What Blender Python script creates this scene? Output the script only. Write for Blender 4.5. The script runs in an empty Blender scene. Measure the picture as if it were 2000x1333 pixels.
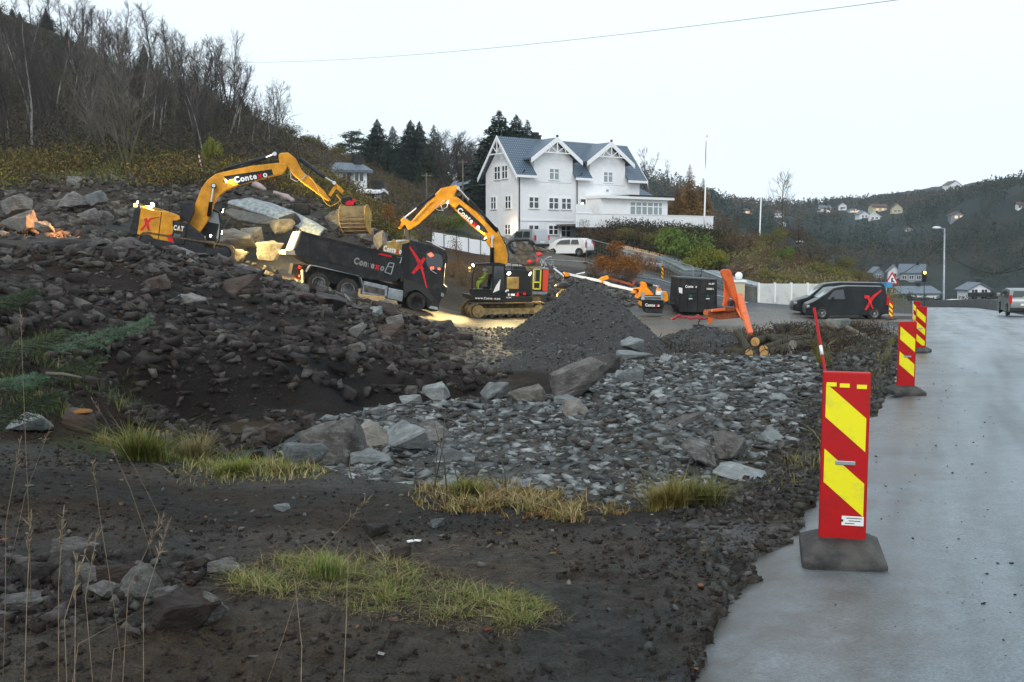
import bpy, bmesh, math, random
import numpy as np
from math import radians as R, sin, cos, atan2, pi, sqrt, tan
from mathutils import Vector, Matrix, Euler

# ------------------------------------------------------------------ camera, sky, sun, exposure
SC = bpy.context.scene
COL = SC.collection
CZ = 1.6
TILT = math.atan(186.5 / 2000)
cam_d = bpy.data.cameras.new('camera'); cam = bpy.data.objects.new('camera', cam_d); COL.objects.link(cam)
cam_d.sensor_width = 36; cam_d.lens = 36; cam_d.clip_start = .05; cam_d.clip_end = 5000
cam.location = (0, 0, CZ); cam.rotation_euler = (pi / 2 - TILT, 0, 0)
SC.camera = cam
cam_d.dof.use_dof = False

W = bpy.data.worlds.new('World'); SC.world = W; W.use_nodes = True
nt = W.node_tree; nt.nodes.clear()
o_ = nt.nodes.new('ShaderNodeOutputWorld'); bg = nt.nodes.new('ShaderNodeBackground')
sky = nt.nodes.new('ShaderNodeTexSky'); sky.sky_type = 'NISHITA'; sky.sun_disc = False
SUN_EL, SUN_AZ = R(24), R(200)
sky.sun_elevation = SUN_EL; sky.sun_rotation = SUN_AZ
mx = nt.nodes.new('ShaderNodeMix'); mx.data_type = 'RGBA'
# overcast deck: a pale even cloud layer with faint mottling over the clear-sky model
tc = nt.nodes.new('ShaderNodeTexCoord'); nz = nt.nodes.new('ShaderNodeTexNoise'); nz.inputs['Scale'].default_value = 1.6; nz.inputs['Detail'].default_value = 3
rp = nt.nodes.new('ShaderNodeValToRGB'); rp.color_ramp.elements[0].color = (7.7, 8.8, 9.7, 1); rp.color_ramp.elements[1].color = (8.4, 9.4, 10.1, 1)
rp.color_ramp.elements[0].position = .3; rp.color_ramp.elements[1].position = .7
nt.links.new(tc.outputs['Generated'], nz.inputs['Vector']); nt.links.new(nz.outputs['Fac'], rp.inputs[0])
mx.inputs[0].default_value = .93
nt.links.new(sky.outputs[0], mx.inputs[6]); nt.links.new(rp.outputs[0], mx.inputs[7])
nt.links.new(mx.outputs[2], bg.inputs[0]); bg.inputs[1].default_value = .1
nt.links.new(bg.outputs[0], o_.inputs[0])

sd = bpy.data.lights.new('sun', 'SUN'); sd.energy = 1.1; sd.angle = R(20); sd.color = (1, .97, .93)
so = bpy.data.objects.new('sun', sd); COL.objects.link(so)
so.rotation_euler = (R(52), 0, R(-12))
SC.view_settings.view_transform = 'Standard'; SC.view_settings.look = 'None'
SC.view_settings.exposure = .38; SC.view_settings.gamma = 1
SC.cycles.max_bounces = 5; SC.cycles.diffuse_bounces = 2; SC.cycles.glossy_bounces = 2
SC.cycles.transmission_bounces = 4; SC.cycles.transparent_max_bounces = 8
SC.cycles.use_denoising = True
SC.cycles.sample_clamp_indirect = 4

rng = np.random.default_rng(7); random.seed(7)

# ------------------------------------------------------------------ projection helpers (photo pixel -> place in the world)
CT, ST = cos(TILT), sin(TILT)
def ray(x, y):
    u = (x - 1000) / 2000; v = (666.5 - y) / 2000
    return (u, CT + v * ST, -ST + v * CT)
def at(x, y, Y):
    r = ray(x, y); s = Y / r[1]
    return Vector((r[0] * s, Y, CZ + r[2] * s))
def wx(x, Y, z):
    d = Y * CT - (z - CZ) * ST
    return Vector(((x - 1000) / 2000 * d, Y, z))

# ------------------------------------------------------------------ mesh builder
class MB:
    def __init__(s): s.v = []; s.f = []; s.m = []; s.mi = 0
    def add(s, vs, fs):
        b = len(s.v); s.v += [tuple(v) for v in vs]
        for f in fs: s.f.append([b + i for i in f]); s.m.append(s.mi)
    def box(s, x0, x1, y0, y1, z0, z1):
        s.add([(x0,y0,z0),(x1,y0,z0),(x1,y1,z0),(x0,y1,z0),(x0,y0,z1),(x1,y0,z1),(x1,y1,z1),(x0,y1,z1)],
              [(0,3,2,1),(4,5,6,7),(0,1,5,4),(1,2,6,5),(2,3,7,6),(3,0,4,7)])
    def obox(s, c, size, rot=None):
        rot = rot or Matrix.Identity(3); c = Vector(c)
        vs = [c + rot @ Vector((i*size[0]/2, j*size[1]/2, k*size[2]/2)) for k in (-1,1) for i, j in ((-1,-1),(1,-1),(1,1),(-1,1))]
        s.add(vs, [(0,3,2,1),(4,5,6,7),(0,1,5,4),(1,2,6,5),(2,3,7,6),(3,0,4,7)])
    def beam(s, a, b, w, h, w2=None, h2=None):
        a = Vector(a); b = Vector(b); d = (b - a).normalized()
        up = Vector((0,0,1)) if abs(d.z) < .95 else Vector((1,0,0))
        sd_ = d.cross(up).normalized(); up = sd_.cross(d)
        w2 = w2 or w; h2 = h2 or h
        vs = [p + sd_*i*ww/2 + up*j*hh/2 for p, ww, hh in ((a,w,h),(b,w2,h2)) for i, j in ((-1,-1),(1,-1),(1,1),(-1,1))]
        s.add(vs, [(0,3,2,1),(4,5,6,7),(0,1,5,4),(1,2,6,5),(2,3,7,6),(3,0,4,7)])
    def tube(s, pts, rad, n=8, cap=True):
        pts = [Vector(p) for p in pts]
        if not hasattr(rad, '__len__'): rad = [rad] * len(pts)
        vs = []; prev = None
        for i, p in enumerate(pts):
            d = (pts[min(i+1, len(pts)-1)] - pts[max(i-1, 0)])
            d = d.normalized() if d.length > 1e-9 else Vector((0,0,1))
            if prev is None:
                up = Vector((0,0,1)) if abs(d.z) < .9 else Vector((1,0,0))
                a = d.cross(up).normalized()
            else:
                a = (prev - d * prev.dot(d)).normalized()
            prev = a; b = d.cross(a)
            for k in range(n):
                t = 2*pi*k/n; vs.append(p + (a*cos(t) + b*sin(t)) * rad[i])
        fs = [(i*n+k, i*n+(k+1)%n, (i+1)*n+(k+1)%n, (i+1)*n+k) for i in range(len(pts)-1) for k in range(n)]
        if cap: fs += [tuple(range(n-1,-1,-1)), tuple((len(pts)-1)*n+k for k in range(n))]
        s.add(vs, fs)
    def prism(s, poly, y0, y1, poly2=None):
        n = len(poly); poly2 = poly2 or poly
        s.add([(x,y0,z) for x, z in poly] + [(x,y1,z) for x, z in poly2],
              [tuple(range(n)), tuple(range(2*n-1, n-1, -1))] + [(i, (i+1)%n, n+(i+1)%n, n+i) for i in range(n)])
    def lathe(s, prof, c, axis='y', n=20):
        vs = []
        for r_, h in prof:
            for k in range(n):
                t = 2*pi*k/n
                if axis == 'y': vs.append((c[0]+r_*cos(t), c[1]+h, c[2]+r_*sin(t)))
                elif axis == 'z': vs.append((c[0]+r_*cos(t), c[1]+r_*sin(t), c[2]+h))
                else: vs.append((c[0]+h, c[1]+r_*cos(t), c[2]+r_*sin(t)))
        m = len(prof)
        fs = [(i*n+k, i*n+(k+1)%n, (i+1)*n+(k+1)%n, (i+1)*n+k) for i in range(m-1) for k in range(n)]
        fs += [tuple(range(n)), tuple((m-1)*n+k for k in range(n-1,-1,-1))]
        s.add(vs, fs)
    def sphere(s, c, r, n=10, sc=(1,1,1)):
        prof = []
        m = n // 2 + 1
        vs = []; fs = []
        for i in range(m + 1):
            ph = -pi/2 + pi*i/m
            for k in range(n):
                t = 2*pi*k/n
                vs.append((c[0]+r*sc[0]*cos(ph)*cos(t), c[1]+r*sc[1]*cos(ph)*sin(t), c[2]+r*sc[2]*sin(ph)))
        fs = [(i*n+k, i*n+(k+1)%n, (i+1)*n+(k+1)%n, (i+1)*n+k) for i in range(m) for k in range(n)]
        s.add(vs, fs)
    def mesh(s, name, mats, smooth=False):
        me = bpy.data.meshes.new(name); me.from_pydata(s.v, [], s.f)
        if not isinstance(mats, (list, tuple)): mats = [mats]
        for m in mats: me.materials.append(m)
        if len(mats) > 1:
            for p, i in zip(me.polygons, s.m): p.material_index = i
        bm = bmesh.new(); bm.from_mesh(me)
        bmesh.ops.remove_doubles(bm, verts=bm.verts, dist=1e-5)
        bmesh.ops.recalc_face_normals(bm, faces=bm.faces); bm.to_mesh(me); bm.free()
        if smooth:
            for p in me.polygons: p.use_smooth = True
        return me
    def build(s, name, mats, parent=None, smooth=False, bevel=0, label=None):
        me = s.mesh(name, mats, smooth)
        return link(name, me, parent, bevel, label)

def link(name, me, parent=None, bevel=0, label=None):
    ob = bpy.data.objects.new(name, me); COL.objects.link(ob)
    if parent is not None: ob.parent = parent
    if bevel:
        md = ob.modifiers.new('bevel', 'BEVEL'); md.width = bevel; md.segments = 2; md.limit_method = 'ANGLE'; md.angle_limit = R(35)
    if label: ob['label'] = label
    return ob
def tag(o, label, cat, group=None, kind=None):
    o['label'] = label; o['category'] = cat
    if group: o['group'] = group
    if kind: o['kind'] = kind
    return o
def empty(name, loc, rz, label, cat, group=None):
    o = bpy.data.objects.new(name, None); COL.objects.link(o); o.empty_display_size = .3
    o.location = loc; o.rotation_euler = (0, 0, rz)
    return tag(o, label, cat, group)
def copy_tree(o, parent=None):
    c = o.copy(); COL.objects.link(c)
    c.parent = parent
    for ch in list(o.children): copy_tree(ch, c)
    return c
def np_mesh(name, V, F, mats, mi=None, smooth=False, col=None):
    """V (n,3), F (m,k) all of one size k"""
    me = bpy.data.meshes.new(name)
    V = np.asarray(V, np.float32); F = np.asarray(F, np.int32); k = F.shape[1]
    me.vertices.add(len(V)); me.vertices.foreach_set('co', V.ravel())
    me.loops.add(F.size); me.loops.foreach_set('vertex_index', F.ravel())
    me.polygons.add(len(F)); me.polygons.foreach_set('loop_start', np.arange(0, F.size, k, dtype=np.int32))
    me.polygons.foreach_set('loop_total', np.full(len(F), k, np.int32))
    if not isinstance(mats, (list, tuple)): mats = [mats]
    for m in mats: me.materials.append(m)
    if mi is not None: me.polygons.foreach_set('material_index', np.asarray(mi, np.int32))
    if smooth: me.polygons.foreach_set('use_smooth', np.ones(len(F), bool))
    me.update(calc_edges=True)
    if col is not None:
        at_ = me.color_attributes.new('tint', 'FLOAT_COLOR', 'POINT')
        c4 = np.ones((len(V), 4), np.float32); c4[:, :col.shape[1]] = col
        at_.data.foreach_set('color', c4.ravel())
    me.validate()
    return me

# a vertical plane through a photographed anchor: shapes are measured in it in photo pixels, then get real depth
class Side:
    def __init__(s, x, y, Y, ang, origin=None):
        s.o = origin or at(x, y, Y); s.a = ang
        s.h = Vector((cos(ang), sin(ang), 0)); n = Vector((-sin(ang), cos(ang), 0))
        s.sg = 1 if n.y > 0 else -1            # which local y points away from the viewer
        s.n = n * s.sg
    def p(s, x, y, d=0):
        r = ray(x, y); ox, oy = s.o.x + s.n.x*d, s.o.y + s.n.y*d
        # ox + f hx = r0 t ; oy + f hy = r1 t
        det = s.h.x * (-r[1]) - s.h.y * (-r[0])
        f = ((-ox) * (-r[1]) - (-oy) * (-r[0])) / det
        t = (ox + f*s.h.x) / r[0] if abs(r[0]) > 1e-6 else (oy + f*s.h.y) / r[1]
        return f, CZ + r[2]*t - s.o.z
    def L(s, x, y, d=0):
        f, z = s.p(x, y, d); return Vector((f, s.sg*d, z))
    def poly(s, mb, pts, d0, d1, inset=None):
        q = [s.p(x, y, d0) for x, y in pts]
        mb.prism(q, s.sg*d0, s.sg*d1)
    def empty(s, name, label, cat, group=None):
        return empty(name, s.o, s.a, label, cat, group)
    def sub(s, origin_px, Y, ang): return Side(*origin_px, Y, ang)

# ------------------------------------------------------------------ materials
def mat(name, col, rough=.7, metal=0, noise=0, nscale=5, bump=0, bscale=20, col2=None, spec=.22, emit=None, estr=0, alpha=None, detail=4, coat=0, lo=.35, hi=.65):
    m = bpy.data.materials.new(name); m.use_nodes = True; t = m.node_tree
    b = t.nodes['Principled BSDF']; b.inputs['Base Color'].default_value = (*col, 1)
    b.inputs['Roughness'].default_value = rough; b.inputs['Metallic'].default_value = metal
    b.inputs['Specular IOR Level'].default_value = spec
    if coat: b.inputs['Coat Weight'].default_value = coat
    tc = t.nodes.new('ShaderNodeTexCoord')
    if noise or col2:
        n = t.nodes.new('ShaderNodeTexNoise'); n.inputs['Scale'].default_value = nscale; n.inputs['Detail'].default_value = detail
        n.inputs['Roughness'].default_value = .65
        t.links.new(tc.outputs['Object'], n.inputs['Vector'])
        r_ = t.nodes.new('ShaderNodeValToRGB'); r_.color_ramp.elements[0].position = lo; r_.color_ramp.elements[1].position = hi
        c2 = col2 or tuple(min(1, c*(1+noise)) for c in col)
        c1 = col if col2 else tuple(c*(1-noise) for c in col)
        r_.color_ramp.elements[0].color = (*c1, 1); r_.color_ramp.elements[1].color = (*c2, 1)
        t.links.new(n.outputs['Fac'], r_.inputs[0]); t.links.new(r_.outputs[0], b.inputs['Base Color'])
    if bump:
        n = t.nodes.new('ShaderNodeTexNoise'); n.inputs['Scale'].default_value = bscale; n.inputs['Detail'].default_value = 6
        n.inputs['Roughness'].default_value = .7
        t.links.new(tc.outputs['Object'], n.inputs['Vector'])
        bp = t.nodes.new('ShaderNodeBump'); bp.inputs['Strength'].default_value = bump; bp.inputs['Distance'].default_value = .05
        t.links.new(n.outputs['Fac'], bp.inputs['Height']); t.links.new(bp.outputs[0], b.inputs['Normal'])
    if emit:
        b.inputs['Emission Color'].default_value = (*emit, 1); b.inputs['Emission Strength'].default_value = estr
    return m

def ground_mat():
    m = bpy.data.materials.new('ground_soil'); m.use_nodes = True; t = m.node_tree; b = t.nodes['Principled BSDF']
    L = t.links.new; N = t.nodes.new
    at_ = N('ShaderNodeAttribute'); at_.attribute_name = 'tint'
    g = N('ShaderNodeNewGeometry')
    def noise(sc, det=5, ro=.65):
        n = N('ShaderNodeTexNoise'); n.inputs['Scale'].default_value = sc; n.inputs['Detail'].default_value = det; n.inputs['Roughness'].default_value = ro
        L(g.outputs['Position'], n.inputs['Vector']); return n.outputs['Fac']
    n1, n2, n3 = noise(.9), noise(11), noise(75, 4)
    def mr(x, a, b_, c=.3, d=.7):
        r_ = N('ShaderNodeMapRange'); r_.inputs[1].default_value = c; r_.inputs[2].default_value = d; r_.inputs[3].default_value = a; r_.inputs[4].default_value = b_
        L(x, r_.inputs[0]); return r_.outputs[0]
    def mul(a, b_):
        q = N('ShaderNodeMath'); q.operation = 'MULTIPLY'; L(a, q.inputs[0]); L(b_, q.inputs[1]); return q.outputs[0]
    f = mul(mul(mr(n1, .62, 1.35), mr(n2, .55, 1.5)), mr(n3, .5, 1.55))
    vm = N('ShaderNodeVectorMath'); vm.operation = 'SCALE'; L(at_.outputs['Color'], vm.inputs[0]); L(f, vm.inputs['Scale'])
    L(vm.outputs[0], b.inputs['Base Color'])
    L(mul(mr(n1, .75, 1.15), mr(at_.outputs['Alpha'], 0, 1, 0, 1)), b.inputs['Roughness'])
    bp = N('ShaderNodeBump'); bp.inputs['Strength'].default_value = 1; bp.inputs['Distance'].default_value = .06
    ad = N('ShaderNodeMath'); ad.operation = 'ADD'; L(n2, ad.inputs[0]); L(mul(n3, mr(n3, .5, .5)), ad.inputs[1])
    L(ad.outputs[0], bp.inputs['Height']); L(bp.outputs[0], b.inputs['Normal'])
    b.inputs['Specular IOR Level'].default_value = .12
    return m

# ------------------------------------------------------------------ terrain
Z = {  # zone: albedo, roughness, relief
 'mud': ((.040,.034,.027), .6, .07), 'dirt': ((.032,.026,.020), .8, .07), 'rub': ((.065,.067,.066), .8, .06), 'path': ((.10,.086,.068), .6, .05),
 'bank': ((.015,.012,.010), .9, .5), 'soil': ((.019,.012,.009), .95, .12), 'scree': ((.050,.041,.031), .9, .3), 'moss': ((.075,.066,.018), .95, .3),
 'wood': ((.045,.038,.028), 1, .5), 'brown': ((.055,.043,.030), 1, .4), 'drive': ((.085,.088,.092), .55, .02), 'yard': ((.115,.108,.095), .42, .02),
 'lawn': ((.045,.052,.018), .95, .1), 'far': ((.024,.030,.026), 1, 2.0), 'shoulder': ((.050,.044,.028), .95, .06), 'road': ((.06,.06,.06), .8, 0)}
ZN = list(Z)
CP = []
def c(zone, *pts):
    for x, y, Y in pts: CP.append((*at(x, y, Y), zone))
def w(zone, *pts):
    for x, Y, z in pts: CP.append((*wx(x, Y, z), zone))
def zr(Y): return -.045 * (max(Y, 4) - 4) if Y < 90 else -.045*86 - .06*(Y-90)
w('mud', (-600,2.,.05),(0,2.,.05),(1000,2.,0),(1500,2.,0),(-200,3.6,.12),(300,3.7,.02),(800,3.7,0),(1200,3.7,0),(1380,3.7,-.02))
w('mud', (-300,5,.12),(100,5,.05),(500,5.2,-.03),(900,5.2,-.05),(1250,5.2,-.06),(1480,5.2,-.06))
w('dirt', (-300,7,.15),(100,7,-.05),(400,7,-.15),(700,7,-.2),(1000,7,-.2),(1300,7,-.2),(1540,7,-.13))
w('mud', (100,8.6,-.2),(400,8.6,-.3),(700,8.4,-.3),(1000,8,-.28),(1250,7.8,-.3))
w('lawn', (250,9.8,-.42),(400,9.6,-.42),(550,9.2,-.42))
c('soil', (0,835,9.5),(200,850,10.5),(100,785,11.5),(0,730,12),(-200,660,13),(0,650,15))
c('rub', (650,905,10.5),(780,915,10),(900,905,10),(1000,940,8.8),(1200,950,8.4),(1400,930,8.8),(1200,880,10.8),(1400,850,12.2),(1000,860,12),(750,860,12.3),
  (650,822,15),(750,800,17),(900,790,18),(1000,805,15.5),(1100,765,19),(1200,730,22),(1250,708,25),(1400,702,26),(1500,740,21),(1550,706,26),(1500,800,15.5),(1250,790,16))
c('shoulder', (1560,900,9.3),(1620,830,12),(1680,760,16.5),(1700,720,20.5),(1720,690,24),(1730,665,30))
w('bank', (1000,22.5,-2.6),(850,22,-3.1),(700,20,-2.8),(1100,26,-2.6),(1200,30,-2.5))
w('soil', (1250,33,-2.5),(1400,33,-2.4),(1550,33,-2.1),(1640,34,-1.9),(1480,38,-2.4),(1600,41,-2.3))
w('bank', (300,13,-1.9),(450,13,-2.),(400,19.5,-2.0),(500,17.5,-2.03),(450,18.6,-2.03),(520,20,-2.03),(550,14,-1.7),(250,20,-1.6),(550,24,-2.3),(100,19,-1.2),(0,20,-.6),(-200,20,.3))
c('bank', (300,800,24),(400,800,24.5),(550,790,26),(700,780,28.5),(850,785,29.5),(940,770,30))
c('bank', (300,690,25.3),(400,690,25.9),(550,692,27.4),(700,708,29.8),(850,716,31.5),(930,718,33.5),(1000,735,34))
c('soil', (150,640,25),(250,640,28),(50,610,24),(150,580,29),(250,580,32),(0,560,30),(80,535,34))
c('bank', (400,640,30),(550,650,31),(700,670,33.5),(800,685,36),(400,560,35),(500,570,36),(600,600,37),(700,630,38),(800,652,39),(900,670,41))
c('scree', (80,478,37.5),(0,470,38),(200,485,38),(300,485,39),(400,508,39.5),(500,535,40),(600,562,41),(700,592,42.5),(800,620,44),(880,645,45),(-200,460,38))
w('path', (0,46,1.75),(150,46,1.7),(300,46,1.35),(400,47,1.0))
c('path', (440,510,49),(300,470,52),(350,490,52),(540,545,51),(620,567,50),(700,585,51),(815,606,53),(560,520,58),(650,560,57))
c('scree', (150,450,53),(50,445,50),(-100,430,50),(480,490,58),(500,450,61),(560,470,61),(640,480,63),(720,500,63),(800,555,63))
c('path', (860,625,52),(920,640,48),(980,660,44),(1000,690,39),(930,695,38.5),(880,712,36),(1050,700,38),(870,610,58),(1000,622,57),(900,600,62),(1050,605,62))
w('yard', (1000,52,-2.45),(1150,48,-2.5),(1150,57,-2.45),(1150,40,-2.6),(1300,45,-2.5),(1300,57,-2.45),(1250,61,-2.45),(1350,50,-2.5),(1450,55,-2.5),(1450,47,-2.5),(1550,52,-2.5),(1600,58,-2.5),(1700,54,-2.45),(1550,46,-2.4),(1650,45,-2.1),(1700,62,-2.6),(1500,62,-2.4),(1600,63,-2.5))
c('scree', (100,420,58),(200,410,62),(50,385,64),(350,400,64),(450,375,67),(280,370,67),(0,360,66),(-150,340,68),(550,385,70),(620,420,67),(700,440,66),(760,480,65))
c('moss', (0,322,73),(120,330,73),(250,335,73),(380,330,75),(470,335,77),(560,345,80),(620,375,77),(680,410,73),(-200,290,75),(740,445,72))
c('wood', (0,260,88),(150,260,89),(300,270,90),(430,285,92),(530,290,95),(600,320,93),(-200,220,90),(0,180,106),(200,190,108),(380,225,108),(480,250,108))
c('wood', (0,40,140),(130,78,136),(300,148,129),(400,193,124),(480,220,121),(-200,-20,140))
c('brown', (530,243,118),(600,280,112),(645,310,106),(680,350,103),(720,385,95),(760,420,86),(790,450,80))
w('wood', (0,200,30),(300,180,14),(500,165,9),(600,150,8),(0,300,30),(-400,120,34),(-400,250,40),(400,300,12))
c('brown', (740,358,130),(800,350,160),(870,352,165),(930,365,160),(850,400,125),(900,425,105),(800,430,95),(850,455,86))
c('lawn', (860,442,95),(930,445,100))
c('brown', (860,490,82),(940,500,84),(820,500,74),(900,545,68),(960,560,66),(860,575,62),(1020,560,66))
c('drive', (1011,478,99),(1000,495,88),(1060,502,87),(1120,503,88),(1160,506,88),(1120,480,104),(1200,520,84),(1270,540,79),(1350,562,74),(1420,582,69),(1480,598,65))
c('scree', (1080,528,75),(1150,540,71),(1080,560,68),(1180,575,65),(1260,585,66),(1320,592,65))
c('brown', (1180,508,90),(1250,515,87),(1330,548,82),(1400,565,78),(1450,572,75),(1200,452,103),(1300,455,102),(1400,465,98),(1460,520,88))
w('brown', (1250,112,1.8),(1350,112,1.7),(1050,115,-.3),(1100,130,2),(1200,130,2.5),(1350,130,1),(960,110,1.5))
c('moss', (1440,480,96),(1500,515,90),(1560,545,83),(1620,560,79),(1500,490,100),(1570,520,98),(1640,550,92),(1690,580,78),(1560,570,74),(1640,580,72),(1730,590,72))
w('brown', (1500,130,-3),(1650,120,-6),(1720,100,-5.5),(1600,160,-8))
w('far', (1800,180,-11),(1700,220,-11),(1950,220,-12),(2300,200,-8),(1950,130,-9),(2100,100,-7),(2400,120,-4),(1600,260,-10),(1400,250,-2),(1250,250,4),(1850,160,-11))
c('far', (1260,352,420),(1330,380,450),(1400,394,520),(1480,405,600),(1560,409,650),(1650,405,650),(1750,402,600),(1830,396,520),(1880,388,450),(1940,378,400),(2000,372,380),(2200,360,350),(1150,360,420),(1200,395,330))
c('far', (1560,440,520),(1700,450,450),(1850,450,390),(1950,465,330),(1800,505,340),(1650,500,400),(1500,430,540),(1960,535,280),(1300,420,350),(1400,440,360),(2150,440,300))
w('far', (1400,880,30),(1000,880,30),(500,880,40),(0,880,60),(2000,880,60),(1000,300,10),(800,300,14),(700,250,12),(2600,700,45),(2000,600,33),(1700,850,38))
w('mud', (2600,2,0),(2600,4,-.1)); w('brown', (2400,10,-.5),(2200,20,-1.4),(2150,40,-3),(2200,60,-4))
ROADL = [(.3,2.2),(.62,3.6),(1.30,5.4),(5.2,14),(8.0,20.8),(14.2,36),(20,50),(22.6,57),(27,68),(31.5,80),(36,95),(39,110),(41,128),(40,150)]
ROADR = [(5.2,0.5),(6.3,3.2),(7.6,6.5),(11.5,15.5),(14.4,22.5),(20.6,37.5),(26.6,51.5),(29.4,58),(32.6,66),(36.2,76),(41.5,92),(45.6,110),(48.3,128),(47.5,150)]
for x, y in ROADL + ROADR: CP.append((x, y, zr(y) + (-.03 if (x, y) in ROADL else -.05), 'road'))
CP = [p for p in CP]
CX = np.array([p[:3] for p in CP]); CI = np.array([ZN.index(p[3]) for p in CP])
nC = len(CX)
def kern(d): return np.sqrt(d*d + .5*.5)
A = kern(np.hypot(CX[:,None,0]-CX[None,:,0], CX[:,None,1]-CX[None,:,1]))
A = A - np.eye(nC)*.15
Pm = np.c_[np.ones(nC), CX[:, :2]]
M_ = np.block([[A, Pm], [Pm.T, np.zeros((3, 3))]])
sol = np.linalg.solve(M_, np.r_[CX[:, 2], 0, 0, 0]); lam, pol = sol[:nC], sol[nC:]
NT = np.random.default_rng(3).random((256, 256))
def vn(x, y):
    xi = np.floor(x).astype(int); yi = np.floor(y).astype(int); fx = x - xi; fy = y - yi
    fx = fx*fx*(3-2*fx); fy = fy*fy*(3-2*fy)
    a = NT[xi & 255, yi & 255]; b = NT[(xi+1) & 255, yi & 255]; c_ = NT[xi & 255, (yi+1) & 255]; d = NT[(xi+1) & 255, (yi+1) & 255]
    return (a*(1-fx)+b*fx)*(1-fy) + (c_*(1-fx)+d*fx)*fy - .5
def fbm(x, y, sc, o=4, g=.5):
    s_ = 0; a = 1
    for i in range(o):
        s_ = s_ + a*vn(x/sc + 17.3*i, y/sc + 9.1*i); a *= g; sc *= .5
    return s_
rows = np.r_[np.geomspace(1.6, 10, 200, False), np.geomspace(10, 45, 400, False), np.geomspace(45, 130, 250, False), np.geomspace(130, 900, 121)]
cols = np.r_[np.linspace(-1.5, -.56, 46, False), np.linspace(-.56, .56, 560, False), np.linspace(.56, 1.5, 46)]
GY, GU = np.meshgrid(rows, cols, indexing='ij'); GX = GU*GY
ROADPOLY = ROADL + ROADR[::-1]
def in_poly(x, y, P):
    x = np.asarray(x); y = np.asarray(y); ins = np.zeros(x.shape, bool); n = len(P)
    for i in range(n):
        x0, y0 = P[i][:2]; x1, y1 = P[(i+1) % n][:2]
        cnd = ((y0 > y) != (y1 > y)) & (x < (x1-x0)*(y-y0)/((y1-y0) or 1e-9) + x0)
        ins ^= cnd
    return ins
def terrain(X, Y):
    n = X.size; X = X.ravel(); Y = Y.ravel(); H = np.empty(n); Cc = np.empty((n, 3)); Rr = np.empty(n)
    alb = np.array([Z[k][0] for k in ZN]); ro = np.array([Z[k][1] for k in ZN]); re = np.array([Z[k][2] for k in ZN])
    for i in range(0, n, 20000):
        x = X[i:i+20000]; y = Y[i:i+20000]
        D = np.hypot(x[:,None]-CX[None,:,0], y[:,None]-CX[None,:,1])
        h = kern(D) @ lam + pol[0] + pol[1]*x + pol[2]*y
        jx = x + fbm(x, y, .16*y[0] if 0 else 3.0, 3)*np.minimum(.06*y, 4); jy = y + fbm(x+50, y, 3.0, 3)*np.minimum(.06*y, 4)
        D = np.hypot(jx[:,None]-CX[None,:,0], jy[:,None]-CX[None,:,1]) / (CX[None,:,1]**.9)
        m = D.min(1, keepdims=True)
        wt = np.exp(-(D-m)*60/ (1+0*m)); wt /= wt.sum(1, keepdims=True)
        f1 = np.clip(fbm(x, y, np.clip(.35*y[0], 1.2, 40), 4, .6)*1.6, -.6, .8); f2 = np.clip(fbm(x+90, y+40, np.clip(.2*y[0], .8, 20), 4, .6)*1.8, -.7, .9)
        Cc[i:i+20000] = (wt @ alb[CI]) * np.stack([1+.45*f1+.16*f2, 1+.45*f1-.02*f2, 1+.45*f1-.22*f2], -1); Rr[i:i+20000] = wt @ ro[CI]
        rel = wt @ re[CI]
        s_ = np.clip(y/12, .35, 8)
        h = h + rel*(fbm(x, y, 1.6*s_, 5, .55)*1.3 + .5*np.abs(fbm(x+31, y-7, .5*s_, 3)))
        H[i:i+20000] = h
    inr = in_poly(X - np.clip(.06 + .30*fbm(X, Y, .42, 5, .7), -.05, .4)*np.clip(Y/9, .3, 1), Y, ROADPOLY)
    zrv = np.where(Y < 90, -.045*(np.maximum(Y, 4)-4), -.045*86 - .06*(Y-90)) - .06
    H = np.where(inr, zrv, H)
    return H, Cc, Rr
TH, TC, TR = terrain(GX, GY)
TH = TH.reshape(GX.shape)
def gz(x, y):
    """height of the built ground at world x, y (arrays or scalars)"""
    sc_ = np.isscalar(x); x = np.atleast_1d(np.asarray(x, float)); y = np.clip(np.atleast_1d(np.asarray(y, float)), 1.61, 890)
    r_ = np.interp(y, rows, np.arange(len(rows))); q = np.interp(np.clip(x/y, -1.49, 1.49), cols, np.arange(len(cols)))
    i = np.clip(r_.astype(int), 0, len(rows)-2); j = np.clip(q.astype(int), 0, len(cols)-2); fr = r_-i; fq = q-j
    v = (TH[i,j]*(1-fq)+TH[i,j+1]*fq)*(1-fr) + (TH[i+1,j]*(1-fq)+TH[i+1,j+1]*fq)*fr
    return float(v[0]) if sc_ else v
def hit(x, y, y0=2., y1=850):
    """first ground point seen through photo pixel x, y"""
    r = ray(x, y); t = np.geomspace(y0, y1, 4000); X = r[0]/r[1]*t; zz = CZ + r[2]/r[1]*t
    g = gz(X, t); k = np.nonzero(g > zz)[0]
    i = k[0] if len(k) else len(t)-1
    return Vector((X[i], t[i], float(g[i])))
M = {}
M['ground'] = ground_mat()
nr, nc = GX.shape
idx = np.arange(nr*nc).reshape(nr, nc)
F_ = np.stack([idx[:-1,:-1], idx[:-1,1:], idx[1:,1:], idx[1:,:-1]], -1).reshape(-1, 4)
me = np_mesh('ground', np.c_[GX.ravel(), GY.ravel(), TH.ravel()], F_, M['ground'], smooth=True, col=np.c_[TC, TR])
g = link('ground', me); g['kind'] = 'structure'; g['label'] = 'muddy ground of the work site with rock banks, wooded slopes and far hills'
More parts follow.
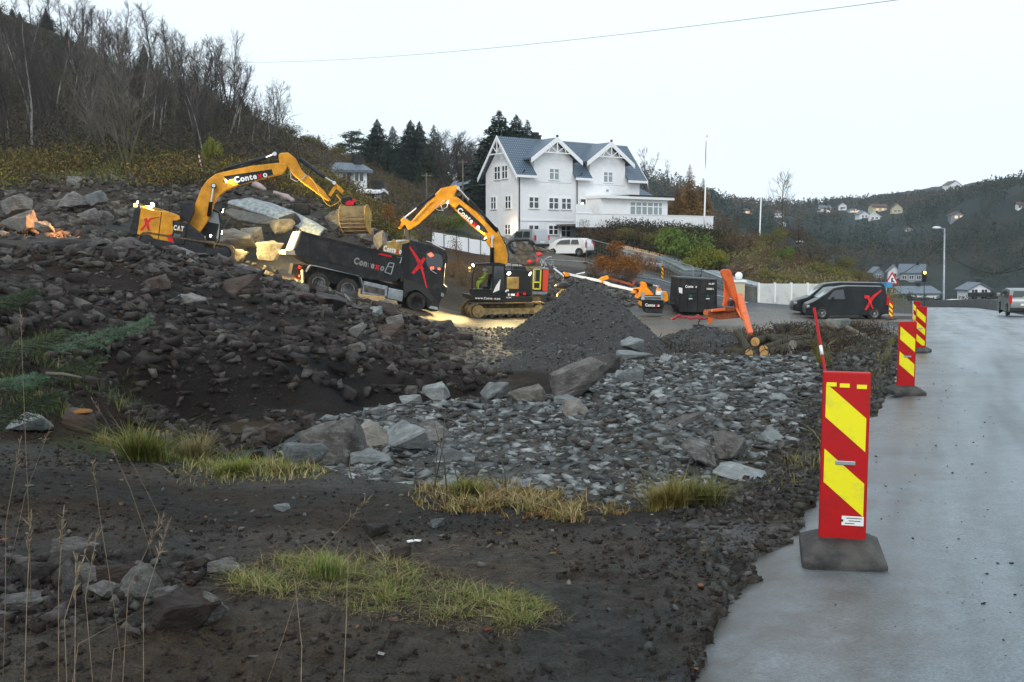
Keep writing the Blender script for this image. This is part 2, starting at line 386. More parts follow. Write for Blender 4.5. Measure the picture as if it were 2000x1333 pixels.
# road sheet
def ribbon(L_, R_, nx, step, zf, dz, name, m):
    def dens(P):
        P = np.array(P, float); s_ = np.r_[0, np.cumsum(np.hypot(*np.diff(P, axis=0).T))]
        return P, s_/s_[-1]
    PL, sl = dens(L_); PR, sr = dens(R_); n = step
    # resample by matching indices
    ti = np.linspace(0, len(L_)-1, n)
    ax = np.c_[np.interp(ti, np.arange(len(L_)), PL[:,0]), np.interp(ti, np.arange(len(L_)), PL[:,1])]
    bx = np.c_[np.interp(ti, np.arange(len(R_)), PR[:,0]), np.interp(ti, np.arange(len(R_)), PR[:,1])]
    u = np.linspace(0, 1, nx)[None,:,None]
    P = ax[:,None]*(1-u) + bx[:,None]*u
    wob = fbm(P[:,0,0]*1.0, P[:,0,1], .5, 4, .7)*.13
    P[:,0,0] += wob*np.clip(P[:,0,1]/20, .4, 1.5)
    Zv = zf(P[...,1]) + dz + .05*(1-(2*u[...,0]-1)**2)
    Zv[:,0] -= .05
    V = np.concatenate([P, Zv[...,None]], -1).reshape(-1, 3)
    id_ = np.arange(n*nx).reshape(n, nx)
    Fq = np.stack([id_[:-1,:-1], id_[:-1,1:], id_[1:,1:], id_[1:,:-1]], -1).reshape(-1, 4)
    o = link(name, np_mesh(name, V, Fq, m, smooth=True, col=np.repeat(np.tile(np.linspace(0,1,nx), n)[:,None], 3, 1))); o['kind'] = 'structure'; return o
def road_mat():
    m = bpy.data.materials.new('wet_asphalt'); m.use_nodes = True; t = m.node_tree; b = t.nodes['Principled BSDF']; L = t.links.new; N = t.nodes.new
    g = N('ShaderNodeNewGeometry'); mp = N('ShaderNodeMapping'); mp.inputs['Rotation'].default_value = (0,0,R(22)); L(g.outputs['Position'], mp.inputs[0])
    # worn wheel tracks run along the road
    mp2 = N('ShaderNodeMapping'); mp2.inputs['Scale'].default_value = (1.1,.06,1); L(mp.outputs[0], mp2.inputs[0])
    def nz_(v, sc, d=4, r_=.6):
        n = N('ShaderNodeTexNoise'); n.inputs['Scale'].default_value = sc; n.inputs['Detail'].default_value = d; n.inputs['Roughness'].default_value = r_; L(v, n.inputs['Vector']); return n.outputs['Fac']
    def rmp(x, c1, c2, a=.35, b_=.65):
        q = N('ShaderNodeValToRGB'); q.color_ramp.elements[0].position = a; q.color_ramp.elements[1].position = b_
        q.color_ramp.elements[0].color = (*c1,1); q.color_ramp.elements[1].color = (*c2,1); L(x, q.inputs[0]); return q.outputs[0]
    tr = nz_(mp2.outputs[0], 1.3, 3); bl = nz_(mp.outputs[0], .5, 6); fine = nz_(g.outputs['Position'], 70, 3, .8); mid = nz_(g.outputs['Position'], 7, 5, .7)
    c1 = rmp(tr, (.075,.094,.108), (.235,.285,.318), .3, .62); c2 = rmp(bl, (.75,.75,.75), (1.1,1.1,1.1), .3, .7); c3 = rmp(fine, (.58,.58,.58), (1.3,1.3,1.3)); c4 = rmp(mid, (.85,.84,.82), (1.08,1.08,1.08))
    def mul(a, b_):
        q = N('ShaderNodeMix'); q.data_type = 'RGBA'; q.blend_type = 'MULTIPLY'; q.inputs[0].default_value = 1; L(a, q.inputs[6]); L(b_, q.inputs[7]); return q.outputs[2]
    # dark crumbs of asphalt / mud spots
    vo = N('ShaderNodeTexVoronoi'); vo.inputs['Scale'].default_value = 9; L(g.outputs['Position'], vo.inputs['Vector'])
    sp = rmp(vo.outputs['Distance'], (.35,.33,.3), (1,1,1), .05, .09)
    # mud dragged over the left edge
    ua = N('ShaderNodeAttribute'); ua.attribute_name = 'tint'; ed = N('ShaderNodeMath'); ed.operation = 'MULTIPLY_ADD'; L(nz_(g.outputs['Position'], 1.6, 6, .7), ed.inputs[0]); ed.inputs[1].default_value = -.34; L(ua.outputs['Fac'], ed.inputs[2])
    em = N('ShaderNodeMapRange'); em.inputs[1].default_value = -.17; em.inputs[2].default_value = .01; em.inputs[3].default_value = 1; em.inputs[4].default_value = 0; L(ed.outputs[0], em.inputs[0])
    mm = N('ShaderNodeMix'); mm.data_type = 'RGBA'; L(em.outputs[0], mm.inputs[0]); L(mul(mul(mul(mul(c1, c2), c3), c4), sp), mm.inputs[6]); mm.inputs[7].default_value = (.05,.043,.036,1)
    L(mm.outputs[2], b.inputs['Base Color'])
    rr = N('ShaderNodeMapRange'); rr.inputs[1].default_value = .3; rr.inputs[2].default_value = .7; rr.inputs[3].default_value = .24; rr.inputs[4].default_value = .48; L(bl, rr.inputs[0]); L(rr.outputs[0], b.inputs['Roughness'])
    bp = N('ShaderNodeBump'); bp.inputs['Strength'].default_value = .5; bp.inputs['Distance'].default_value = .01; L(fine, bp.inputs['Height']); L(bp.outputs[0], b.inputs['Normal'])
    return m
M['road'] = road_mat()
rd = ribbon(ROADL, ROADR, 24, 500, lambda Y: np.where(Y < 90, -.045*(np.maximum(Y,4)-4), -.045*86-.06*(Y-90)), 0, 'road', M['road'])
rd['label'] = 'wet grey asphalt road running away past the striped marker boards'
# ------------------------------------------------------------------ paint, metal, glass
def cmat(k, *a, **kw): M[k] = mat(k, *a, **kw)
cmat('yellow', (.62,.27,.018), .42, noise=.22, nscale=2.5, bump=.15, bscale=8)
cmat('bucket_yellow', (.50,.31,.06), .6, col2=(.22,.15,.06), nscale=3, bump=.4, bscale=12)
cmat('muddy_yellow', (.30,.22,.09), .8, col2=(.10,.075,.045), nscale=4, bump=.6, bscale=15)
cmat('worn_steel', (.10,.09,.08), .55, .5, noise=.5, nscale=4, bump=.5, bscale=12)
cmat('dark_steel', (.03,.03,.032), .5, .4, noise=.4, nscale=4, bump=.3)
cmat('track_steel', (.09,.065,.04), .75, .2, col2=(.20,.15,.08), nscale=5, bump=.8, bscale=14)
cmat('black_paint', (.012,.013,.015), .35, noise=.3, nscale=3)
cmat('dusty_black', (.016,.016,.018), .5, col2=(.05,.046,.042), nscale=2.2, lo=.45, hi=.8, bump=.1)
cmat('chrome', (.6,.6,.62), .22, .9)
cmat('galv', (.36,.40,.42), .45, .55, noise=.25, nscale=3)
cmat('alu', (.28,.31,.33), .4, .4, noise=.3, nscale=3)
cmat('rubber', (.018,.018,.018), .85, bump=.5, bscale=30, col2=(.05,.043,.035), nscale=6)
cmat('hose', (.012,.012,.012), .5)
cmat('glass', (.028,.034,.038), .06, spec=.8)
cmat('pale_glass', (.22,.27,.28), .08, spec=.8)
cmat('white', (.78,.79,.80), .5)
cmat('white_text', (.75,.75,.74), .5)
cmat('grey_text', (.22,.22,.21), .6)
cmat('red', (.55,.012,.016), .45)
cmat('spray_red', (.62,.02,.03), .6, noise=.25, nscale=6)
cmat('orange_paint', (.66,.13,.03), .5, col2=(.34,.06,.02), nscale=2.2, lo=.5, hi=.8, bump=.2)
cmat('bright_orange', (.85,.28,.01), .45, noise=.15, nscale=4)
cmat('rust', (.16,.05,.022), .85, col2=(.32,.08,.03), nscale=5, bump=.5)
cmat('lens_red', (.5,.01,.01), .2)
cmat('lens_amber', (.6,.2,.01), .3)
cmat('plate', (.75,.76,.74), .5)
cmat('green_sign', (.01,.14,.11), .5)
cmat('hivis', (.26,.34,.05), .8)
cmat('skin', (.45,.25,.17), .6)
cmat('lamp_on', (1,1,1), .3, emit=(1,.95,.82), estr=28)
cmat('lamp_amber', (1,.5,.1), .3, emit=(1,.42,.05), estr=9)
cmat('reflection_red', (1,.1,.05), .3, emit=(1,.06,.03), estr=4)
cmat('lamp_dim', (.9,.9,.8), .3, emit=(1,.8,.5), estr=3)

class Zm:
    def __init__(s, x0, y0, k): s.a = (x0, y0, k)
    def __call__(s, *pts): return [(s.a[0]+x/s.a[2], s.a[1]+y/s.a[2]) for x, y in pts]

_tc = {}
def glyph(ch, bold=.02):
    if (ch, bold) in _tc: return _tc[ch, bold]
    cu = bpy.data.curves.new('t', 'FONT'); cu.body = ch; cu.size = 1; cu.offset = bold; cu.extrude = .02; cu.resolution_u = 3
    o = bpy.data.objects.new('t', cu); m = bpy.data.meshes.new_from_object(o)
    v = [tuple(q.co) for q in m.vertices]; f = [tuple(p.vertices) for p in m.polygons]
    bpy.data.objects.remove(o); bpy.data.curves.remove(cu); bpy.data.meshes.remove(m)
    _tc[ch, bold] = (v, f); return v, f
def lettering(segs, A, B, up, out, hgt, parent, mats, name='lettering', bold=.02, th=1):
    """segs [(text, material index)]; A, B baseline ends; up, out unit vectors; hgt capital height"""
    x = 0; parts = []
    for txt, mi in segs:
        for ch in txt:
            if ch == ' ': x += .3; continue
            v, f = glyph(ch, bold); x0 = min(q[0] for q in v); x1 = max(q[0] for q in v)
            parts.append((v, f, x - x0, mi)); x += x1 - x0 + .07
    Wd = x - .07; A = Vector(A); B = Vector(B); dx = (B - A) / Wd; mb = MB(); up = Vector(up); out = Vector(out)
    for v, f, ox, mi in parts:
        mb.mi = mi
        mb.add([A + dx*(q[0]+ox) + up*q[1]*hgt/.72 + out*(q[2]*hgt*.3*th) for q in v], f)
    return mb.build(name, mats, parent)
def side_text(S, segs, p0, p1, hpx, d, parent, mats, name='lettering', bold=.02):
    A = S.L(*p0, d); B = S.L(*p1, d); dx = (B-A).normalized(); out = Vector((0, -S.sg, 0))
    up = dx.cross(out); up = -up if up.z < 0 else up
    h = (S.L(p0[0], p0[1]-hpx, d) - A).length
    return lettering(segs, A+out*.006, B+out*.006, up, out, h, parent, mats, name, bold)
CONT = [('Conte', 0), ('x', 1), ('o', 0)]
def lamp(parent, p, dr, energy, r=.07, col=(1,.93,.78), ang=75, name='work_light', size=.05, lens='lamp_on', blend=.6):
    p = Vector(p); dr = Vector(dr).normalized()
    mb = MB(); mb.tube([p - dr*r*1.2, p - dr*.3*r, p], [r*.6, r*1.15, r*1.2], 10); mb.mi = 1
    mb.tube([p + dr*.004, p + dr*.03], [r*1.02, r*.95], 10)
    ob = mb.build(name, [M['black_paint'], M[lens]], parent)
    if energy:
        ld = bpy.data.lights.new(name+'_light', 'SPOT'); ld.energy = energy; ld.spot_size = R(ang); ld.spot_blend = blend; ld.color = col; ld.shadow_soft_size = size
        lo = bpy.data.objects.new(name+'_light', ld); COL.objects.link(lo); lo.parent = parent
        lo.location = p + dr*.06; lo.rotation_euler = dr.to_track_quat('-Z', 'Y').to_euler()
    return ob

def cylinder(S, parent, a, b, c_, r, d, label=None):
    """hydraulic ram: barrel a->b, rod b->c (photo pixels at depth d)"""
    A_, B_, C_ = (S.L(*q, d) for q in (a, b, c_))
    mb = MB(); mb.tube([A_, A_+(B_-A_)*.98, B_], [r, r, r*1.1], 12)
    o = mb.build('hydraulic_cylinder', M['black_paint'], parent, True)
    mb = MB(); mb.tube([B_, C_], r*.5, 10); mb.tube([C_ - Vector((0,r*1.2,0)), C_ + Vector((0,r*1.2,0))], r*.9, 10); mb.build('piston_rod', M['chrome'], o)
    return o
def track_parts(parent, T, L_, H_, wd, y0, fm='muddy_yellow'):
    """crawler track, local frame T (4x4): x along, z up from the ground"""
    r = H_/2; y1 = y0 + wd
    def cap(r_, n=9):
        pts = [(L_/2 - r + r_*sin(t), r - r_*cos(t)) for t in np.linspace(0, pi, n)] + [(-L_/2 + r - r_*sin(t), r + r_*cos(t)) for t in np.linspace(0, pi, n)]
        return pts
    mb = MB(); outer = cap(r); inner = cap(r-.05); n = len(outer)
    vs = []
    for ring, yy in ((outer, y0), (outer, y1), (inner, y1), (inner, y0)):
        vs += [T @ Vector((x, yy, z)) for x, z in ring]
    fs = [(a*n+i, a*n+(i+1) % n, ((a+1) % 4)*n+(i+1) % n, ((a+1) % 4)*n+i) for a in range(4) for i in range(n)]
    mb.add(vs, fs)
    per = 2*(L_-2*r) + 2*pi*r; k = int(per/.17)
    for i in range(k):
        s_ = i*per/k
        if s_ < L_-2*r: x, z, a = -L_/2+r+s_, 0, 0
        elif s_ < L_-2*r+pi*r: t = (s_-(L_-2*r))/r; x, z, a = L_/2-r+r*sin(t), r-r*cos(t), -t
        elif s_ < 2*(L_-2*r)+pi*r: x, z, a = L_/2-r-(s_-(L_-2*r)-pi*r), 2*r, pi
        else: t = (s_-2*(L_-2*r)-pi*r)/r; x, z, a = -L_/2+r-r*sin(t), r+r*cos(t), pi-t
        Rm = (T.to_3x3() @ Matrix.Rotation(a, 3, 'Y'))
        mb.obox(T @ Vector((x, (y0+y1)/2, z)), (.13, wd+.02, .05), Rm)
    tr = mb.build('crawler_track', M['track_steel'], parent)
    mb = MB(); mb.prism([(-L_/2+r*1.0, r*.62), (L_/2-r, r*.62), (L_/2-r, r*1.35), (-L_/2+r, r*1.35)], y0+.05, y1-.05)
    mb.v = [tuple(T @ Vector(v)) for v in mb.v]; mb.build('track_frame', M[fm], tr)
    for sx in (-1, 1):
        mb = MB(); mb.lathe([(r*.35, .0), (r*.75, .02), (r*.78, .1), (r*.78, wd-.1), (r*.75, wd-.02), (r*.3, wd)], (sx*(L_/2-r), y0, r), n=14)
        mb.v = [tuple(T @ Vector(v)) for v in mb.v]; mb.build('sprocket' if sx > 0 else 'idler_wheel', M[fm], tr)
    mb = MB()
    for i in range(7):
        mb.lathe([(.05, 0), (.13, .01), (.13, wd-.09), (.05, wd-.08)], (-L_/2+r*1.6+i*(L_-3.2*r)/6, y0+.04, .19), n=10)
    mb.v = [tuple(T @ Vector(v)) for v in mb.v]; mb.build('track_roller', M['dark_steel'], tr)
    return tr

# ---- excavator by the truck's nose
def excavator_centre():
    S = Side(990, 624.5, 56.2, R(194)); z = Zm(750, 340, 4.4425)
    root = S.empty('excavator', 'yellow and black excavator on the yard facing left, its arm reaching over the truck cab', 'excavator', 'excavators at work')
    sg = S.sg
    xc = S.p(991, 612)[0]
    for y0 in (.0, 2.2):
        a, b = sorted((sg*y0, sg*(y0+.6)))
        track_parts(root, Matrix.Translation((xc-.12, 0, .0)), 4.4, .92, .6, a)
    mb = MB(); mb.box(xc-1.2, xc+1.2, min(sg*.7, sg*2.1), max(sg*.7, sg*2.1), .35, .8); mb.lathe([(.75, .8), (.75, 1.0)], (xc, sg*1.4, 0), 'z', 20)
    mb.build('undercarriage', M['muddy_yellow'], root, bevel=.03)
    mb = MB(); S.poly(mb, z((762,1052),(1290,1060),(1292,1105),(1240,1128),(800,1100),(765,1085)), .08, 2.72)
    dk = mb.build('deck_skirt', M['black_paint'], root, bevel=.03)
    lettering_ = side_text(S, [('www.Conte', 0), ('x', 1), ('o.no', 0)], *z((790,1086),(1008,1092)), 4.6, .075, dk, [M['white_text'], M['red']])
    mb = MB(); S.poly(mb, z((1040,850),(1062,835),(1130,828),(1240,835),(1285,868),(1293,930),(1290,1058),(1042,1052)), .1, 2.7)
    hd = mb.build('engine_housing', M['black_paint'], root, bevel=.06)
    mb = MB(); S.poly(mb, z((1068,896),(1170,894),(1170,998),(1066,996)), .06, .11)
    for i in range(8):
        y = 905 + i*11.5; S.poly(mb, z((1074,y),(1164,y),(1164,y+4),(1074,y+4)), .045, .07)
    mb.build('air_grille', M['bucket_yellow'], hd)
    mb = MB(); S.poly(mb, z((1110,832),(1135,800),(1230,806),(1245,838)), .5, 2.2); mb.build('engine_hood', M['dark_steel'], root, bevel=.05)
    # decals: arrow, small plates, red triangle
    mb = MB(); mb.mi = 0; S.poly(mb, z((1050,1020),(1065,1003),(1083,1003),(1083,1020),(1070,1016),(1058,1030)), .085, .1)
    S.poly(mb, z((1075,1040),(1088,1037),(1088,1062),(1078,1062)), .085, .1); S.poly(mb, z((1100,1040),(1135,1040),(1135,1058),(1100,1058)), .085, .1)
    mb.mi = 1; S.poly(mb, z((1142,1062),(1165,1020),(1172,1064)), .085, .1); S.poly(mb, z((1208,1030),(1230,1028),(1230,1052),(1208,1052)), .085, .1)
    mb.build('decal', [M['white_text'], M['red']], hd)
    side_text(S, [('No.017', 0)], *z((1062,1078),(1105,1078)), 2.2, .075, dk, [M['white_text']])
    # handrail
    mb = MB()
    for x in (1105, 1168): mb.tube([S.L(*z((x, 890))[0], .3), S.L(*z((x, 778))[0], .3)], .022, 6)
    mb.tube([S.L(*z((1105, 780))[0], .3), S.L(*z((1168, 778))[0], .3), S.L(*z((1215, 795))[0], .3)], .022, 6)
    mb.tube([S.L(*z((1105, 835))[0], .3), S.L(*z((1168, 835))[0], .3)], .022, 6); mb.build('handrail', M['dark_steel'], root)
    # cab: posts and roof, glass sheets, seat
    cb = MB(); out = z((795,790),(1052,790),(1052,1056),(775,1052),(762,1000),(768,860))
    S.poly(cb, z((768,1000),(1052,1005),(1052,1056),(775,1052)), .1, 1.05)
    S.poly(cb, z((800,778),(1000,770),(1055,784),(1055,800),(795,796)), .06, 1.1)
    for a, b in (((795,795),(768,860)), ((768,860),(763,1000)), ((948,795),(942,1005)), ((1046,795),(1046,1005))):
        for d in (.13, 1.03): cb.beam(S.L(*z(a)[0], d), S.L(*z(b)[0], d), .09, .09)
    cab_ = cb.build('cab', M['black_paint'], root, bevel=.015)
    g = MB(); S.poly(g, z((950,800),(1045,800),(1045,1000),(944,1000)), .12, .14)
    gl = mat('cab_glass', (.9,.95,.95), .02, spec=.6); b = gl.node_tree.nodes['Principled BSDF']; b.inputs['Transmission Weight'].default_value = 1; b.inputs['IOR'].default_value = 1.02
    M['cab_glass'] = gl
    g.build('rear_window', M['glass'], cab_)
    g = MB(); S.poly(g, z((796,800),(945,800),(940,1000),(766,998),(770,862)), .12, .13); g.build('door_window', gl, cab_)
    mb = MB()
    for k in range(4):
        S.poly(mb, z((945+14*k,1030-6*k),(957+14*k,1030-6*k),(985+9*k,960-14*k),(978+9*k,960-14*k)), .095, .12)
    mb.build('stripe_decal', M['white_text'], cab_)
    mb = MB(); mb.beam(S.L(*z((905,1000))[0], .6), S.L(*z((925,870))[0], .6), .45, .12); mb.beam(S.L(*z((860,985))[0], .6), S.L(*z((915,988))[0], .6), .45, .14); mb.build('seat', M['hose'], cab_, bevel=.03)
    # inside back wall so the cab reads lit and greenish
    # boom, arm
    BD = 1.25
    bo = MB(); S.poly(bo, z((560,197),(600,186),(650,210),(720,268),(830,346),(900,412),(965,470),(1015,540),(1052,620),(1076,700),(1072,790),(958,790),(955,700),(932,640),(905,602),(898,560),(850,512),(790,468),(700,384),(620,304),(548,236)), BD, BD+.5)
    boom = bo.build('boom', M['yellow'], root, bevel=.04)
    mb = MB(); S.poly(mb, z((621,300),(652,262),(740,335),(868,455),(905,512),(862,505),(790,452),(700,374)), BD-.012, BD+.01)
    pn = mb.build('name_panel', M['black_paint'], boom)
    side_text(S, CONT, *z((630,322),(818,488)), 10.5, BD-.012, pn, [M['white_text'], M['red']], bold=.035)
    a = MB(); S.poly(a, z((632,95),(505,122),(448,178),(392,232),(352,288),(240,415),(172,378),(148,405),(186,440),(216,492),(300,442),(440,312),(556,244),(606,196),(642,128)), BD+.06, BD+.44)
    arm = a.build('arm', M['yellow'], root, bevel=.04)
    mb = MB(); S.poly(mb, z((186,440),(150,400),(165,380),(175,385),(160,412),(150,480),(135,478),(130,462)), BD+.1, BD+.4); mb.build('bucket_link', M['yellow'], arm)
    cylinder(S, boom, *z((985,500),(735,228),(640,122)), .11, BD-.02)
    cylinder(S, arm, *z((440,182),(282,298),(178,380)), .09, BD+.1)
    cylinder(S, boom, *z((936,795),(938,640),(936,548)), .12, BD-.15)
    for dd in (0,.08,.16):
        mb = MB(); mb.tube([S.L(*q, BD+.1+dd) for q in z((940,440),(985,470),(1010,530),(1045,590),(1072,650),(1082,720),(1070,775))], .022, 6); mb.build('hose', M['hose'], boom)
    mb = MB(); mb.tube([S.L(*q, BD-.05) for q in z((520,228),(490,262),(505,310),(545,290),(560,240))], .03, 6); mb.tube([S.L(*q, BD-.05) for q in z((480,262),(440,300),(470,315),(520,318))], .025, 6); mb.build('hose', M['galv'], arm)
    mb = MB(); mb.tube([S.L(*q, BD+.0) for q in z((250,410),(390,260),(420,240))], .03, 6); mb.build('hose', M['yellow'], arm)
    # quick hitch and bucket hang down behind the truck
    mb = MB(); mb.beam(S.L(*z((200,480))[0], BD+.25), S.L(*z((195,545))[0], BD+.25), .35, .3); qh = mb.build('quick_hitch', M['worn_steel'], root, bevel=.03)
    bz = S.L(*z((215,560))[0], BD+.25); mb = MB()
    prof = [(.25,.15),(-.3,.1),(-.55,-.35),(-.45,-.85),(-.05,-1.15),(.55,-1.1),(.5,-1.02),(0,-1.05),(-.35,-.8),(-.45,-.35),(-.25,.03),(.25,.08)]
    mb.prism([(bz.x+x, bz.z+q) for x, q in prof], bz.y-.55, bz.y+.55)
    for e in (-.57, .53): mb.prism([(bz.x+x, bz.z+q) for x, q in prof[:6]], bz.y+e, bz.y+e+.04)
    mb.build('bucket', M['worn_steel'], root)
    # lights
    for q, e, dr in ((z((1083,862))[0], 1500, (-.25, .9, -.75)), (z((1266,866))[0], 1100, (-1, .5, -.75))): lamp(root, S.L(*q, -.06), Vector(dr), e*1.1, .1, (1,.78,.36), 125)
    lamp(boom, S.L(*z((880,560))[0], BD-.14), S.L(*z((820,490))[0], BD)-S.L(*z((880,560))[0], BD-.1), 120, .07, ang=90)
    lamp(arm, S.L(*z((548,243))[0], BD-.08), Vector((-1,0,-.9)), 20, .07, ang=100)
    for dd in (.15, .9): lamp(cab_, S.L(*z((775,792))[0], dd), Vector((1, .25, -.6)), 3000, .08, (1,.74,.30), 115)
    mb = MB(); S.poly(mb, z((735,815),(752,812),(756,850),(738,852)), .1, .25); mb.build('mirror', M['bucket_yellow'], cab_)
    # driver
    k = S.L(*z((880,940))[0], .6)
    pts = dict(pel=(0,0,0), ch=(-.02,0,.28), nk=(.0,0,.47), hd=(.03,0,.62), ls=(.0,.2,.42), le=(.16,.24,.22), lh=(.38,.18,.2), rs=(.0,-.2,.42), re=(.16,-.24,.22), rh=(.38,-.18,.2),
               lk=(.42,.12,.02), rk=(.42,-.12,.02), lf=(.46,.12,-.4), rf=(.46,-.12,-.4))
    per = person('person', [k + Vector(p) for p in pts.values()],
        [(0,1),(1,2),(2,3),(2,4),(4,5),(5,6),(2,7),(7,8),(8,9),(0,10),(0,11),(10,12),(11,13)], [.15,.16,.06,.095,.07,.05,.04,.07,.05,.04,.085,.085,.05,.05], M['hivis'])
    per.matrix_world = Matrix.Translation(S.o) @ Matrix.Rotation(S.a, 4, 'Z')
    tag(per, 'driver in a yellow hi-vis jacket and pale hard hat sitting in the excavator cab', 'person')
    mb = MB(); mb.sphere(k+Vector((.03,0,.69)), .125, 12, (1.1,1,.75)); mb.lathe([(.15,0),(.15,.02)], (k.x+.05, k.y, k.z+.66), 'z', 14); mb.build('hard_hat', M['white'], per, True)
    mb = MB(); mb.sphere(k+Vector((.05,0,.6)), .1, 10, (1,.85,1.15)); mb.build('face', M['skin'], per, True)
    return S, root
def person(name, pts, edges, rad, m):
    me = bpy.data.meshes.new(name); me.from_pydata([tuple(p) for p in pts], edges, [])
    ob = bpy.data.objects.new(name, me); COL.objects.link(ob); me.materials.append(m)
    me.skin_vertices.new() if hasattr(me, 'skin_vertices') and len(me.skin_vertices) == 0 and hasattr(me.skin_vertices, 'new') else None
    md = ob.modifiers.new('skin', 'SKIN')
    if len(me.skin_vertices) == 0:
        bm = bmesh.new(); bm.from_mesh(me); bm.verts.layers.skin.verify(); bm.to_mesh(me); bm.free()
    for v, r_ in zip(me.skin_vertices[0].data, rad): v.radius = (r_, r_)
    me.skin_vertices[0].data[0].use_root = True
    s2 = ob.modifiers.new('sub', 'SUBSURF'); s2.levels = 2; s2.render_levels = 2
    return ob
S2, exc2 = excavator_centre()

# ---- excavator on the rock bank
def excavator_bank():
    S = Side(370, 505, 48.3, R(12)); z = Zm(200, 270, 4.1667)
    root = S.empty('excavator', 'yellow excavator tilted on the rock bank at the left, holding its bucket over the truck', 'excavator', 'excavators at work')
    tl = math.atan2(-(505-478), 150)*.95
    P0 = S.L(360, 499.5, 0)
    T = Matrix.Translation((P0.x, 0, P0.z)) @ Matrix.Rotation(-tl, 4, 'Y')
    for y0 in (.05, 2.15): track_parts(root, T, 4.3, .8, .6, y0, 'dark_steel')
    mb = MB(); mb.box(-1.2, 1.2, .7, 2.1, .35, .85); mb.v = [tuple(T @ Vector(v)) for v in mb.v]; mb.build('undercarriage', M['muddy_yellow'], root)
    mb = MB(); S.poly(mb, z((312,556),(430,588),(535,600),(628,642),(630,668),(572,680),(600,866),(275,785)), .1, 2.6)
    hd = mb.build('engine_housing', M['yellow'], root, bevel=.05)
    mb = MB(); mb.beam(S.L(*z((315,750))[0], .09), S.L(*z((395,655))[0], .09), .02, .1, .02, .09); mb.beam(S.L(*z((395,655))[0], .088), S.L(*z((478,640))[0], .088), .02, .07, .02, .02)
    mb.beam(S.L(*z((350,655))[0], .085), S.L(*z((380,750))[0], .085), .02, .16, .02, .1); S.poly(mb, z((520,790),(560,780),(585,850),(540,840)), .088, .098); mb.build('painted_cross', M['spray_red'], hd)
    mb = MB(); S.poly(mb, z((478,602),(484,602),(456,830),(450,830)), .09, .11); mb.build('door_gap', M['black_paint'], hd)
    mb = MB(); S.poly(mb, z((262,575),(300,545),(312,556),(278,790),(232,792),(215,770)), .05, 2.65)
    mb.build('counterweight', M['dark_steel'], root, bevel=.1)
    mb = MB(); S.poly(mb, z((300,550),(440,588),(530,620),(530,600),(440,568),(310,540)), .2, 2.5); mb.build('engine_cover', M['bucket_yellow'], root, bevel=.02)
    mb = MB(); S.poly(mb, z((572,668),(690,690),(662,872),(588,862),(560,790),(575,760)), .06, .8)
    pl = mb.build('name_panel', M['dark_steel'], root, bevel=.02)
    side_text(S, [('CAT', 0)], *z((577,745),(660,758)), 9.2, .055, pl, [M['white_text']], bold=.05)
    mb = MB(); S.poly(mb, z((608,752),(642,757),(626,734)), .036, .058); mb.build('logo_triangle', M['yellow'], pl)
    side_text(S, [('316E', 0)], *z((580,795),(634,803)), 4.6, .055, pl, [M['grey_text']], bold=.02)
    mb = MB(); S.poly(mb, z((570,680),(690,695),(830,800),(840,905),(660,872),(585,860)), .15, 2.6); mb.build('deck', M['dark_steel'], root, bevel=.03)
    mb = MB(); S.poly(mb, z((480,480),(560,475),(620,500),(650,640),(560,620),(530,590)), 1.2, 1.26)
    # handrails
    for d in (.3, 2.3):
        m2 = MB(); m2.tube([S.L(*q, d) for q in z((480,590),(476,488),(560,475),(612,505),(640,560),(640,650))], .025, 6); m2.tube([S.L(*q, d) for q in z((545,610),(545,478))], .02, 6); m2.build('handrail', M['dark_steel'], root)
    mb = MB(); S.poly(mb, z((625,520),(740,525),(742,600),(700,690),(630,650)), .4, 1.1); mb.build('hydraulic_box', M['dark_steel'], root, bevel=.04)
    # cab on the far side
    cd0, cd1 = 1.65, 2.6
    cb = MB(); S.poly(cb, z((745,660),(950,700),(905,915),(820,905),(740,880)), cd0, cd1)
    S.poly(cb, z((740,545),(880,560),(948,600),(955,620),(880,585),(735,570)), cd0-.03, cd1+.03)
    for a, b in (((745,560),(745,670)), ((850,575),(840,690)), ((948,605),(962,700)), ((962,700),(950,830)), ((950,830),(905,915))):
        for d in (cd0+.04, cd1-.04): cb.beam(S.L(*z(a)[0], d), S.L(*z(b)[0], d), .08, .08)
    cab_ = cb.build('cab', M['black_paint'], root, bevel=.02)
    g = MB(); S.poly(g, z((748,572),(845,582),(836,688),(748,668)), cd0+.02, cd0+.04); g.build('rear_window', M['glass'], cab_)
    g = MB(); S.poly(g, z((856,582),(944,612),(958,700),(945,820),(838,800)), cd0+.02, cd0+.04); g.build('door_window', M['pale_glass'], cab_)
    mb = MB(); S.poly(mb, z((690,800),(800,812),(840,900),(820,905),(660,870)), .12, .3); mb.build('tool_box', M['dark_steel'], root, bevel=.04)
    # boom and arm
    BD = 1.05
    bo = MB(); S.poly(bo, z((718,745),(704,690),(735,590),(765,510),(802,412),(852,342),(920,292),(1000,270),(1200,228),(1430,202),(1502,208),(1500,245),(1470,288),(1300,332),(1100,388),(1010,425),(950,470),(908,535),(874,640),(835,705),(795,765),(745,782)), BD, BD+.5)
    boom = bo.build('boom', M['yellow'], root, bevel=.04)
    mb = MB(); S.poly(mb, z((985,312),(1378,254),(1390,298),(1290,330),(1110,382),(1075,330),(1020,345)), BD-.012, BD+.01); pn = mb.build('name_panel', M['black_paint'], boom)
    side_text(S, CONT, *z((1078,364),(1345,314)), 11.5, BD-.012, pn, [M['white_text'], M['red']], bold=.035)
    z7 = Zm(560, 200, 4.545)
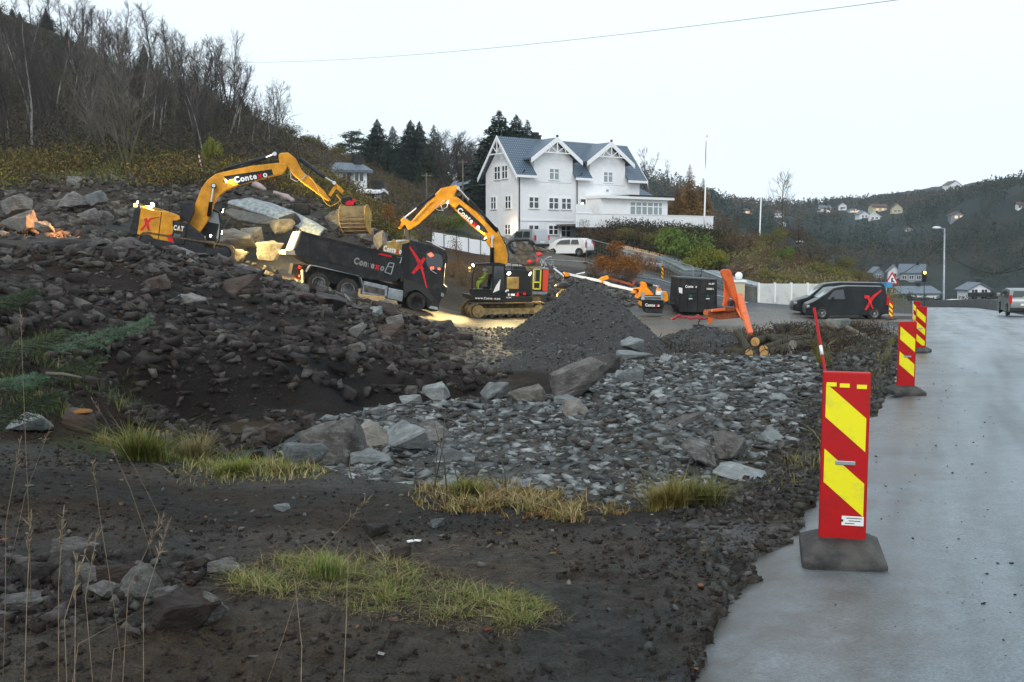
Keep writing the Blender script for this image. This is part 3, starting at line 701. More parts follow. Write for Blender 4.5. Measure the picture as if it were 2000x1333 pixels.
    a = MB(); S.poly(a, [z((1432,140))[0], z((1446,122))[0], z((1510,116))[0], z((1572,165))[0], z((1622,262))[0], *z7((170,640),(250,712),(335,790),(372,845),(395,870),(372,878),(330,852),(150,722),(60,645),(5,570)), z((1480,252))[0], z((1440,215))[0]], BD+.07, BD+.43)
    arm = a.build('arm', M['yellow'], root, bevel=.04)
    cylinder(S, boom, *z((990,262),(1332,160),(1402,130)), .11, BD+.1)
    cylinder(S, arm, z((1602,168))[0], z((1812,322))[0], z((1886,366))[0], .1, BD+.15)
    cylinder(S, boom, *z((866,640),(885,520),(906,388)), .1, BD-.15)
    mb = MB(); mb.tube([S.L(*z((905,388))[0], BD-.25), S.L(*z((905,388))[0], BD+.05)], .13, 12); mb.build('boom_pin', M['dark_steel'], boom)
    for off in (0, 8):
        mb = MB(); mb.tube([S.L(*q, BD+.1+off*.02) for q in z((715,690-off),(740,600-off),(790,460-off),(835,365-off),(900,300-off),(990,262-off),(1200,216-off),(1440,190-off),(1500,205))], .02, 6); mb.build('hose', M['hose'], boom)
    mb = MB(); mb.tube([S.L(*q, BD-.03) for q in z((1530,270),(1535,330),(1580,355),(1630,330),(1660,300),(1640,290))], .025, 6); mb.build('hose', M['galv'], arm)
    mb = MB(); mb.tube([S.L(*q, BD-.03) for q in z7((190,650),(230,690),(280,770),(310,840),(350,900),(390,925),(440,900),(480,870))], .025, 6); mb.build('hose', M['bucket_yellow'], arm)
    mb = MB(); mb.beam(S.L(*z7((380,830))[0], BD+.1), S.L(*z7((440,740))[0], BD+.1), .06, .16); mb.beam(S.L(*z7((430,735))[0], BD+.1), S.L(*z7((500,800))[0], BD+.1), .06, .2); mb.beam(S.L(*z7((440,820))[0], BD), S.L(*z7((520,920))[0], BD), .05, .07); mb.build('bucket_link', M['yellow'], arm)
    mb = MB(); S.poly(mb, z7((480,850),(560,830),(610,870),(620,915),(520,925),(480,890)), BD-.05, BD+.55); q_ = mb.build('tilt_rotator', M['black_paint'], root, bevel=.05)
    mb = MB(); S.poly(mb, z7((520,890),(560,870),(600,885),(590,915),(525,915)), BD-.1, BD-.04); S.poly(mb, z7((580,860),(610,860),(612,885),(590,890)), BD-.1, BD-.04); mb.build('rotator_motor', M['spray_red'], q_)
    # bucket turned sideways: its wide curved back faces the viewer
    b0 = S.L(*z7((492,920))[0], .9); Wb = 1.28
    Bm = Matrix.Translation(b0) @ Matrix.Rotation(R(-24), 4, 'Z')
    prof = [(.0,.0),(-.30,-.04),(-.42,-.40),(-.40,-.72),(-.22,-1.02),(.12,-1.28),(.50,-1.36)]   # (depth, height), outside shell
    inn = [(.50,-1.32),(.14,-1.22),(-.16,-.96),(-.33,-.70),(-.35,-.40),(-.24,-.10),(0,-.06)]
    mb = MB(); n = len(prof)
    for i in range(n-1):
        (a0, c0), (a1, c1) = prof[i], prof[i+1]; (d0, e0), (d1, e1) = inn[n-1-i], inn[n-2-i]
        mb.add([(0,a0,c0),(Wb,a0,c0),(Wb,a1,c1),(0,a1,c1),(0,d0,e0),(Wb,d0,e0),(Wb,d1,e1),(0,d1,e1)], [(0,1,2,3),(4,7,6,5),(0,3,7,4),(1,5,6,2),(0,4,5,1),(3,2,6,7)])
    mb.v = [tuple(Bm @ Vector(v)) for v in mb.v]; bk = mb.build('bucket', mat('muddy_bucket', (.06,.058,.05), .7, col2=(.15,.12,.06), nscale=2.5, bump=.5), root)
    mb = MB()
    for i in range(5):
        t = .42 + i*.13; zq = -1.3*t; 
        yq = np.interp(-zq, [0,.04,.4,.72,1.02,1.28,1.36], [0,-.3,-.42,-.4,-.22,.12,.5]); mb.box(.02, Wb-.02, yq-.05, yq+.02, zq-.02, zq+.03)
    mb.v = [tuple(Bm @ Vector(v)) for v in mb.v]; mb.build('wear_strip', M['worn_steel'], bk)
    for e in (-.04, Wb):
        mb = MB(); vs = [(e, y, q) for y, q in ((-.1,.06),(-.31,-.04),(-.43,-.4),(-.41,-.72),(-.23,-1.04),(.1,-1.3),(.55,-1.42),(.45,-.9),(.62,-.45),(.5,-.3),(.2,.0))]
        n = len(vs); mb.add(vs + [(e+.04, y, q) for _, y, q in vs], [tuple(range(n)), tuple(range(2*n-1, n-1, -1))] + [(i, (i+1) % n, n+(i+1) % n, n+i) for i in range(n)])
        mb.v = [tuple(Bm @ Vector(v)) for v in mb.v]; mb.build('side_plate', M['bucket_yellow'], bk)
    # lights
    lamp(root, S.L(*z((290,522))[0], .3), Vector((-1,-.3,-.1)), 200, .06, (1,.75,.45), 130)
    lamp(root, S.L(*z((410,538))[0], .25), Vector((-.5,-.5,-.6)), 300, .1, ang=120)
    lamp(boom, S.L(*z((1000,352))[0], BD-.14), S.L(*z((1120,340))[0], BD)-S.L(*z((1000,352))[0], BD-.1), 60, .07, ang=90)
    for dd in (1.75, 2.45): lamp(cab_, S.L(*z((975,592))[0], dd), Vector((1,.3,-.36)), 3600, .1, (1,.74,.26), 125)
    lamp(root, S.L(*z((968,770))[0], 1.2), Vector((1,.2,-.10)), 2300, .08, (1,.62,.28), 100)
    lamp(root, S.L(*z((878,795))[0], 1.2), Vector((1,-.3,-.25)), 0, .06)
    mb = MB(); mb.sphere(S.L(*z((875,858))[0], 1.5), .08, 10); mb.sphere(S.L(*z((850,895))[0], 1.4), .07, 10); mb.build('amber_lamp', M['lamp_amber'], root)
    # amber beacon glow on the rocks at the far left
    ld = bpy.data.lights.new('beacon_light', 'SPOT'); ld.energy = 5200; ld.color = (1,.42,.14); ld.spot_size = R(70); ld.shadow_soft_size = .08; ld.spot_blend = .5
    lo = bpy.data.objects.new('beacon_light', ld); COL.objects.link(lo); lo.parent = root; lo.location = S.L(*z((262,560))[0], .0) + Vector((-.2,0,.1)); lo.rotation_euler = Vector((-1,.13,-.03)).to_track_quat('-Z','Y').to_euler()
    mb = MB(); mb.lathe([(.09,0),(.09,.12),(.05,.16)], S.L(*z((270,560))[0], .2), 'z', 10); mb.build('beacon', M['lamp_amber'], root)
    return S, root
S1, exc1 = excavator_bank()

# ---- wheels and dump truck
def wheel(parent, c_, r, wd, sg=1, rim='alu', hubdepth=.12):
    """wheel standing in the local xz plane; c_ = centre of its outer face, it extends sg*wd away"""
    mb = MB(); q = [(r*.60,.02),(r*.66,0),(r*.9,0),(r*.98,.03),(r,.08),(r,wd-.08),(r*.9,wd),(r*.6,wd)]
    mb.lathe([(a, h*sg) for a, h in q], c_, n=26); t = mb.build('tyre', M['rubber'], None, True)
    w_ = t; w_.name = 'wheel'; w_.parent = parent
    mb = MB(); q = [(.02,hubdepth*.2),(r*.16,hubdepth*.2),(r*.2,hubdepth),(r*.46,hubdepth),(r*.56,.03),(r*.62,-.005),(r*.62,.02)]
    mb.lathe([(a, h*sg) for a, h in q], c_, n=26); mb.build('rim', M[rim], w_, True)
    return w_
def dump_truck():
    S = Side(815, 606, 52.6, R(20)); z = Zm(500, 430, 4.9375)
    root = S.empty('dump_truck', 'black tipper truck sloping nose down behind the rock bank, red cross on its cab', 'dump truck')
    Wd = 2.5
    mb = MB(); S.poly(mb, z((360,420),(520,440),(1000,530),(1380,640),(1500,690),(1480,760),(1000,660),(480,560),(340,520)), .7, Wd-.7)
    mb.build('chassis', M['dark_steel'], root)
    # tipper: open box of plates
    side = z((445,112),(1398,352),(1392,560),(1330,600),(1050,568),(540,430),(372,330),(368,285),(415,232))
    mb = MB(); S.poly(mb, side, 0, .07); S.poly(mb, side, Wd-.07, Wd)
    S.poly(mb, z((375,285),(1392,560),(1330,600),(1050,568),(540,430),(372,330)), .07, Wd-.07)
    S.poly(mb, z((1340,335),(1398,352),(1392,560),(1335,545)), .07, Wd-.07)
    tip = mb.build('tipper_body', M['dusty_black'], root, bevel=.02)
    mb = MB(); S.poly(mb, z((440,108),(1400,348),(1400,366),(440,128)), -.05, .04); S.poly(mb, z((400,330),(1392,552),(1392,562),(400,344)), -.03, .0); mb.build('body_rib', M['dusty_black'], tip)
    mb = MB()
    for x in (520, 700, 1090, 1345): 
        y0 = 112 + (x-445)*.2518; S.poly(mb, z((x,y0+20),(x+16,y0+24),(x+10,y0+220),(x-6,y0+215)), -.025, .0)
    mb.build('side_post', M['dusty_black'], tip)
    side_text(S, CONT, *z((938,418),(1232,492)), 12.5, -.005, tip, [M['grey_text'], M['red']], bold=.05)
    mb = MB(); S.poly(mb, z((1185,318),(1308,345),(1306,362),(1183,335)), -.06, -.05); mb.build('red_strip', M['red'], tip)
    side_text(S, [('FORSTE', 0)], *z((1195,332),(1295,356)), 1.6, -.06, tip, [M['dusty_black']]) if False else None
    mb = MB()
    for a, b in (((1285,412),(1332,420)), ((1332,420),(1302,525)), ((1285,412),(1242,500)), ((1242,500),(1302,525)), ((1272,448),(1320,456)), ((1360,355),(1404,364)), ((1404,364),(1392,414)), ((1392,414),(1382,412))):
        mb.beam(S.L(*z(a)[0], -.03), S.L(*z(b)[0], -.03), .02, .045)
    mb.build('ladder', M['galv'], tip)
    # tailgate, lit by the excavator's lamps, their glow also put into its pale colour
    tgp = mat('lamplit_pale', (.42,.36,.28), .5, noise=.2, nscale=3, bump=.1)
    Ms = Matrix.Translation(S.L(*z((440,115))[0], 0))
    t0 = S.L(*z((440,112))[0], 0); t1 = S.L(*z((375,275))[0], 0)
    mb = MB(); e = Vector((-.06,0,.02))
    def plate(u0, u1, v0, v1, off, th):
        vs = []
        for o in (off, off+th):
            for v, u in ((v0,u0),(v0,u1),(v1,u1),(v1,u0)):
                p = t0.lerp(t1, v); p = p + Vector((-1,0,-.25)).normalized()*o; vs.append((p.x, u*Wd, p.z))
        mb.add(vs, [(0,1,2,3),(4,7,6,5),(0,4,5,1),(1,5,6,2),(2,6,7,3),(3,7,4,0)])
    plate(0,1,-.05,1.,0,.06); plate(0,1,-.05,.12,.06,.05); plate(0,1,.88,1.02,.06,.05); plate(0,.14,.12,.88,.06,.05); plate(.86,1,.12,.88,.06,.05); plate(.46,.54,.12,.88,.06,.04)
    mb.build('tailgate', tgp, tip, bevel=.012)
    mb = MB(); p = S.L(*z((370,285))[0], 0); mb.prism([(p.x,p.z),(p.x-.45,p.z-.05),(p.x-.42,p.z-.25),(p.x+.1,p.z-.28)], 0, Wd); mb.build('bumper_beam', tgp, root, bevel=.02)  # same pale colour with the lamp glow painted in, as on the mud flaps
    # rear underrun, mud flaps, lights
    mb = MB(); p = S.L(*z((470,520))[0], .05)
    mb.box(p.x-.12, p.x-.06, .0, .5, p.z-.55, p.z+.2); mb.box(p.x-.12, p.x-.06, Wd-.5, Wd, p.z-.55, p.z+.2); mb.build('mud_flap', tgp, root)
    mb = MB(); mb.box(p.x-.2, p.x-.1, .15, Wd-.15, p.z+.25, p.z+.38); mb.box(p.x-.3, p.x+.1, .9, 1.1, p.z-.3, p.z+.4); mb.box(p.x-.3, p.x+.1, 1.45, 1.6, p.z-.3, p.z+.4); mb.beam((p.x-.25,.3,p.z-.2),(p.x+.1,2.1,p.z+.3),.06,.06); mb.build('rear_frame', M['rust'], root)
    mb = MB()
    for y in (.2, .45, 1.95, 2.2): mb.box(p.x-.24, p.x-.2, y, y+.16, p.z+.27, p.z+.37)
    mb.build('rear_lamp', M['lens_red'], root)
    # fender line
    mb = MB(); pts = z((478,500),(520,437),(560,440),(985,540),(1003,560),(1024,632))
    for a, b in zip(pts[:-1], pts[1:]): mb.beam(S.L(*a, .25), S.L(*b, .25), .5, .045)
    mb.build('mudguard', M['alu'], root)
    for q, rr in (((605,612),.53), ((885,672),.56)):
        cpt = S.L(*z(q)[0], .05); wheel(root, cpt, rr, .32, 1); wheel(root, cpt + Vector((0,Wd-.1,0)), rr, .32, -1)
    cpt = S.L(*z((1552,790))[0], .05); wheel(root, cpt, .50, .32, 1, 'dark_steel'); wheel(root, cpt + Vector((0,Wd-.1,0)), .5, .32, -1, 'dark_steel')
    mb = MB(); S.poly(mb, z((1042,588),(1272,640),(1262,742),(1024,716)), .05, .6); mb.build('battery_box', M['alu'], root, bevel=.03)
    mb = MB(); S.poly(mb, z((1046,625),(1245,672),(1240,730),(1040,690)), .03, .06); mb.build('box_cover', M['worn_steel'], root)
    mb = MB(); S.poly(mb, z((1280,652),(1428,682),(1412,792),(1266,762)), .05, .65); mb.build('fuel_tank', M['alu'], root, bevel=.06)
    # cab
    cabp = z((1395,222),(1490,190),(1560,208),(1700,245),(1790,280),(1822,312),(1830,420),(1818,615),(1836,650),(1830,705),(1775,800),(1762,882),(1700,882),(1655,850),(1640,752),(1590,700),(1540,680),(1480,700),(1440,760),(1418,740),(1420,600),(1392,600))
    mb = MB(); S.poly(mb, cabp, .03, Wd-.03); cab_ = mb.build('cab', M['dusty_black'], root, bevel=.07)
    mb = MB(); S.poly(mb, z((1420,232),(1480,215),(1478,640),(1425,640)), -.01, .03); mb.build('air_intake', M['hose'], cab_)
    mb = MB(); S.poly(mb, z((1640,325),(1668,305),(1780,335),(1800,370),(1800,440),(1785,488),(1665,482),(1640,400)), .0, .04); wnd = mb.build('side_window', M['glass'], cab_)
    mb = MB(); S.poly(mb, z((1655,330),(1690,315),(1715,345),(1680,358)), -.008, .0); S.poly(mb, z((1680,455),(1715,452),(1715,474),(1682,474)), -.008, .0); S.poly(mb, z((1755,462),(1778,464),(1776,482),(1755,480)), -.008, 0); mb.build('painted_reflection', M['reflection_red'], wnd)  # red reflections painted on the glass as glowing patches, no lamp here
    mb = MB()
    def stroke(a, b, w0, w1):
        A_ = S.L(*z(a)[0], .022); B_ = S.L(*z(b)[0], .022); mb.beam(A_, B_, .012, w0, .012, w1)
    stroke((1482,258),(1560,380),.08,.16); stroke((1560,380),(1605,480),.2,.15); stroke((1600,470),(1655,690),.12,.04); stroke((1628,365),(1560,460),.13,.2); stroke((1565,455),(1510,515),.2,.13)
    mb.build('painted_cross', M['spray_red'], cab_)
    mb = MB(); S.poly(mb, z((1425,565),(1540,600),(1650,660),(1720,760),(1700,800),(1640,740),(1585,690),(1540,672),(1475,690),(1440,700),(1422,640)), -.02, .05); mb.build('wheel_arch', mat('grey_black', (.035,.034,.033), .6), cab_)
    mb = MB(); mb.beam(S.L(*z((1680,480))[0], -.01), S.L(*z((1740,518))[0], -.01), .02, .04); mb.build('door_handle', M['chrome'], cab_)
    mb = MB(); S.poly(mb, z((1690,830),(1750,840),(1755,870),(1665,850)), -.03, .3); mb.build('step', M['galv'], cab_)
    mb = MB(); S.poly(mb, z((1818,315),(1840,330),(1845,410),(1832,420)), .25, Wd-.25); S.poly(mb, z((1800,290),(1836,315),(1834,332),(1800,310)), .1, Wd-.1); mb.build('sun_visor', M['black_paint'], cab_)
    # windscreen on the nose face
    mb = MB(); S.poly(mb, z((1824,340),(1834,420),(1828,560),(1822,560)), .2, Wd-.2); mb.build('windscreen', M['glass'], cab_)
    mb = MB(); S.poly(mb, z((1828,630),(1845,650),(1838,710),(1815,740)), .1, Wd-.1); mb.build('bumper', M['dusty_black'], cab_, bevel=.03)
    for dd in (.25, Wd-.45):
        mb = MB(); S.poly(mb, z((1790,700),(1815,715),(1805,745),(1785,735)), dd-.3 if dd < 1 else dd, dd+.2); mb.build('headlight', M['pale_glass'], cab_)
    mb = MB(); mb.tube([S.L(*q, .3) for q in z((1700,232),(1750,255),(1822,290))], .035, 6); mb.tube([S.L(*q, .9) for q in z((1640,205),(1700,222),(1822,290))], .03, 6); mb.build('roof_rail', M['chrome'], cab_)
    mb = MB(); mb.beam(S.L(*z((1838,350))[0], -.05), S.L(*z((1832,420))[0], -.05), .1, .1); mb.build('mirror', M['black_paint'], cab_)
    # headboard over the cab with lettering on its rear-facing side
    mb = MB(); S.poly(mb, z((1222,300),(1235,240),(1300,232),(1300,215),(1325,182),(1345,190),(1350,215),(1480,195),(1480,215),(1410,235),(1395,330),(1330,330)), .02, .06)
    hb = mb.build('headboard', M['bucket_yellow'], tip)
    mb = MB(); S.poly(mb, z((1345,212),(1470,190),(1482,200),(1380,240)), .06, Wd-.1); mb.build('headboard_roof', M['alu'], hb)
    side_text(S, [('Conte', 0), ('x', 1), ('o', 0)], *z((1228,298),(1400,328)), 11, .01, hb, [M['white_text'], M['red']], bold=.04)
    return S, root
ST_, truck = dump_truck()
# ------------------------------------------------------------------ rocks and rubble
def tinted(name, rough=.85, spec=.2, bump=0, bscale=20, nz_=.35, nscale=6):
    m = mat(name, (.1,.1,.1), rough, spec=spec, bump=bump, bscale=bscale); t = m.node_tree; b = t.nodes['Principled BSDF']
    a = t.nodes.new('ShaderNodeAttribute'); a.attribute_name = 'tint'
    if nz_:
        tc = t.nodes.new('ShaderNodeNewGeometry'); n = t.nodes.new('ShaderNodeTexNoise'); n.inputs['Scale'].default_value = nscale; n.inputs['Detail'].default_value = 5
        t.links.new(tc.outputs['Position'], n.inputs['Vector'])
        r_ = t.nodes.new('ShaderNodeMapRange'); r_.inputs[1].default_value = .3; r_.inputs[2].default_value = .7; r_.inputs[3].default_value = 1-nz_; r_.inputs[4].default_value = 1+nz_
        t.links.new(n.outputs['Fac'], r_.inputs[0]); v = t.nodes.new('ShaderNodeVectorMath'); v.operation = 'SCALE'
        t.links.new(a.outputs['Color'], v.inputs[0]); t.links.new(r_.outputs[0], v.inputs['Scale']); t.links.new(v.outputs[0], b.inputs['Base Color'])
    else: t.links.new(a.outputs['Color'], b.inputs['Base Color'])
    return m
M['stone_bits'] = tinted('stone_bits', .8, .25, .8, 30, .4, 9)
M['leafy'] = tinted('leafy', .85, .15, 0, 20, 0)
def rock_mat(name, c1, c2, c3, sc=1.4, rough=.8, moss=None):
    m = bpy.data.materials.new(name); m.use_nodes = True; t = m.node_tree; b = t.nodes['Principled BSDF']; L = t.links.new; N = t.nodes.new
    tc = N('ShaderNodeTexCoord'); oi = N('ShaderNodeObjectInfo')
    ad = N('ShaderNodeVectorMath'); ad.operation = 'ADD'; L(tc.outputs['Object'], ad.inputs[0]); L(oi.outputs['Location'], ad.inputs[1])
    def nz_(s_, d=6, v=None):
        n = N('ShaderNodeTexNoise'); n.inputs['Scale'].default_value = s_; n.inputs['Detail'].default_value = d; n.inputs['Roughness'].default_value = .7; L(v or ad.outputs[0], n.inputs['Vector']); return n.outputs['Fac']
    st = N('ShaderNodeMapping'); st.inputs['Scale'].default_value = (1,1,5); st.inputs['Rotation'].default_value = (.3,.2,0); L(ad.outputs[0], st.inputs[0])
    r1 = N('ShaderNodeValToRGB'); r1.color_ramp.elements[0].position = .38; r1.color_ramp.elements[1].position = .6; r1.color_ramp.elements[0].color = (*c1,1); r1.color_ramp.elements[1].color = (*c2,1)
    L(nz_(sc), r1.inputs[0])
    r2 = N('ShaderNodeValToRGB'); r2.color_ramp.elements[0].position = .5; r2.color_ramp.elements[1].position = .72; r2.color_ramp.elements[0].color = (0,0,0,1); r2.color_ramp.elements[1].color = (1,1,1,1)
    L(nz_(sc*1.7, 6, st.outputs[0]), r2.inputs[0])
    mx = N('ShaderNodeMix'); mx.data_type = 'RGBA'; L(r2.outputs[0], mx.inputs[0]); L(r1.outputs[0], mx.inputs[6]); mx.inputs[7].default_value = (*c3,1)
    mr = N('ShaderNodeMapRange'); mr.inputs[3].default_value = .6; mr.inputs[4].default_value = 1.35; L(oi.outputs['Random'], mr.inputs[0])
    vs = N('ShaderNodeVectorMath'); vs.operation = 'SCALE'; L(mx.outputs[2], vs.inputs[0]); L(mr.outputs[0], vs.inputs['Scale']); L(vs.outputs[0], b.inputs['Base Color'])
    b.inputs['Roughness'].default_value = rough; b.inputs['Specular IOR Level'].default_value = .25
    bp = N('ShaderNodeBump'); bp.inputs['Strength'].default_value = .9; bp.inputs['Distance'].default_value = .05; L(nz_(5, 8), bp.inputs['Height']); L(bp.outputs[0], b.inputs['Normal'])
    return m
M['slate'] = rock_mat('slate', (.12,.13,.13), (.21,.228,.228), (.30,.32,.315))
M['dark_rock'] = rock_mat('dark_rock', (.026,.022,.021), (.062,.054,.050), (.095,.086,.078))
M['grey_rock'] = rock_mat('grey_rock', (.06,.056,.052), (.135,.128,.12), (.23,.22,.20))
M['brown_rock'] = rock_mat('brown_rock', (.028,.018,.014), (.06,.042,.034), (.10,.085,.075))
M['pale_rock'] = rock_mat('pale_rock', (.09,.082,.07), (.18,.168,.148), (.25,.235,.21))

def rock_mesh(seed, flat=1.0, npt=15, sub=2, amp=.05, box=.55):
    r = np.random.default_rng(seed)
    P = r.uniform(-1, 1, (npt, 3)); P = P/ (np.abs(P).max(1, keepdims=True)**box); P[:,2] *= flat
    if flat < .6: P[:,:2] *= r.uniform(.8,1.1,(npt,1))
    bm = bmesh.new()
    for p in P: bm.verts.new(p)
    bmesh.ops.convex_hull(bm, input=bm.verts); 
    for v in [v for v in bm.verts if not v.link_faces]: bm.verts.remove(v)
    bmesh.ops.dissolve_limit(bm, angle_limit=R(14), verts=bm.verts, edges=bm.edges)
    if sub:
        bmesh.ops.bevel(bm, geom=list(bm.edges), offset=.05, segments=1, affect='EDGES')
        bmesh.ops.triangulate(bm, faces=bm.faces)
        for _ in range(sub):
            bmesh.ops.subdivide_edges(bm, edges=[e for e in bm.edges if e.calc_length() > .28], cuts=1)
            bmesh.ops.triangulate(bm, faces=bm.faces)
        bm.normal_update()
        for v in bm.verts:
            x, y, z = v.co; n = vn(np.array([x*2.3+seed*3.1+z]), np.array([y*2.3+z*1.7]))[0]*1.4 + vn(np.array([x*6+seed]), np.array([y*6+z*5]))[0]*.7
            v.co += v.normal * n * amp
    bmesh.ops.triangulate(bm, faces=bm.faces)
    return bm
def rock_data(name, seed, m, **k):
    bm = rock_mesh(seed, **k); me = bpy.data.meshes.new(name); bm.to_mesh(me); bm.free(); me.materials.append(m); return me
SHAPES = {}
for mk in ('slate','dark_rock','grey_rock','brown_rock','pale_rock'):
    SHAPES[mk] = [rock_data('boulder', 100+i, M[mk], flat=(.75,.6,.9,.45,.7,.8)[i], npt=(12,14,10,12,16,9)[i], sub=2, amp=.09) for i in range(6)]
SLAB = [rock_data('slab', 200+i, M['slate'], flat=.28, npt=10, sub=2, amp=.05) for i in range(4)]
rock_n = 0
def put_rock(mesh, p, size, rot, label, group, name='boulder', sink=.3):
    global rock_n; rock_n += 1
    o = bpy.data.objects.new(name, mesh); COL.objects.link(o)
    o.scale = size; o.rotation_euler = rot; o.location = (p[0], p[1], p[2] + size[2]*(1-2*sink)*.75)
    tag(o, label, 'rock', group); return o
def named(x, yb, wpx, hpx, kind, shape, label, rz=None, tilt=(0,0), name='boulder', Y=None, group=None, depth=.8):
    p = at(x, yb, Y) if Y else hit(x, yb - hpx*.12)
    k = p.y/2000; m = (SLAB if shape >= 10 else SHAPES[kind])[shape % 10]
    sx = wpx*k/2*1.28; sz = 1.25*hpx*k/2/(.28 if shape >= 10 else (.75,.6,.9,.45,.7,.8)[shape])*.95
    return put_rock(m, (p.x, p.y+sx*depth*.3, p.z), (sx, sx*depth, sz), (tilt[0], tilt[1], rz if rz is not None else random.uniform(-.5,.5)), label, group, name, .3)
GB = 'named boulders of the site'
# the boulders one can point to
named(648,918,120,118,'grey_rock',0,'tallest grey boulder at the near left edge of the slate rubble',.3,(0,.1))
named(582,918,95,52,'slate',1,'long low blue-grey block with a flat top left of the tallest boulder',.1)
named(740,880,100,55,'pale_rock',3,'pale brownish sloping slab just right of the tallest boulder',-.2,(0,.25))
named(820,890,110,50,'slate',10,'flat-topped pale slab resting behind the dead twigs',.1,(.1,-.1),'slab')
named(858,862,80,40,'grey_rock',3,'brown-grey wedge of rock behind the flat-topped pale slab',.4,(0,.2))
named(725,915,75,42,'slate',4,'rounded slate rock in front of the brownish sloping slab',.2)
named(545,868,52,45,'brown_rock',4,'brown rock beside the puddle edge',.6)
named(885,905,75,34,'slate',3,'light slab lying at the foot of the flat-topped slab',-.5,(0,-.2))
named(845,785,60,42,'slate',0,'grey rock at the dark hollow under the far pit wall',.5)
named(800,795,45,24,'slate',2,'small blocky rock left of the rock at the dark hollow',.1)
named(1118,785,130,70,'grey_rock',1,'large tilted slab leaning up at the edge of the gravel cone',-.35,(0,-.35))
named(1180,745,80,56,'dark_rock',2,'dark block perched on the upper end of the large tilted slab',.3)
named(1035,790,62,42,'pale_rock',0,'pale cube-like rock at the lower end of the large tilted slab',.5)
named(985,785,75,34,'slate',10,'thin light slab lying left of the pale cube-like rock',.2,(0,-.35),'slab')
named(1148,712,40,32,'slate',2,'light pointed rock behind the dark perched block',.6)
named(1110,795,50,26,'slate',4,'greenish pale rock below the large tilted slab',.0)
named(1135,818,72,38,'pale_rock',3,'bright pale rock in the middle of the slate rubble',.4,(0,.15))
named(1237,755,45,42,'slate',0,'upright pointed light rock behind the slate rubble',.6)
named(1385,915,100,52,'grey_rock',3,'left of two long grey rocks leaning at the near edge of the rubble',.5,(0,.5))
named(1420,905,70,60,'grey_rock',1,'right of two long grey rocks leaning at the near edge of the rubble',.7,(0,.7))
named(995,948,32,24,'slate',2,'small round grey rock below the rubble edge',.2)
named(355,1240,140,96,'brown_rock',5,'dark red-brown boulder alone in the near left mud',.4)
named(410,1225,80,80,'grey_rock',5,'grey rock leaning on the dark red-brown boulder',.8,(0,.5))
named(290,1170,95,70,'grey_rock',3,'grey angular rock behind the red-brown boulder',.3,(0,.4))
named(180,1150,110,52,'grey_rock',3,'flat grey rock in the dark heap at the near left',.1)
named(440,1125,62,36,'grey_rock',4,'rounded grey rock left of the green grass patch',.1)
named(265,1120,48,50,'dark_rock',2,'upright dark stone in the near left heap',.6)
named(60,1150,70,50,'dark_rock',1,'dark rock at the left edge of the near heap',.3)
named(320,1185,50,36,'grey_rock',1,'small grey rock between the angular rock and the brown boulder',.9)
named(785,1095,44,28,'brown_rock',2,'dark brown lump above the right part of the grass patch',.5)
named(750,1082,36,18,'pale_rock',3,'small flat pale stone above the grass patch',.1)
named(730,1050,50,26,'dark_rock',1,'dark wet stone beside the white litter',.3)
named(548,1000,30,18,'slate',0,'single blue-grey stone on the bare near mud',.2)
named(855,1032,28,20,'slate',2,'blue-grey stone below the straw strip',.2)
named(75,850,110,34,'slate',10,'pale flat slab at the left below the fir boughs',.2,(0,-.1),'slab')
named(100,535,185,75,'dark_rock',1,'largest dark boulder on the bank below the orange-lit rocks',.1,Y=37.8)
named(35,525,120,62,'dark_rock',0,'broad dark boulder at the left picture edge on the bank',.2,Y=37.2)
named(300,520,118,52,'grey_rock',0,'big pointed grey boulder under the rear of the tilted excavator',.0,Y=40.5)
named(262,492,95,34,'grey_rock',3,'pale long boulder behind the big pointed grey boulder',.1,(0,.1),Y=42.5)
named(200,530,52,52,'dark_rock',2,'dark upright block between the largest dark boulder and the pointed one',.4,(0,.4),Y=38.5)
named(165,545,38,20,'slate',1,'small blue-grey rock below the dark upright block',.3,Y=37.6)
named(300,570,50,36,'brown_rock',0,'reddish rock on the bank below the pointed grey boulder',.2)
named(375,600,50,32,'grey_rock',4,'rounded pale rock half way down the bank',.4)
named(380,530,42,34,'dark_rock',2,'dark cubic rock at the excavator track end',.5,Y=41)
named(440,535,40,44,'brown_rock',0,'tall brown rock in front of the excavator track',.2,Y=41)
named(705,668,30,40,'grey_rock',3,'narrow grey rock standing on the bank below the fuel tank',.3,(0,1.0))
named(765,668,52,40,'brown_rock',2,'red-brown block low on the bank below the truck cab',.4)
named(735,615,24,18,'slate',2,'light cube of stone below the truck step',.3)
named(757,606,34,26,'pale_rock',4,'yellowish rounded rock beside the truck front wheel',.3)
named(640,578,52,16,'grey_rock',3,'flat grey rock under the middle truck wheel',.1,(0,.25))
named(595,570,40,18,'grey_rock',3,'flat rock in front of the rear truck wheel',.1)
named(693,690,34,24,'pale_rock',0,'pale jagged rock at the foot of the bank',.1)
named(160,452,68,58,'grey_rock',0,'tall grey outcrop block behind the orange-lit rocks',.2,Y=58)
named(150,400,60,32,'grey_rock',3,'flat grey cap rock on top of the outcrop',.2,Y=60)
named(182,395,40,30,'slate',0,'pale angular rock beside the cap rock',.3,Y=60)
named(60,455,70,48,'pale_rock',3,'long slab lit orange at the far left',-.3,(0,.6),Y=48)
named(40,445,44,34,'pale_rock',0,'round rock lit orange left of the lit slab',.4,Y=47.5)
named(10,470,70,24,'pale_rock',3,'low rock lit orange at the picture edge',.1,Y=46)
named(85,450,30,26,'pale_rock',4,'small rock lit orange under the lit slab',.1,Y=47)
named(20,410,60,40,'grey_rock',0,'grey boulder above the orange-lit rocks',.1,Y=52)
named(462,505,40,30,'pale_rock',5,'square block lit yellow ahead of the tilted excavator',.15,Y=52.5)
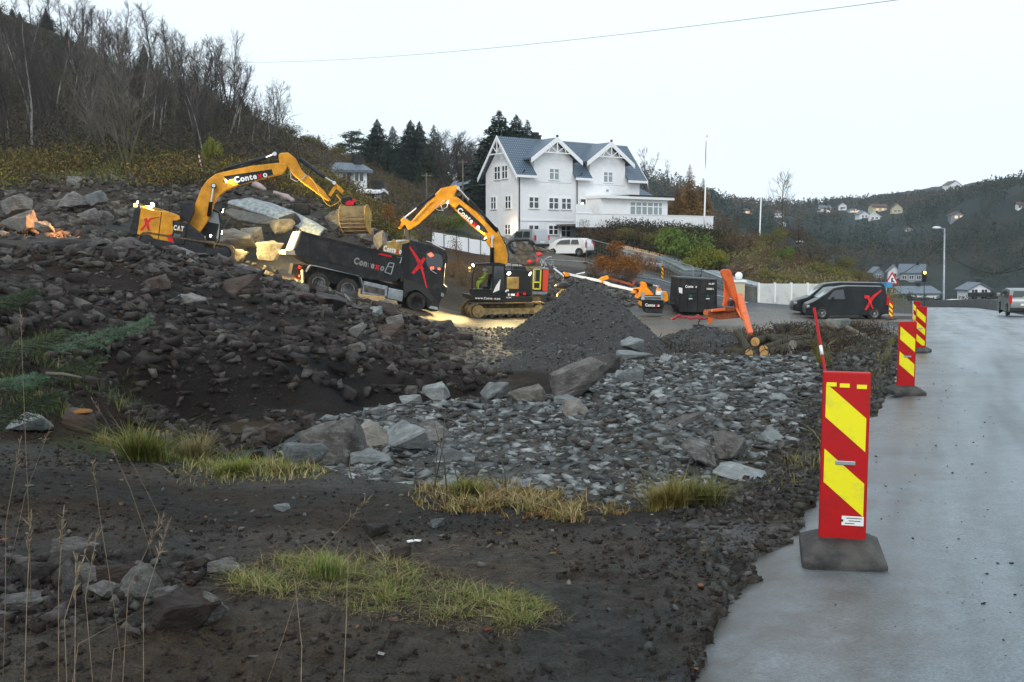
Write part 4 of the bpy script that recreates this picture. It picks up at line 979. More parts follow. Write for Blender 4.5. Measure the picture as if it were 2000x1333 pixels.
named(455,478,70,44,'pale_rock',4,'large mossy rock lit yellow above the square block',.2,Y=55)
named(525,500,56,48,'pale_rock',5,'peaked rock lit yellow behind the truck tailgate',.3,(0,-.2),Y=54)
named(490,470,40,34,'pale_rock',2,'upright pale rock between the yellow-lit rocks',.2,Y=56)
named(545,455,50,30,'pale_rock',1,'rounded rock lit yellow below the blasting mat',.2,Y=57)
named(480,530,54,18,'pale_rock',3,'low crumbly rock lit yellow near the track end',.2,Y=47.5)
named(560,440,46,30,'dark_rock',0,'dark rock below the middle of the blasting mat',.2,Y=58)
named(655,440,40,44,'grey_rock',0,'dark grey boulder left of the raised bucket',.2,Y=61)
named(740,478,26,36,'pale_rock',0,'pale upright boulder right of the raised bucket',.2,Y=62)
named(715,465,30,24,'grey_rock',2,'grey block below the raised bucket',.2,Y=62)
named(1000,548,40,24,'grey_rock',1,'grey rock behind the orange mast rig',.2,Y=66)
named(1250,690,58,26,'slate',10,'thin flat slab propped on dark rocks by the gravel pile',0,(0,.05),'slab',Y=27.5)
named(1235,706,70,18,'slate',11,'long light slab at the far edge of the rubble',.1,(0,0),'slab',Y=26.6)
named(1528,648,34,18,'dark_rock',1,'dark flat block lying alone on the yard before the vans',.1,Y=46)
named(1635,642,50,22,'slate',1,'grey rock heap top in front of the near van',.2,Y=44)
named(1565,650,18,14,'brown_rock',0,'small brown rock left of the snow pole',.2,Y=44)

def poly_world(P):
    return [tuple(hit(x, y))[:2] for x, y in P]
def sample_poly(P, n, r, bias=None):
    P = np.array(P); lo, hi = P.min(0), P.max(0); out = []
    while len(out) < n:
        q = r.uniform(lo, hi, (n*3, 2)); q = q[in_poly(q[:,0], q[:,1], P)]
        if bias is not None: q = q[r.random(len(q)) < bias(q[:,0], q[:,1])]
        out += list(q)
    return np.array(out[:n])
def scatter_rocks(P, n, smin, smax, kinds, label, group, seed, shapes=None, flat=1, pw=2.2, slab=.0):
    r = np.random.default_rng(seed); pts = sample_poly(P, n, r)
    for x, y in pts:
        s = smin + (smax-smin)*r.random()**pw; k = kinds[r.integers(len(kinds))]
        me = SLAB[r.integers(4)] if r.random() < slab else SHAPES[k][r.integers(6)]
        put_rock(me, (x, y, gz(x, y)), (s*r.uniform(.75,1.25), s*r.uniform(.7,1.1), s*r.uniform(.6,1.0)*flat), (r.uniform(-.35,.35), r.uniform(-.35,.35), r.uniform(0,6.28)), label, group, sink=.32)
# small stones baked to one mesh
def baked_stones(name, pts, sizes, flat, cols, seed, label, jit=.5):
    r = np.random.default_rng(seed); VS = []; FS = []; CS = []; off = 0
    protos = []
    for i in range(10):
        bm = rock_mesh(500+i+seed, flat=flat, npt=9, sub=0); bm.verts.index_update()
        protos.append((np.array([v.co[:] for v in bm.verts]), np.array([[v.index for v in f.verts] for f in bm.faces]))); bm.free()
    n = len(pts); ids = r.integers(0, 10, n); zz = gz(pts[:,0], pts[:,1]) if pts.shape[1] == 2 else pts[:,2]
    ang = r.uniform(0, 6.28, n); tx = r.normal(0, jit*.4, n); ty = r.normal(0, jit*.4, n)
    cols = np.array(cols); cc = cols[r.integers(0, len(cols), n)] * r.uniform(.65, 1.35, (n,1))
    asp = r.uniform(.6, 1.3, (n, 3))
    for k in range(10):
        s_ = np.nonzero(ids == k)[0]; V, Fc = protos[k]
        P = V[None]*sizes[s_,None,None]*asp[s_,None,:]
        x, y, z = P[...,0], P[...,1], P[...,2]
        z2 = z + x*tx[s_,None] + y*ty[s_,None]; ca, sa = np.cos(ang[s_])[:,None], np.sin(ang[s_])[:,None]
        X = x*ca - y*sa + pts[s_,0][:,None]; Y = x*sa + y*ca + pts[s_,1][:,None]; Zq = z2 + zz[s_][:,None] + (sizes[s_]*flat*.25)[:,None]
        VS.append(np.stack([X,Y,Zq],-1).reshape(-1,3)); m_ = len(V)
        FS.append((Fc[None] + (np.arange(len(s_))*m_)[:,None,None] + off).reshape(-1,3)); off += len(s_)*m_
        CS.append(np.repeat(cc[s_], m_, 0))
    o = link(name, np_mesh(name, np.concatenate(VS), np.concatenate(FS), M['stone_bits'], col=np.concatenate(CS)))
    o['kind'] = 'stuff'; o['label'] = label; return o
RUB = poly_world([(500,905),(600,850),(650,815),(760,795),(900,778),(1000,790),(1080,775),(1150,735),(1215,706),(1320,698),(1600,704),(1600,790),(1560,860),(1470,920),(1400,960),(1250,985),(1000,968),(800,950),(690,935)])
rr = np.random.default_rng(11)
p_ = sample_poly(RUB, 32000, rr); sz = .012 + .115*rr.random(32000)**3.6
baked_stones('slate_rubble', p_, sz*np.clip(p_[:,1]/13, .75, 1.3), .32, [(.13,.14,.14),(.19,.203,.202),(.09,.095,.094),(.05,.045,.039),(.06,.055,.048),(.27,.286,.282)], 1, 'countless small slate chips covering the rubble field', .45)
scatter_rocks(RUB, 85, .06, .30, ['slate','slate','grey_rock'], 'angular slate chunk among the small chips of the pale rubble field', 'slate chunks of the rubble field', 12, flat=.65, slab=.55)
# edge of the rubble towards the pit and the path
CREST = poly_world([(-60,480),(80,476),(200,480),(300,488),(400,508),(500,535),(600,562),(700,592),(800,618),(880,645),(930,680),(840,668),(700,635),(560,600),(420,565),(250,535),(100,520),(-60,520)])
BANK = poly_world([(-60,480),(80,476),(200,480),(300,488),(400,508),(500,535),(600,562),(700,592),(800,618),(880,645),(930,680),(860,690),(700,665),(560,640),(420,600),(250,560),(100,540),(-60,540)])
scatter_rocks(CREST, 66, .18, .72, ['dark_rock','dark_rock','brown_rock','grey_rock'], 'dark angular boulder heaped on the bank between the pit and the truck', 'boulders heaped on the bank', 13, pw=1.9)
p_ = np.r_[sample_poly(CREST, 1500, rr), sample_poly(BANK, 2400, rr)]; baked_stones('bank_stones', p_, np.r_[.06+.30*rr.random(1500)**2.5, .02+.24*rr.random(2400)**5.5], .55, [(.05,.044,.04),(.03,.024,.022),(.07,.062,.056),(.04,.026,.02),(.10,.092,.082)], 2, 'broken stones between the boulders of the bank')
PITW = poly_world([(-60,545),(100,545),(250,565),(420,605),(560,645),(700,670),(860,692),(1000,730),(960,760),(850,775),(700,775),(550,780),(420,770),(300,740),(200,690),(-60,640)])
p_ = sample_poly(PITW, 6000, rr); baked_stones('pit_wall_clods', p_, .02+.30*rr.random(6000)**7, .6, [(.03,.024,.021),(.022,.017,.014),(.045,.036,.031),(.075,.068,.06)], 3, 'clods and stones sticking out of the dark pit wall')
SCR = poly_world([(-60,346),(100,350),(250,343),(350,352),(450,360),(560,390),(640,400),(740,455),(800,500),(780,540),(700,480),(600,465),(560,450),(480,500),(440,480),(340,440),(250,430),(120,460),(-60,470)])
scatter_rocks(SCR, 38, .25, .9, ['grey_rock','dark_rock','brown_rock'], 'blasted rock on the scree slope behind the excavator', 'rocks on the scree slope', 14, pw=1.8)
p_ = sample_poly(SCR, 4600, rr); baked_stones('scree', p_, .03+.36*rr.random(4600)**5, .6, [(.06,.051,.041),(.04,.032,.025),(.09,.08,.066),(.12,.112,.098)], 4, 'loose broken rock on the scree slope')
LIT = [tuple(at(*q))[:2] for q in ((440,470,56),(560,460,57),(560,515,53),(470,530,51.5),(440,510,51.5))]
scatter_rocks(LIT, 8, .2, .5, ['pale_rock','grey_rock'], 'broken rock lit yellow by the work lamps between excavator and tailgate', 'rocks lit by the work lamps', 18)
HEAP = poly_world([(-40,1100),(60,1080),(180,1070),(330,1090),(480,1085),(440,1150),(380,1230),(250,1240),(100,1230),(-40,1240)])
scatter_rocks(HEAP, 26, .04, .15, ['dark_rock','grey_rock','brown_rock'], 'stone in the dark heap at the near left corner', 'stones of the near left heap', 15)
p_ = sample_poly(HEAP, 500, rr); baked_stones('heap_stones', p_, .008+.035*rr.random(500)**2, .8, [(.04,.033,.03),(.09,.082,.075),(.03,.02,.016)], 5, 'small stones of the near left heap')
LOGZ = poly_world([(1480,648),(1560,640),(1700,640),(1735,655),(1650,690),(1580,700),(1480,690),(1380,690),(1300,690),(1240,700),(1240,672),(1350,672)])
scatter_rocks(LOGZ, 14, .14, .42, ['slate','grey_rock'], 'grey broken rock around the felled logs by the road', 'rocks around the logs', 16, slab=.3)
p_ = sample_poly(LOGZ, 2600, rr); baked_stones('log_area_rubble', p_, .04+.16*rr.random(2600)**2.2, .5, [(.09,.098,.10),(.06,.06,.06),(.045,.036,.03),(.15,.16,.16)], 6, 'broken slate between the logs and the vans')
BEHB = poly_world([(1050,530),(1150,540),(1240,560),(1320,595),(1250,602),(1150,590),(1070,590)])
p_ = sample_poly(BEHB, 1500, rr); baked_stones('yard_bank_stones', p_, .06+.24*rr.random(1500)**2.2, .7, [(.08,.075,.07),(.05,.045,.04),(.12,.115,.105)], 7, 'stones on the rough bank behind the gravel cone')
# near mud: crumbs, clods and pebbles
FG = [(-3.4,2.6),(1.0,2.6),(1.35,5.2),(2.6,8.2),(3.0,9.2),(0,9.0),(-3.0,9.6),(-5.2,10.0)]
p_ = sample_poly(FG, 22000, rr, lambda x, y: np.clip(3.5/y, .5, 1)*np.clip(.45+1.6*fbm(x, y, 1.2, 3), .12, 1)); baked_stones('soil_crumbs', p_, .003+.019*rr.random(22000)**5, .7, [(.035,.029,.025),(.028,.022,.019),(.046,.039,.034),(.032,.020,.015)], 8, 'crumbs and clods of wet soil on the near ground', .8)
p_ = sample_poly(FG, 420, rr); baked_stones('pebbles', p_, .007+.025*rr.random(420)**2.5, .5, [(.13,.13,.125),(.09,.095,.095),(.16,.14,.12),(.10,.06,.045)], 9, 'scattered pebbles on the near mud')
SHO = [(1.1,4.2),(1.42,5.2),(2.6,8),(4.9,13.4),(7.6,20),(13.5,35.5),(11.6,35.5),(6.3,20.5),(3.9,14),(2.4,9.5),(.8,6.2)]
p_ = sample_poly(SHO, 9000, rr, lambda x, y: np.clip(6/y, .1, 1)); baked_stones('shoulder_grit', p_, (.006+.035*rr.random(9000)**3)*np.clip(p_[:,1]/7,1,2.5), .6, [(.05,.043,.034),(.035,.03,.026),(.09,.088,.082)], 10, 'grit and crumbs along the muddy road edge', .8)
PITF = [(-15,11.5),(-9,11),(-3.6,11.5),(-2.6,17),(-3,24),(-9,27),(-16,24)]
p_ = sample_poly(PITF, 5000, rr); baked_stones('pit_floor_clods', p_, .02+.16*rr.random(5000)**4, .8, [(.026,.019,.015),(.02,.014,.011),(.045,.036,.03),(.07,.062,.055)], 41, 'clods and stones lying in the dark pit')
PL_ = [tuple(wx(x, Y, 0))[:2] for x, Y in ((-80,42),(250,42),(330,46),(300,54),(100,52),(-80,50))]
p_ = sample_poly(PL_, 1500, rr); baked_stones('broken_rock', p_, .05+.3*rr.random(1500)**3, .7, [(.06,.054,.05),(.09,.084,.077),(.04,.034,.03)], 42, 'broken rock behind the boulder crest')
PATHP = poly_world([(880,640),(1000,640),(1010,690),(980,720),(900,705),(850,680)])
p_ = sample_poly(PATHP, 900, rr); baked_stones('path_stones', p_, .03+.1*rr.random(900)**3, .6, [(.09,.08,.068),(.06,.052,.045),(.12,.11,.1)], 12, 'stones pressed into the muddy haul path')
# crumbs of asphalt thrown on the road
ROADN = [(1.2,3.6),(6,3.2),(9,9),(12,18),(8.5,20.8),(5.4,14),(1.7,5.4)]
p_ = sample_poly(ROADN, 700, rr, lambda x, y: np.clip(4/y, .1, 1)); z_ = -.045*np.clip(p_[:,1]-4, 0, None)+.035
baked_stones('road_grit', np.c_[p_, z_], .004+.009*rr.random(700)**3, .6, [(.04,.04,.04),(.09,.09,.09)], 13, 'loose grit lying on the wet road')

# gravel piles: heaps of grit, rounded cones with their own stones
def gravel_pile(apex, rx, ry, hgt, name, label, seed, n, skew=0):
    r = np.random.default_rng(seed); K = 90; Lr = 46
    th = np.linspace(0, 2*pi, K, False); rad = np.linspace(0, 1, Lr); V = []
    def surf(t, q):
        rr_ = 1 + .12*np.sin(2*t+seed) + .07*np.sin(3*t+1.3*seed) + .03*np.sin(7*t)
        x = apex[0] + rx*q*rr_*np.cos(t) + skew*q*q; y = apex[1] + ry*q*rr_*np.sin(t)
        b = gz(np.clip(x, -300, 300), np.clip(y, 2, 800)); base = gz(float(apex[0]), float(apex[1]))
        hz = hgt*(1-q)**1.0*(1-.05*np.exp(-(q/.08)**2)) + .07*fbm(x, y, .9, 5, .6)*np.sin(pi*np.clip(q,0,1))**.4*2
        return x, y, base*(1-q) + b*q + hz - .12*q**4
    T, Q = np.meshgrid(th, rad, indexing='ij'); x, y, z = surf(T, Q)
    V = np.stack([x, y, z], -1).reshape(-1, 3); idx = np.arange(K*Lr).reshape(K, Lr); nx = np.roll(idx, -1, 0)
    Fq = np.stack([idx[:,:-1], idx[:,1:], nx[:,1:], nx[:,:-1]], -1).reshape(-1, 4)
    m = mat(name, (.034,.032,.031), .85, col2=(.075,.073,.071), nscale=7, bump=1, bscale=16, spec=.2, detail=8, lo=.3, hi=.75)
    o = link(name, np_mesh(name, V, Fq, m, smooth=True)); tag(o, label, 'gravel pile')
    t = r.uniform(0, 2*pi, n); q = np.sqrt(r.random(n))*1.04; x, y, z = surf(t, q)
    s = baked_stones('loose_grains', np.stack([x,y,z],-1), .012+.05*r.random(n)**3.5, .8, [(.05,.05,.05),(.034,.033,.032),(.08,.08,.08),(.15,.15,.15)], seed+20, 'loose grains of the '+name.replace('_',' '))
    s.parent = o; 
    for k_ in ('label',): del s[k_]
    return o
ap = at(1143, 553, 42.5); gb = gz(ap.x, ap.y)
gravel_pile((ap.x, ap.y), 3.35, 4.4, ap.z-gb+.35, 'gravel_cone', 'tall dark grey gravel cone in front of the white and orange boom', 3, 7000)
ap2 = at(1372, 650, 42.5); gravel_pile((ap2.x, ap2.y), 2.5, 3.4, ap2.z-gz(ap2.x, ap2.y)+.3, 'gravel_mound', 'low grey gravel mound between the gravel cone and the orange crane', 5, 3000)
ap3 = at(1110, 665, 37.5); gravel_pile((ap3.x-.3, ap3.y), 2.3, 2.2, .7, 'gravel_spill', 'low gravel tongue spilling from the foot of the tall cone', 7, 2500)
# ------------------------------------------------------------------ vegetation
for k, c1, c2 in (('bark_birch', (.40,.38,.35), (.06,.05,.045)), ('bark_grey', (.10,.09,.075), (.05,.045,.038)), ('bark_dark', (.04,.034,.028), (.02,.017,.014)), ('bark_mossy', (.13,.12,.06), (.06,.055,.03))):
    cmat(k, c1, .9, col2=c2, nscale=4, spec=.1)
cmat('twig', (.085,.072,.064), .9, col2=(.05,.041,.036), nscale=1, spec=.1)
cmat('twig_pale', (.17,.15,.13), .9, col2=(.09,.078,.066), nscale=1, spec=.1)
def leafmat(k, c1, c2, sc=1.2):
    m = mat(k, c1, .85, col2=c2, nscale=sc, spec=.15, lo=.35, hi=.65, detail=6); M[k] = m
leafmat('needle_dark', (.014,.026,.019), (.036,.054,.036), 1.5)
leafmat('needle_mid', (.030,.048,.026), (.065,.09,.045), 1.5)
leafmat('needle_blue', (.055,.10,.06), (.11,.18,.11), 3)
leafmat('leaf_green', (.05,.09,.02), (.14,.20,.04), 1.5)
leafmat('leaf_yellowgreen', (.09,.12,.02), (.24,.23,.035), 2)
leafmat('leaf_olive', (.08,.08,.022), (.19,.17,.045), 1.2)
leafmat('leaf_rust', (.12,.045,.012), (.28,.12,.03), 2)
leafmat('leaf_brown', (.06,.036,.022), (.14,.085,.05), 1.5)
leafmat('leaf_larch', (.14,.075,.025), (.26,.15,.05), 2)
leafmat('brush_grey', (.05,.042,.033), (.11,.095,.07), 1.5)

def cards(P, s, r, asp=.5, up=None):
    """one leaf-like quad per point P (n,3), size s (n,)"""
    n = len(P); a = r.normal(0, 1, (n,3))
    if up is not None: a = a + np.array(up)
    a /= np.linalg.norm(a, axis=1, keepdims=True); b = np.cross(a, r.normal(0,1,(n,3))); b /= np.linalg.norm(b, axis=1, keepdims=True)
    a = a*s[:,None]; b = b*(s*asp)[:,None]
    V = np.stack([P-a, P-b*.9+a*.1, P+a, P+b], 1).reshape(-1,3)
    return V, np.arange(n*4).reshape(n,4)
def bare_tree(seed, h=1.0, trunks=1, spread=.32, up=1.0, nbr=16, lean=.05, first=.28, tr=.014, dens=1.0):
    """unit-height leafless tree: returns (trunk, crown) vertex/face lists"""
    r = random.Random(seed); TV, TF, BV, BF = [], [], [], []
    def seg(V, F, pts, rad, n):
        b = len(V)
        for i, p in enumerate(pts):
            d = (pts[min(i+1,len(pts)-1)] - pts[max(i-1,0)]).normalized(); q = d.cross(Vector((.3,.9,.1))).normalized(); e = d.cross(q)
            for k in range(n): t = 2*pi*k/n; V.append(p + (q*cos(t)+e*sin(t))*rad[i])
        for i in range(len(pts)-1):
            for k in range(n): F.append((b+i*n+k, b+i*n+(k+1)%n, b+(i+1)*n+(k+1)%n, b+(i+1)*n+k))
    def curve(p, d, L, n, wob, upb):
        pts = [p]; 
        for i in range(n):
            d = (d + Vector((r.gauss(0,wob), r.gauss(0,wob), r.gauss(0,wob)+upb))).normalized(); p = p + d*L/n; pts.append(p)
        return pts
    def rnd_dir(d, ang):
        q = d.cross(Vector((r.gauss(0,1), r.gauss(0,1), r.gauss(0,1)))).normalized(); return (d*cos(ang) + q*sin(ang)).normalized()
    for t in range(trunks):
        a = r.uniform(0, 6.28); ln = lean if trunks == 1 else r.uniform(.12,.4)
        hh = 1.0 if t == 0 else r.uniform(.7,1)
        tp = curve(Vector((0,0,-.02)), Vector((cos(a)*ln, sin(a)*ln, 1)).normalized(), hh, 9, .05, .02)
        rad = [tr*(1-i/9.6)**.8*(1.25 if i == 0 else 1) for i in range(10)]
        seg(TV, TF, tp, rad, 6)
        for b in range(int(nbr/max(1,trunks)**.6)):
            u = first + (1-first)*(b+r.random())/max(1,int(nbr/max(1,trunks)**.6)); k = min(int(u*9), 8); p = tp[k].lerp(tp[k+1], u*9-k)
            d = rnd_dir((tp[k+1]-tp[k]).normalized(), r.uniform(.45,1.05)); d.z += .25*up; d.normalize()
            L1 = spread*(1.15-.75*(u-first)/(1-first))*r.uniform(.7,1.2)*hh
            bp = curve(p, d, L1, 5, .13, .10*up); seg(BV, BF, bp, [tr*.42*(1-u*.5)*(1-i/5.6) for i in range(6)], 4)
            for c_ in range(int(5*dens)):
                v = r.uniform(.15,1); kk = min(int(v*5),4); q = bp[kk].lerp(bp[kk+1], v*5-kk); d2 = rnd_dir((bp[kk+1]-bp[kk]).normalized(), r.uniform(.3,.9))
                sp = curve(q, d2, L1*r.uniform(.35,.6), 3, .15, .12*up); seg(BV, BF, sp, [tr*.17*(1-i/3.6) for i in range(4)], 3)
                for e in range(int(5*dens)):
                    v = r.uniform(.1,1); kk = min(int(v*3),2); q = sp[kk].lerp(sp[kk+1], v*3-kk); d3 = rnd_dir((sp[kk+1]-sp[kk]).normalized(), r.uniform(.3,.9))
                    seg(BV, BF, curve(q, d3, L1*r.uniform(.16,.32), 2, .15, .1*up), [tr*.075, tr*.06, tr*.03], 3)
    return TV, TF, BV, BF
def mesh_of(name, V, F, m, smooth=True):
    me = bpy.data.meshes.new(name); me.from_pydata([tuple(v) for v in V], [], F); me.materials.append(m)
    if smooth: me.polygons.foreach_set('use_smooth', [True]*len(me.polygons))
    return me
TREES = {}
for nm, bark, tw, kw in (('birch','bark_birch','twig',dict(trunks=1, spread=.26, nbr=22, up=1.2)), ('birch2','bark_birch','twig',dict(trunks=2, spread=.24, nbr=22, up=1.2)),
        ('grey','bark_grey','twig_pale',dict(trunks=1, spread=.36, nbr=20, first=.22)), ('grey2','bark_grey','twig',dict(trunks=1, spread=.30, nbr=20, first=.35)),
        ('multi','bark_mossy','twig_pale',dict(trunks=5, spread=.30, nbr=22, first=.25, tr=.012)), ('dark','bark_dark','twig',dict(trunks=1, spread=.33, nbr=24, first=.3, dens=1.2)),
        ('thin','bark_grey','twig_pale',dict(trunks=1, spread=.16, nbr=16, first=.35, tr=.008)), ('broad','bark_dark','twig',dict(trunks=3, spread=.34, nbr=34, first=.3, dens=1.2))):
    a = bare_tree(hash(nm) % 1 + sum(map(ord, nm)), **kw)
    TREES[nm] = (mesh_of('trunk', a[0], a[1], M[bark]), mesh_of('crown', a[2], a[3], M[tw]))
def place_tree(kind, p, h, label, group=None, name='bare_tree', rz=None, wide=1.0, cat='tree'):
    t, c_ = TREES[kind]
    e = empty(name, p, rz if rz is not None else random.uniform(0, 6.28), label, cat, group); e.scale = (h*wide, h*wide, h)
    link('trunk', t, e); link('crown', c_, e); return e
def conifer(seed, kind='spruce', wid=.22, n=1500, m='needle_dark', start=.06, ragged=.25):
    r = np.random.default_rng(seed); V = []; F = []
    z = start + (1-start)*(1-(1-r.random(n))**.62) if kind == 'spruce' else .35+.62*r.random(n)**.8
    if kind == 'spruce':
        rad = wid*(1-z)**.85*(1+ragged*r.normal(0,1,n)*.6) + .004
        lay = np.sin(z*75+r.random(n)*.8)*.5+.5; rad *= .72+.4*lay
    else:
        cl = r.integers(0, 9, n); cz = np.linspace(.45,.97,9)[cl] ; ca = cl*2.4; cr = wid*(1.2-cz)
        z = cz + r.normal(0,.025,n); rad = None
    t = r.random(n)*2*pi
    if rad is not None:
        q = r.random(n)**.45; P = np.stack([rad*q*np.cos(t), rad*q*np.sin(t), z - rad*q*.35], -1)
        s = .008+.026*(1-z)*r.uniform(.6,1.3,n)
        out = np.stack([np.cos(t), np.sin(t), np.full(n,-.35)], -1)
    else:
        P = np.stack([cr*np.cos(ca)+r.normal(0,wid*.28,n), cr*np.sin(ca)+r.normal(0,wid*.28,n), z], -1); s = .014+.012*r.random(n); out = r.normal(0,1,(n,3)); out[:,2]*=.4
    a = out + r.normal(0,.3,(n,3)); a /= np.linalg.norm(a,axis=1,keepdims=True); b = np.cross(a, r.normal(0,1,(n,3))); b /= np.linalg.norm(b,axis=1,keepdims=True)
    a *= s[:,None]; b *= (s*.38)[:,None]
    V = np.stack([P-a*.6, P-b, P+a, P+b], 1).reshape(-1,3)
    cm = np_mesh('crown', V, np.arange(n*4).reshape(n,4), M[m])
    tb = MB(); tb.tube([(0,0,-.02),(0,0,.5),(0,0,.98)], [.014,.009,.002], 6); tm = tb.mesh('trunk', M['bark_dark'], True)
    return tm, cm
for nm, kw in (('spruce', dict(seed=1, wid=.21, n=9000)), ('spruce2', dict(seed=2, wid=.27, n=10000, ragged=.4)), ('spruce3', dict(seed=3, wid=.16, n=4500, m='needle_mid')), ('big_spruce', dict(seed=4, wid=.25, n=16000, ragged=.3)),
        ('pine', dict(seed=5, kind='pine', wid=.17, n=2600, m='needle_mid')), ('pine2', dict(seed=6, kind='pine', wid=.24, n=3000, m='needle_dark')), ('larch', dict(seed=8, wid=.22, n=3800, m='leaf_larch', ragged=.5))):
    TREES[nm] = conifer(**kw)
def bush_data(seed, m, n=2200, flat=.8, s=.035, lob=7, stem='bark_dark', asp=.5):
    r = np.random.default_rng(seed); C_ = r.normal(0,.42,(lob,3)); C_[:,2] = np.abs(C_[:,2])*.9*flat + .25; R_ = r.uniform(.28,.55,lob)
    k = r.integers(0,lob,n); d = r.normal(0,1,(n,3)); d /= np.linalg.norm(d,axis=1,keepdims=True)
    P = C_[k] + d*R_[k][:,None]*(r.random(n)**.4)[:,None]*np.array([1,1,flat]); P = P[P[:,2] > -.02]; n = len(P)
    V, F = cards(P, s*r.uniform(.6,1.4,n), r, asp); fm = np_mesh('foliage', V, F, M[m])
    tb = MB()
    for i in range(7):
        q = C_[i % lob]; tb.tube([(q[0]*.1,q[1]*.1,-.05),(q[0]*.5,q[1]*.5,q[2]*.5),tuple(q*1.0)], [.02,.014,.005], 5)
    return tb.mesh('stems', M[stem], True), fm
BUSH = {}
for i, mk in enumerate(('leaf_green','leaf_yellowgreen','leaf_olive','leaf_rust','leaf_brown','brush_grey')):
    BUSH[mk] = [bush_data(40+i*3+j, mk, 5200 if i == 3 else 3200, s=.042 if i < 2 else .032, asp=.55 if i < 4 else .25) for j in range(2)]
def place_bush(mk, x, yb, wpx, hpx, label, Y=None, group=None, name='bush', j=None):
    p = at(x, yb, Y) if Y else hit(x, yb); k = p.y/2000; st, fo = BUSH[mk][random.randrange(2) if j is None else j]
    e = empty(name, p, random.uniform(0,6.28), label, 'bush', group); w_ = wpx*k/2/.85
    e.scale = (w_, w_*.9, hpx*k/1.15); link('stems', st, e); link('foliage', fo, e); return e

# --- individually recognisable bare trees: (kind, x, base y or None for the ridge, top y, label)
def ridge_y(x): 
    best = None
    t = np.geomspace(85, 150, 200); r_ = (x-1000)/2000; zz = gz(r_*t, t); el = (zz-CZ)/t; i = int(np.argmax(el)); return t[i], float(zz[i])
def tree_at(kind, x, yb, yt, label, Y=None, **kw):
    if yb is None:
        Yr, zz = ridge_y(x); p = Vector(((x-1000)/2000*(Yr+1)*1.0, Yr+1, gz((x-1000)/2000*(Yr+1), Yr+1)))
    else: p = at(x, yb, Y) if Y else hit(x, yb)
    top = at(x, yt, p.y); return place_tree(kind, p, max(1.2, top.z - p.z + .3), label, **kw)
tree_at('birch', 64, 300, 25, 'white-stemmed birch standing tallest at the left forest edge', wide=.7)
tree_at('multi', 250, 338, 150, 'mossy many-stemmed bare tree at the forest edge above the tilted excavator', wide=1.4, rz=1.1)
tree_at('grey', 192, 305, 110, 'pale-trunked bare tree left of the mossy many-stemmed tree', wide=1.1)
tree_at('grey', 245, 290, 100, 'wide spreading bare tree behind the mossy many-stemmed tree', wide=1.3, rz=2.)
tree_at('thin', 395, 312, 170, 'slim pale bare tree in front of the yellow-green bush')
tree_at('birch', 463, 275, 130, 'white birch stem under the tall round-crowned tree', wide=.8)
tree_at('broad', 455, None, 88, 'tall bare tree with a round crown alone on the hillside skyline', wide=1.0)
tree_at('dark', 312, None, 25, 'tall bare skyline tree with a forked crown above the forest', wide=1.1)
tree_at('dark', 343, None, 45, 'bare skyline tree just right of the forked one', wide=.9)
tree_at('grey2', 372, None, 72, 'smaller bare skyline tree right of the forked pair', wide=1.3)
tree_at('dark', 82, None, -40, 'dark bare skyline tree cut by the top of the picture')
tree_at('birch2', 20, None, -60, 'bare skyline birch at the top left corner')
random.seed(21)
for i, (x, yt) in enumerate(((120,-10),(140,-20),(158,-6),(178,0),(196,22),(215,45),(232,62),(252,45),(270,60),(288,75),(398,150),(415,165),(430,185),(478,160),(498,175),(515,215),(545,225),(50,-5),(105,10),(330,110))):
    tree_at(('dark','grey2','birch','broad')[i % 4], x, None, yt+random.randint(-6,6), 'leafless tree in the thin row along the hillside skyline', group='bare trees on the skyline', wide=random.uniform(.8,1.2))
for i in range(50):
    x = random.uniform(-10, 560); yb = random.uniform(255, 320) + max(0, x-400)*.05; 
    tree_at(('thin','grey','birch','grey2','dark','thin')[i % 6], x, yb, yb-random.uniform(80, 200)*(1 if x < 420 else .6), 'leafless tree in the dense wood on the left hillside', group='bare trees of the hillside wood', wide=random.uniform(.7,1.1))
for i in range(60):
    Y = random.uniform(88, 118); x = random.uniform(-40, 500); px_ = wx(x, Y, 0).x; p = Vector((px_, Y, gz(px_, Y)))
    if (p.z-CZ)/Y < .08: continue
    place_tree(('birch','grey2','thin','birch2','grey')[i % 5], p, random.uniform(5.5, 9), 'leafless tree in the dense wood on the left hillside', 'bare trees of the hillside wood', wide=random.uniform(.8,1.2))
# dark pines along the ridge
for x, yt in ((5,18),(22,30),(48,35),(62,42),(112,20),(125,45),(150,70),(176,82),(200,95),(296,92),(322,125),(385,182),(480,192),(492,205)):
    tree_at('pine2' if x % 2 else 'spruce2', x, None, yt, 'small dark conifer among the bare trees of the skyline', group='conifers on the skyline', name='conifer', wide=1.4)
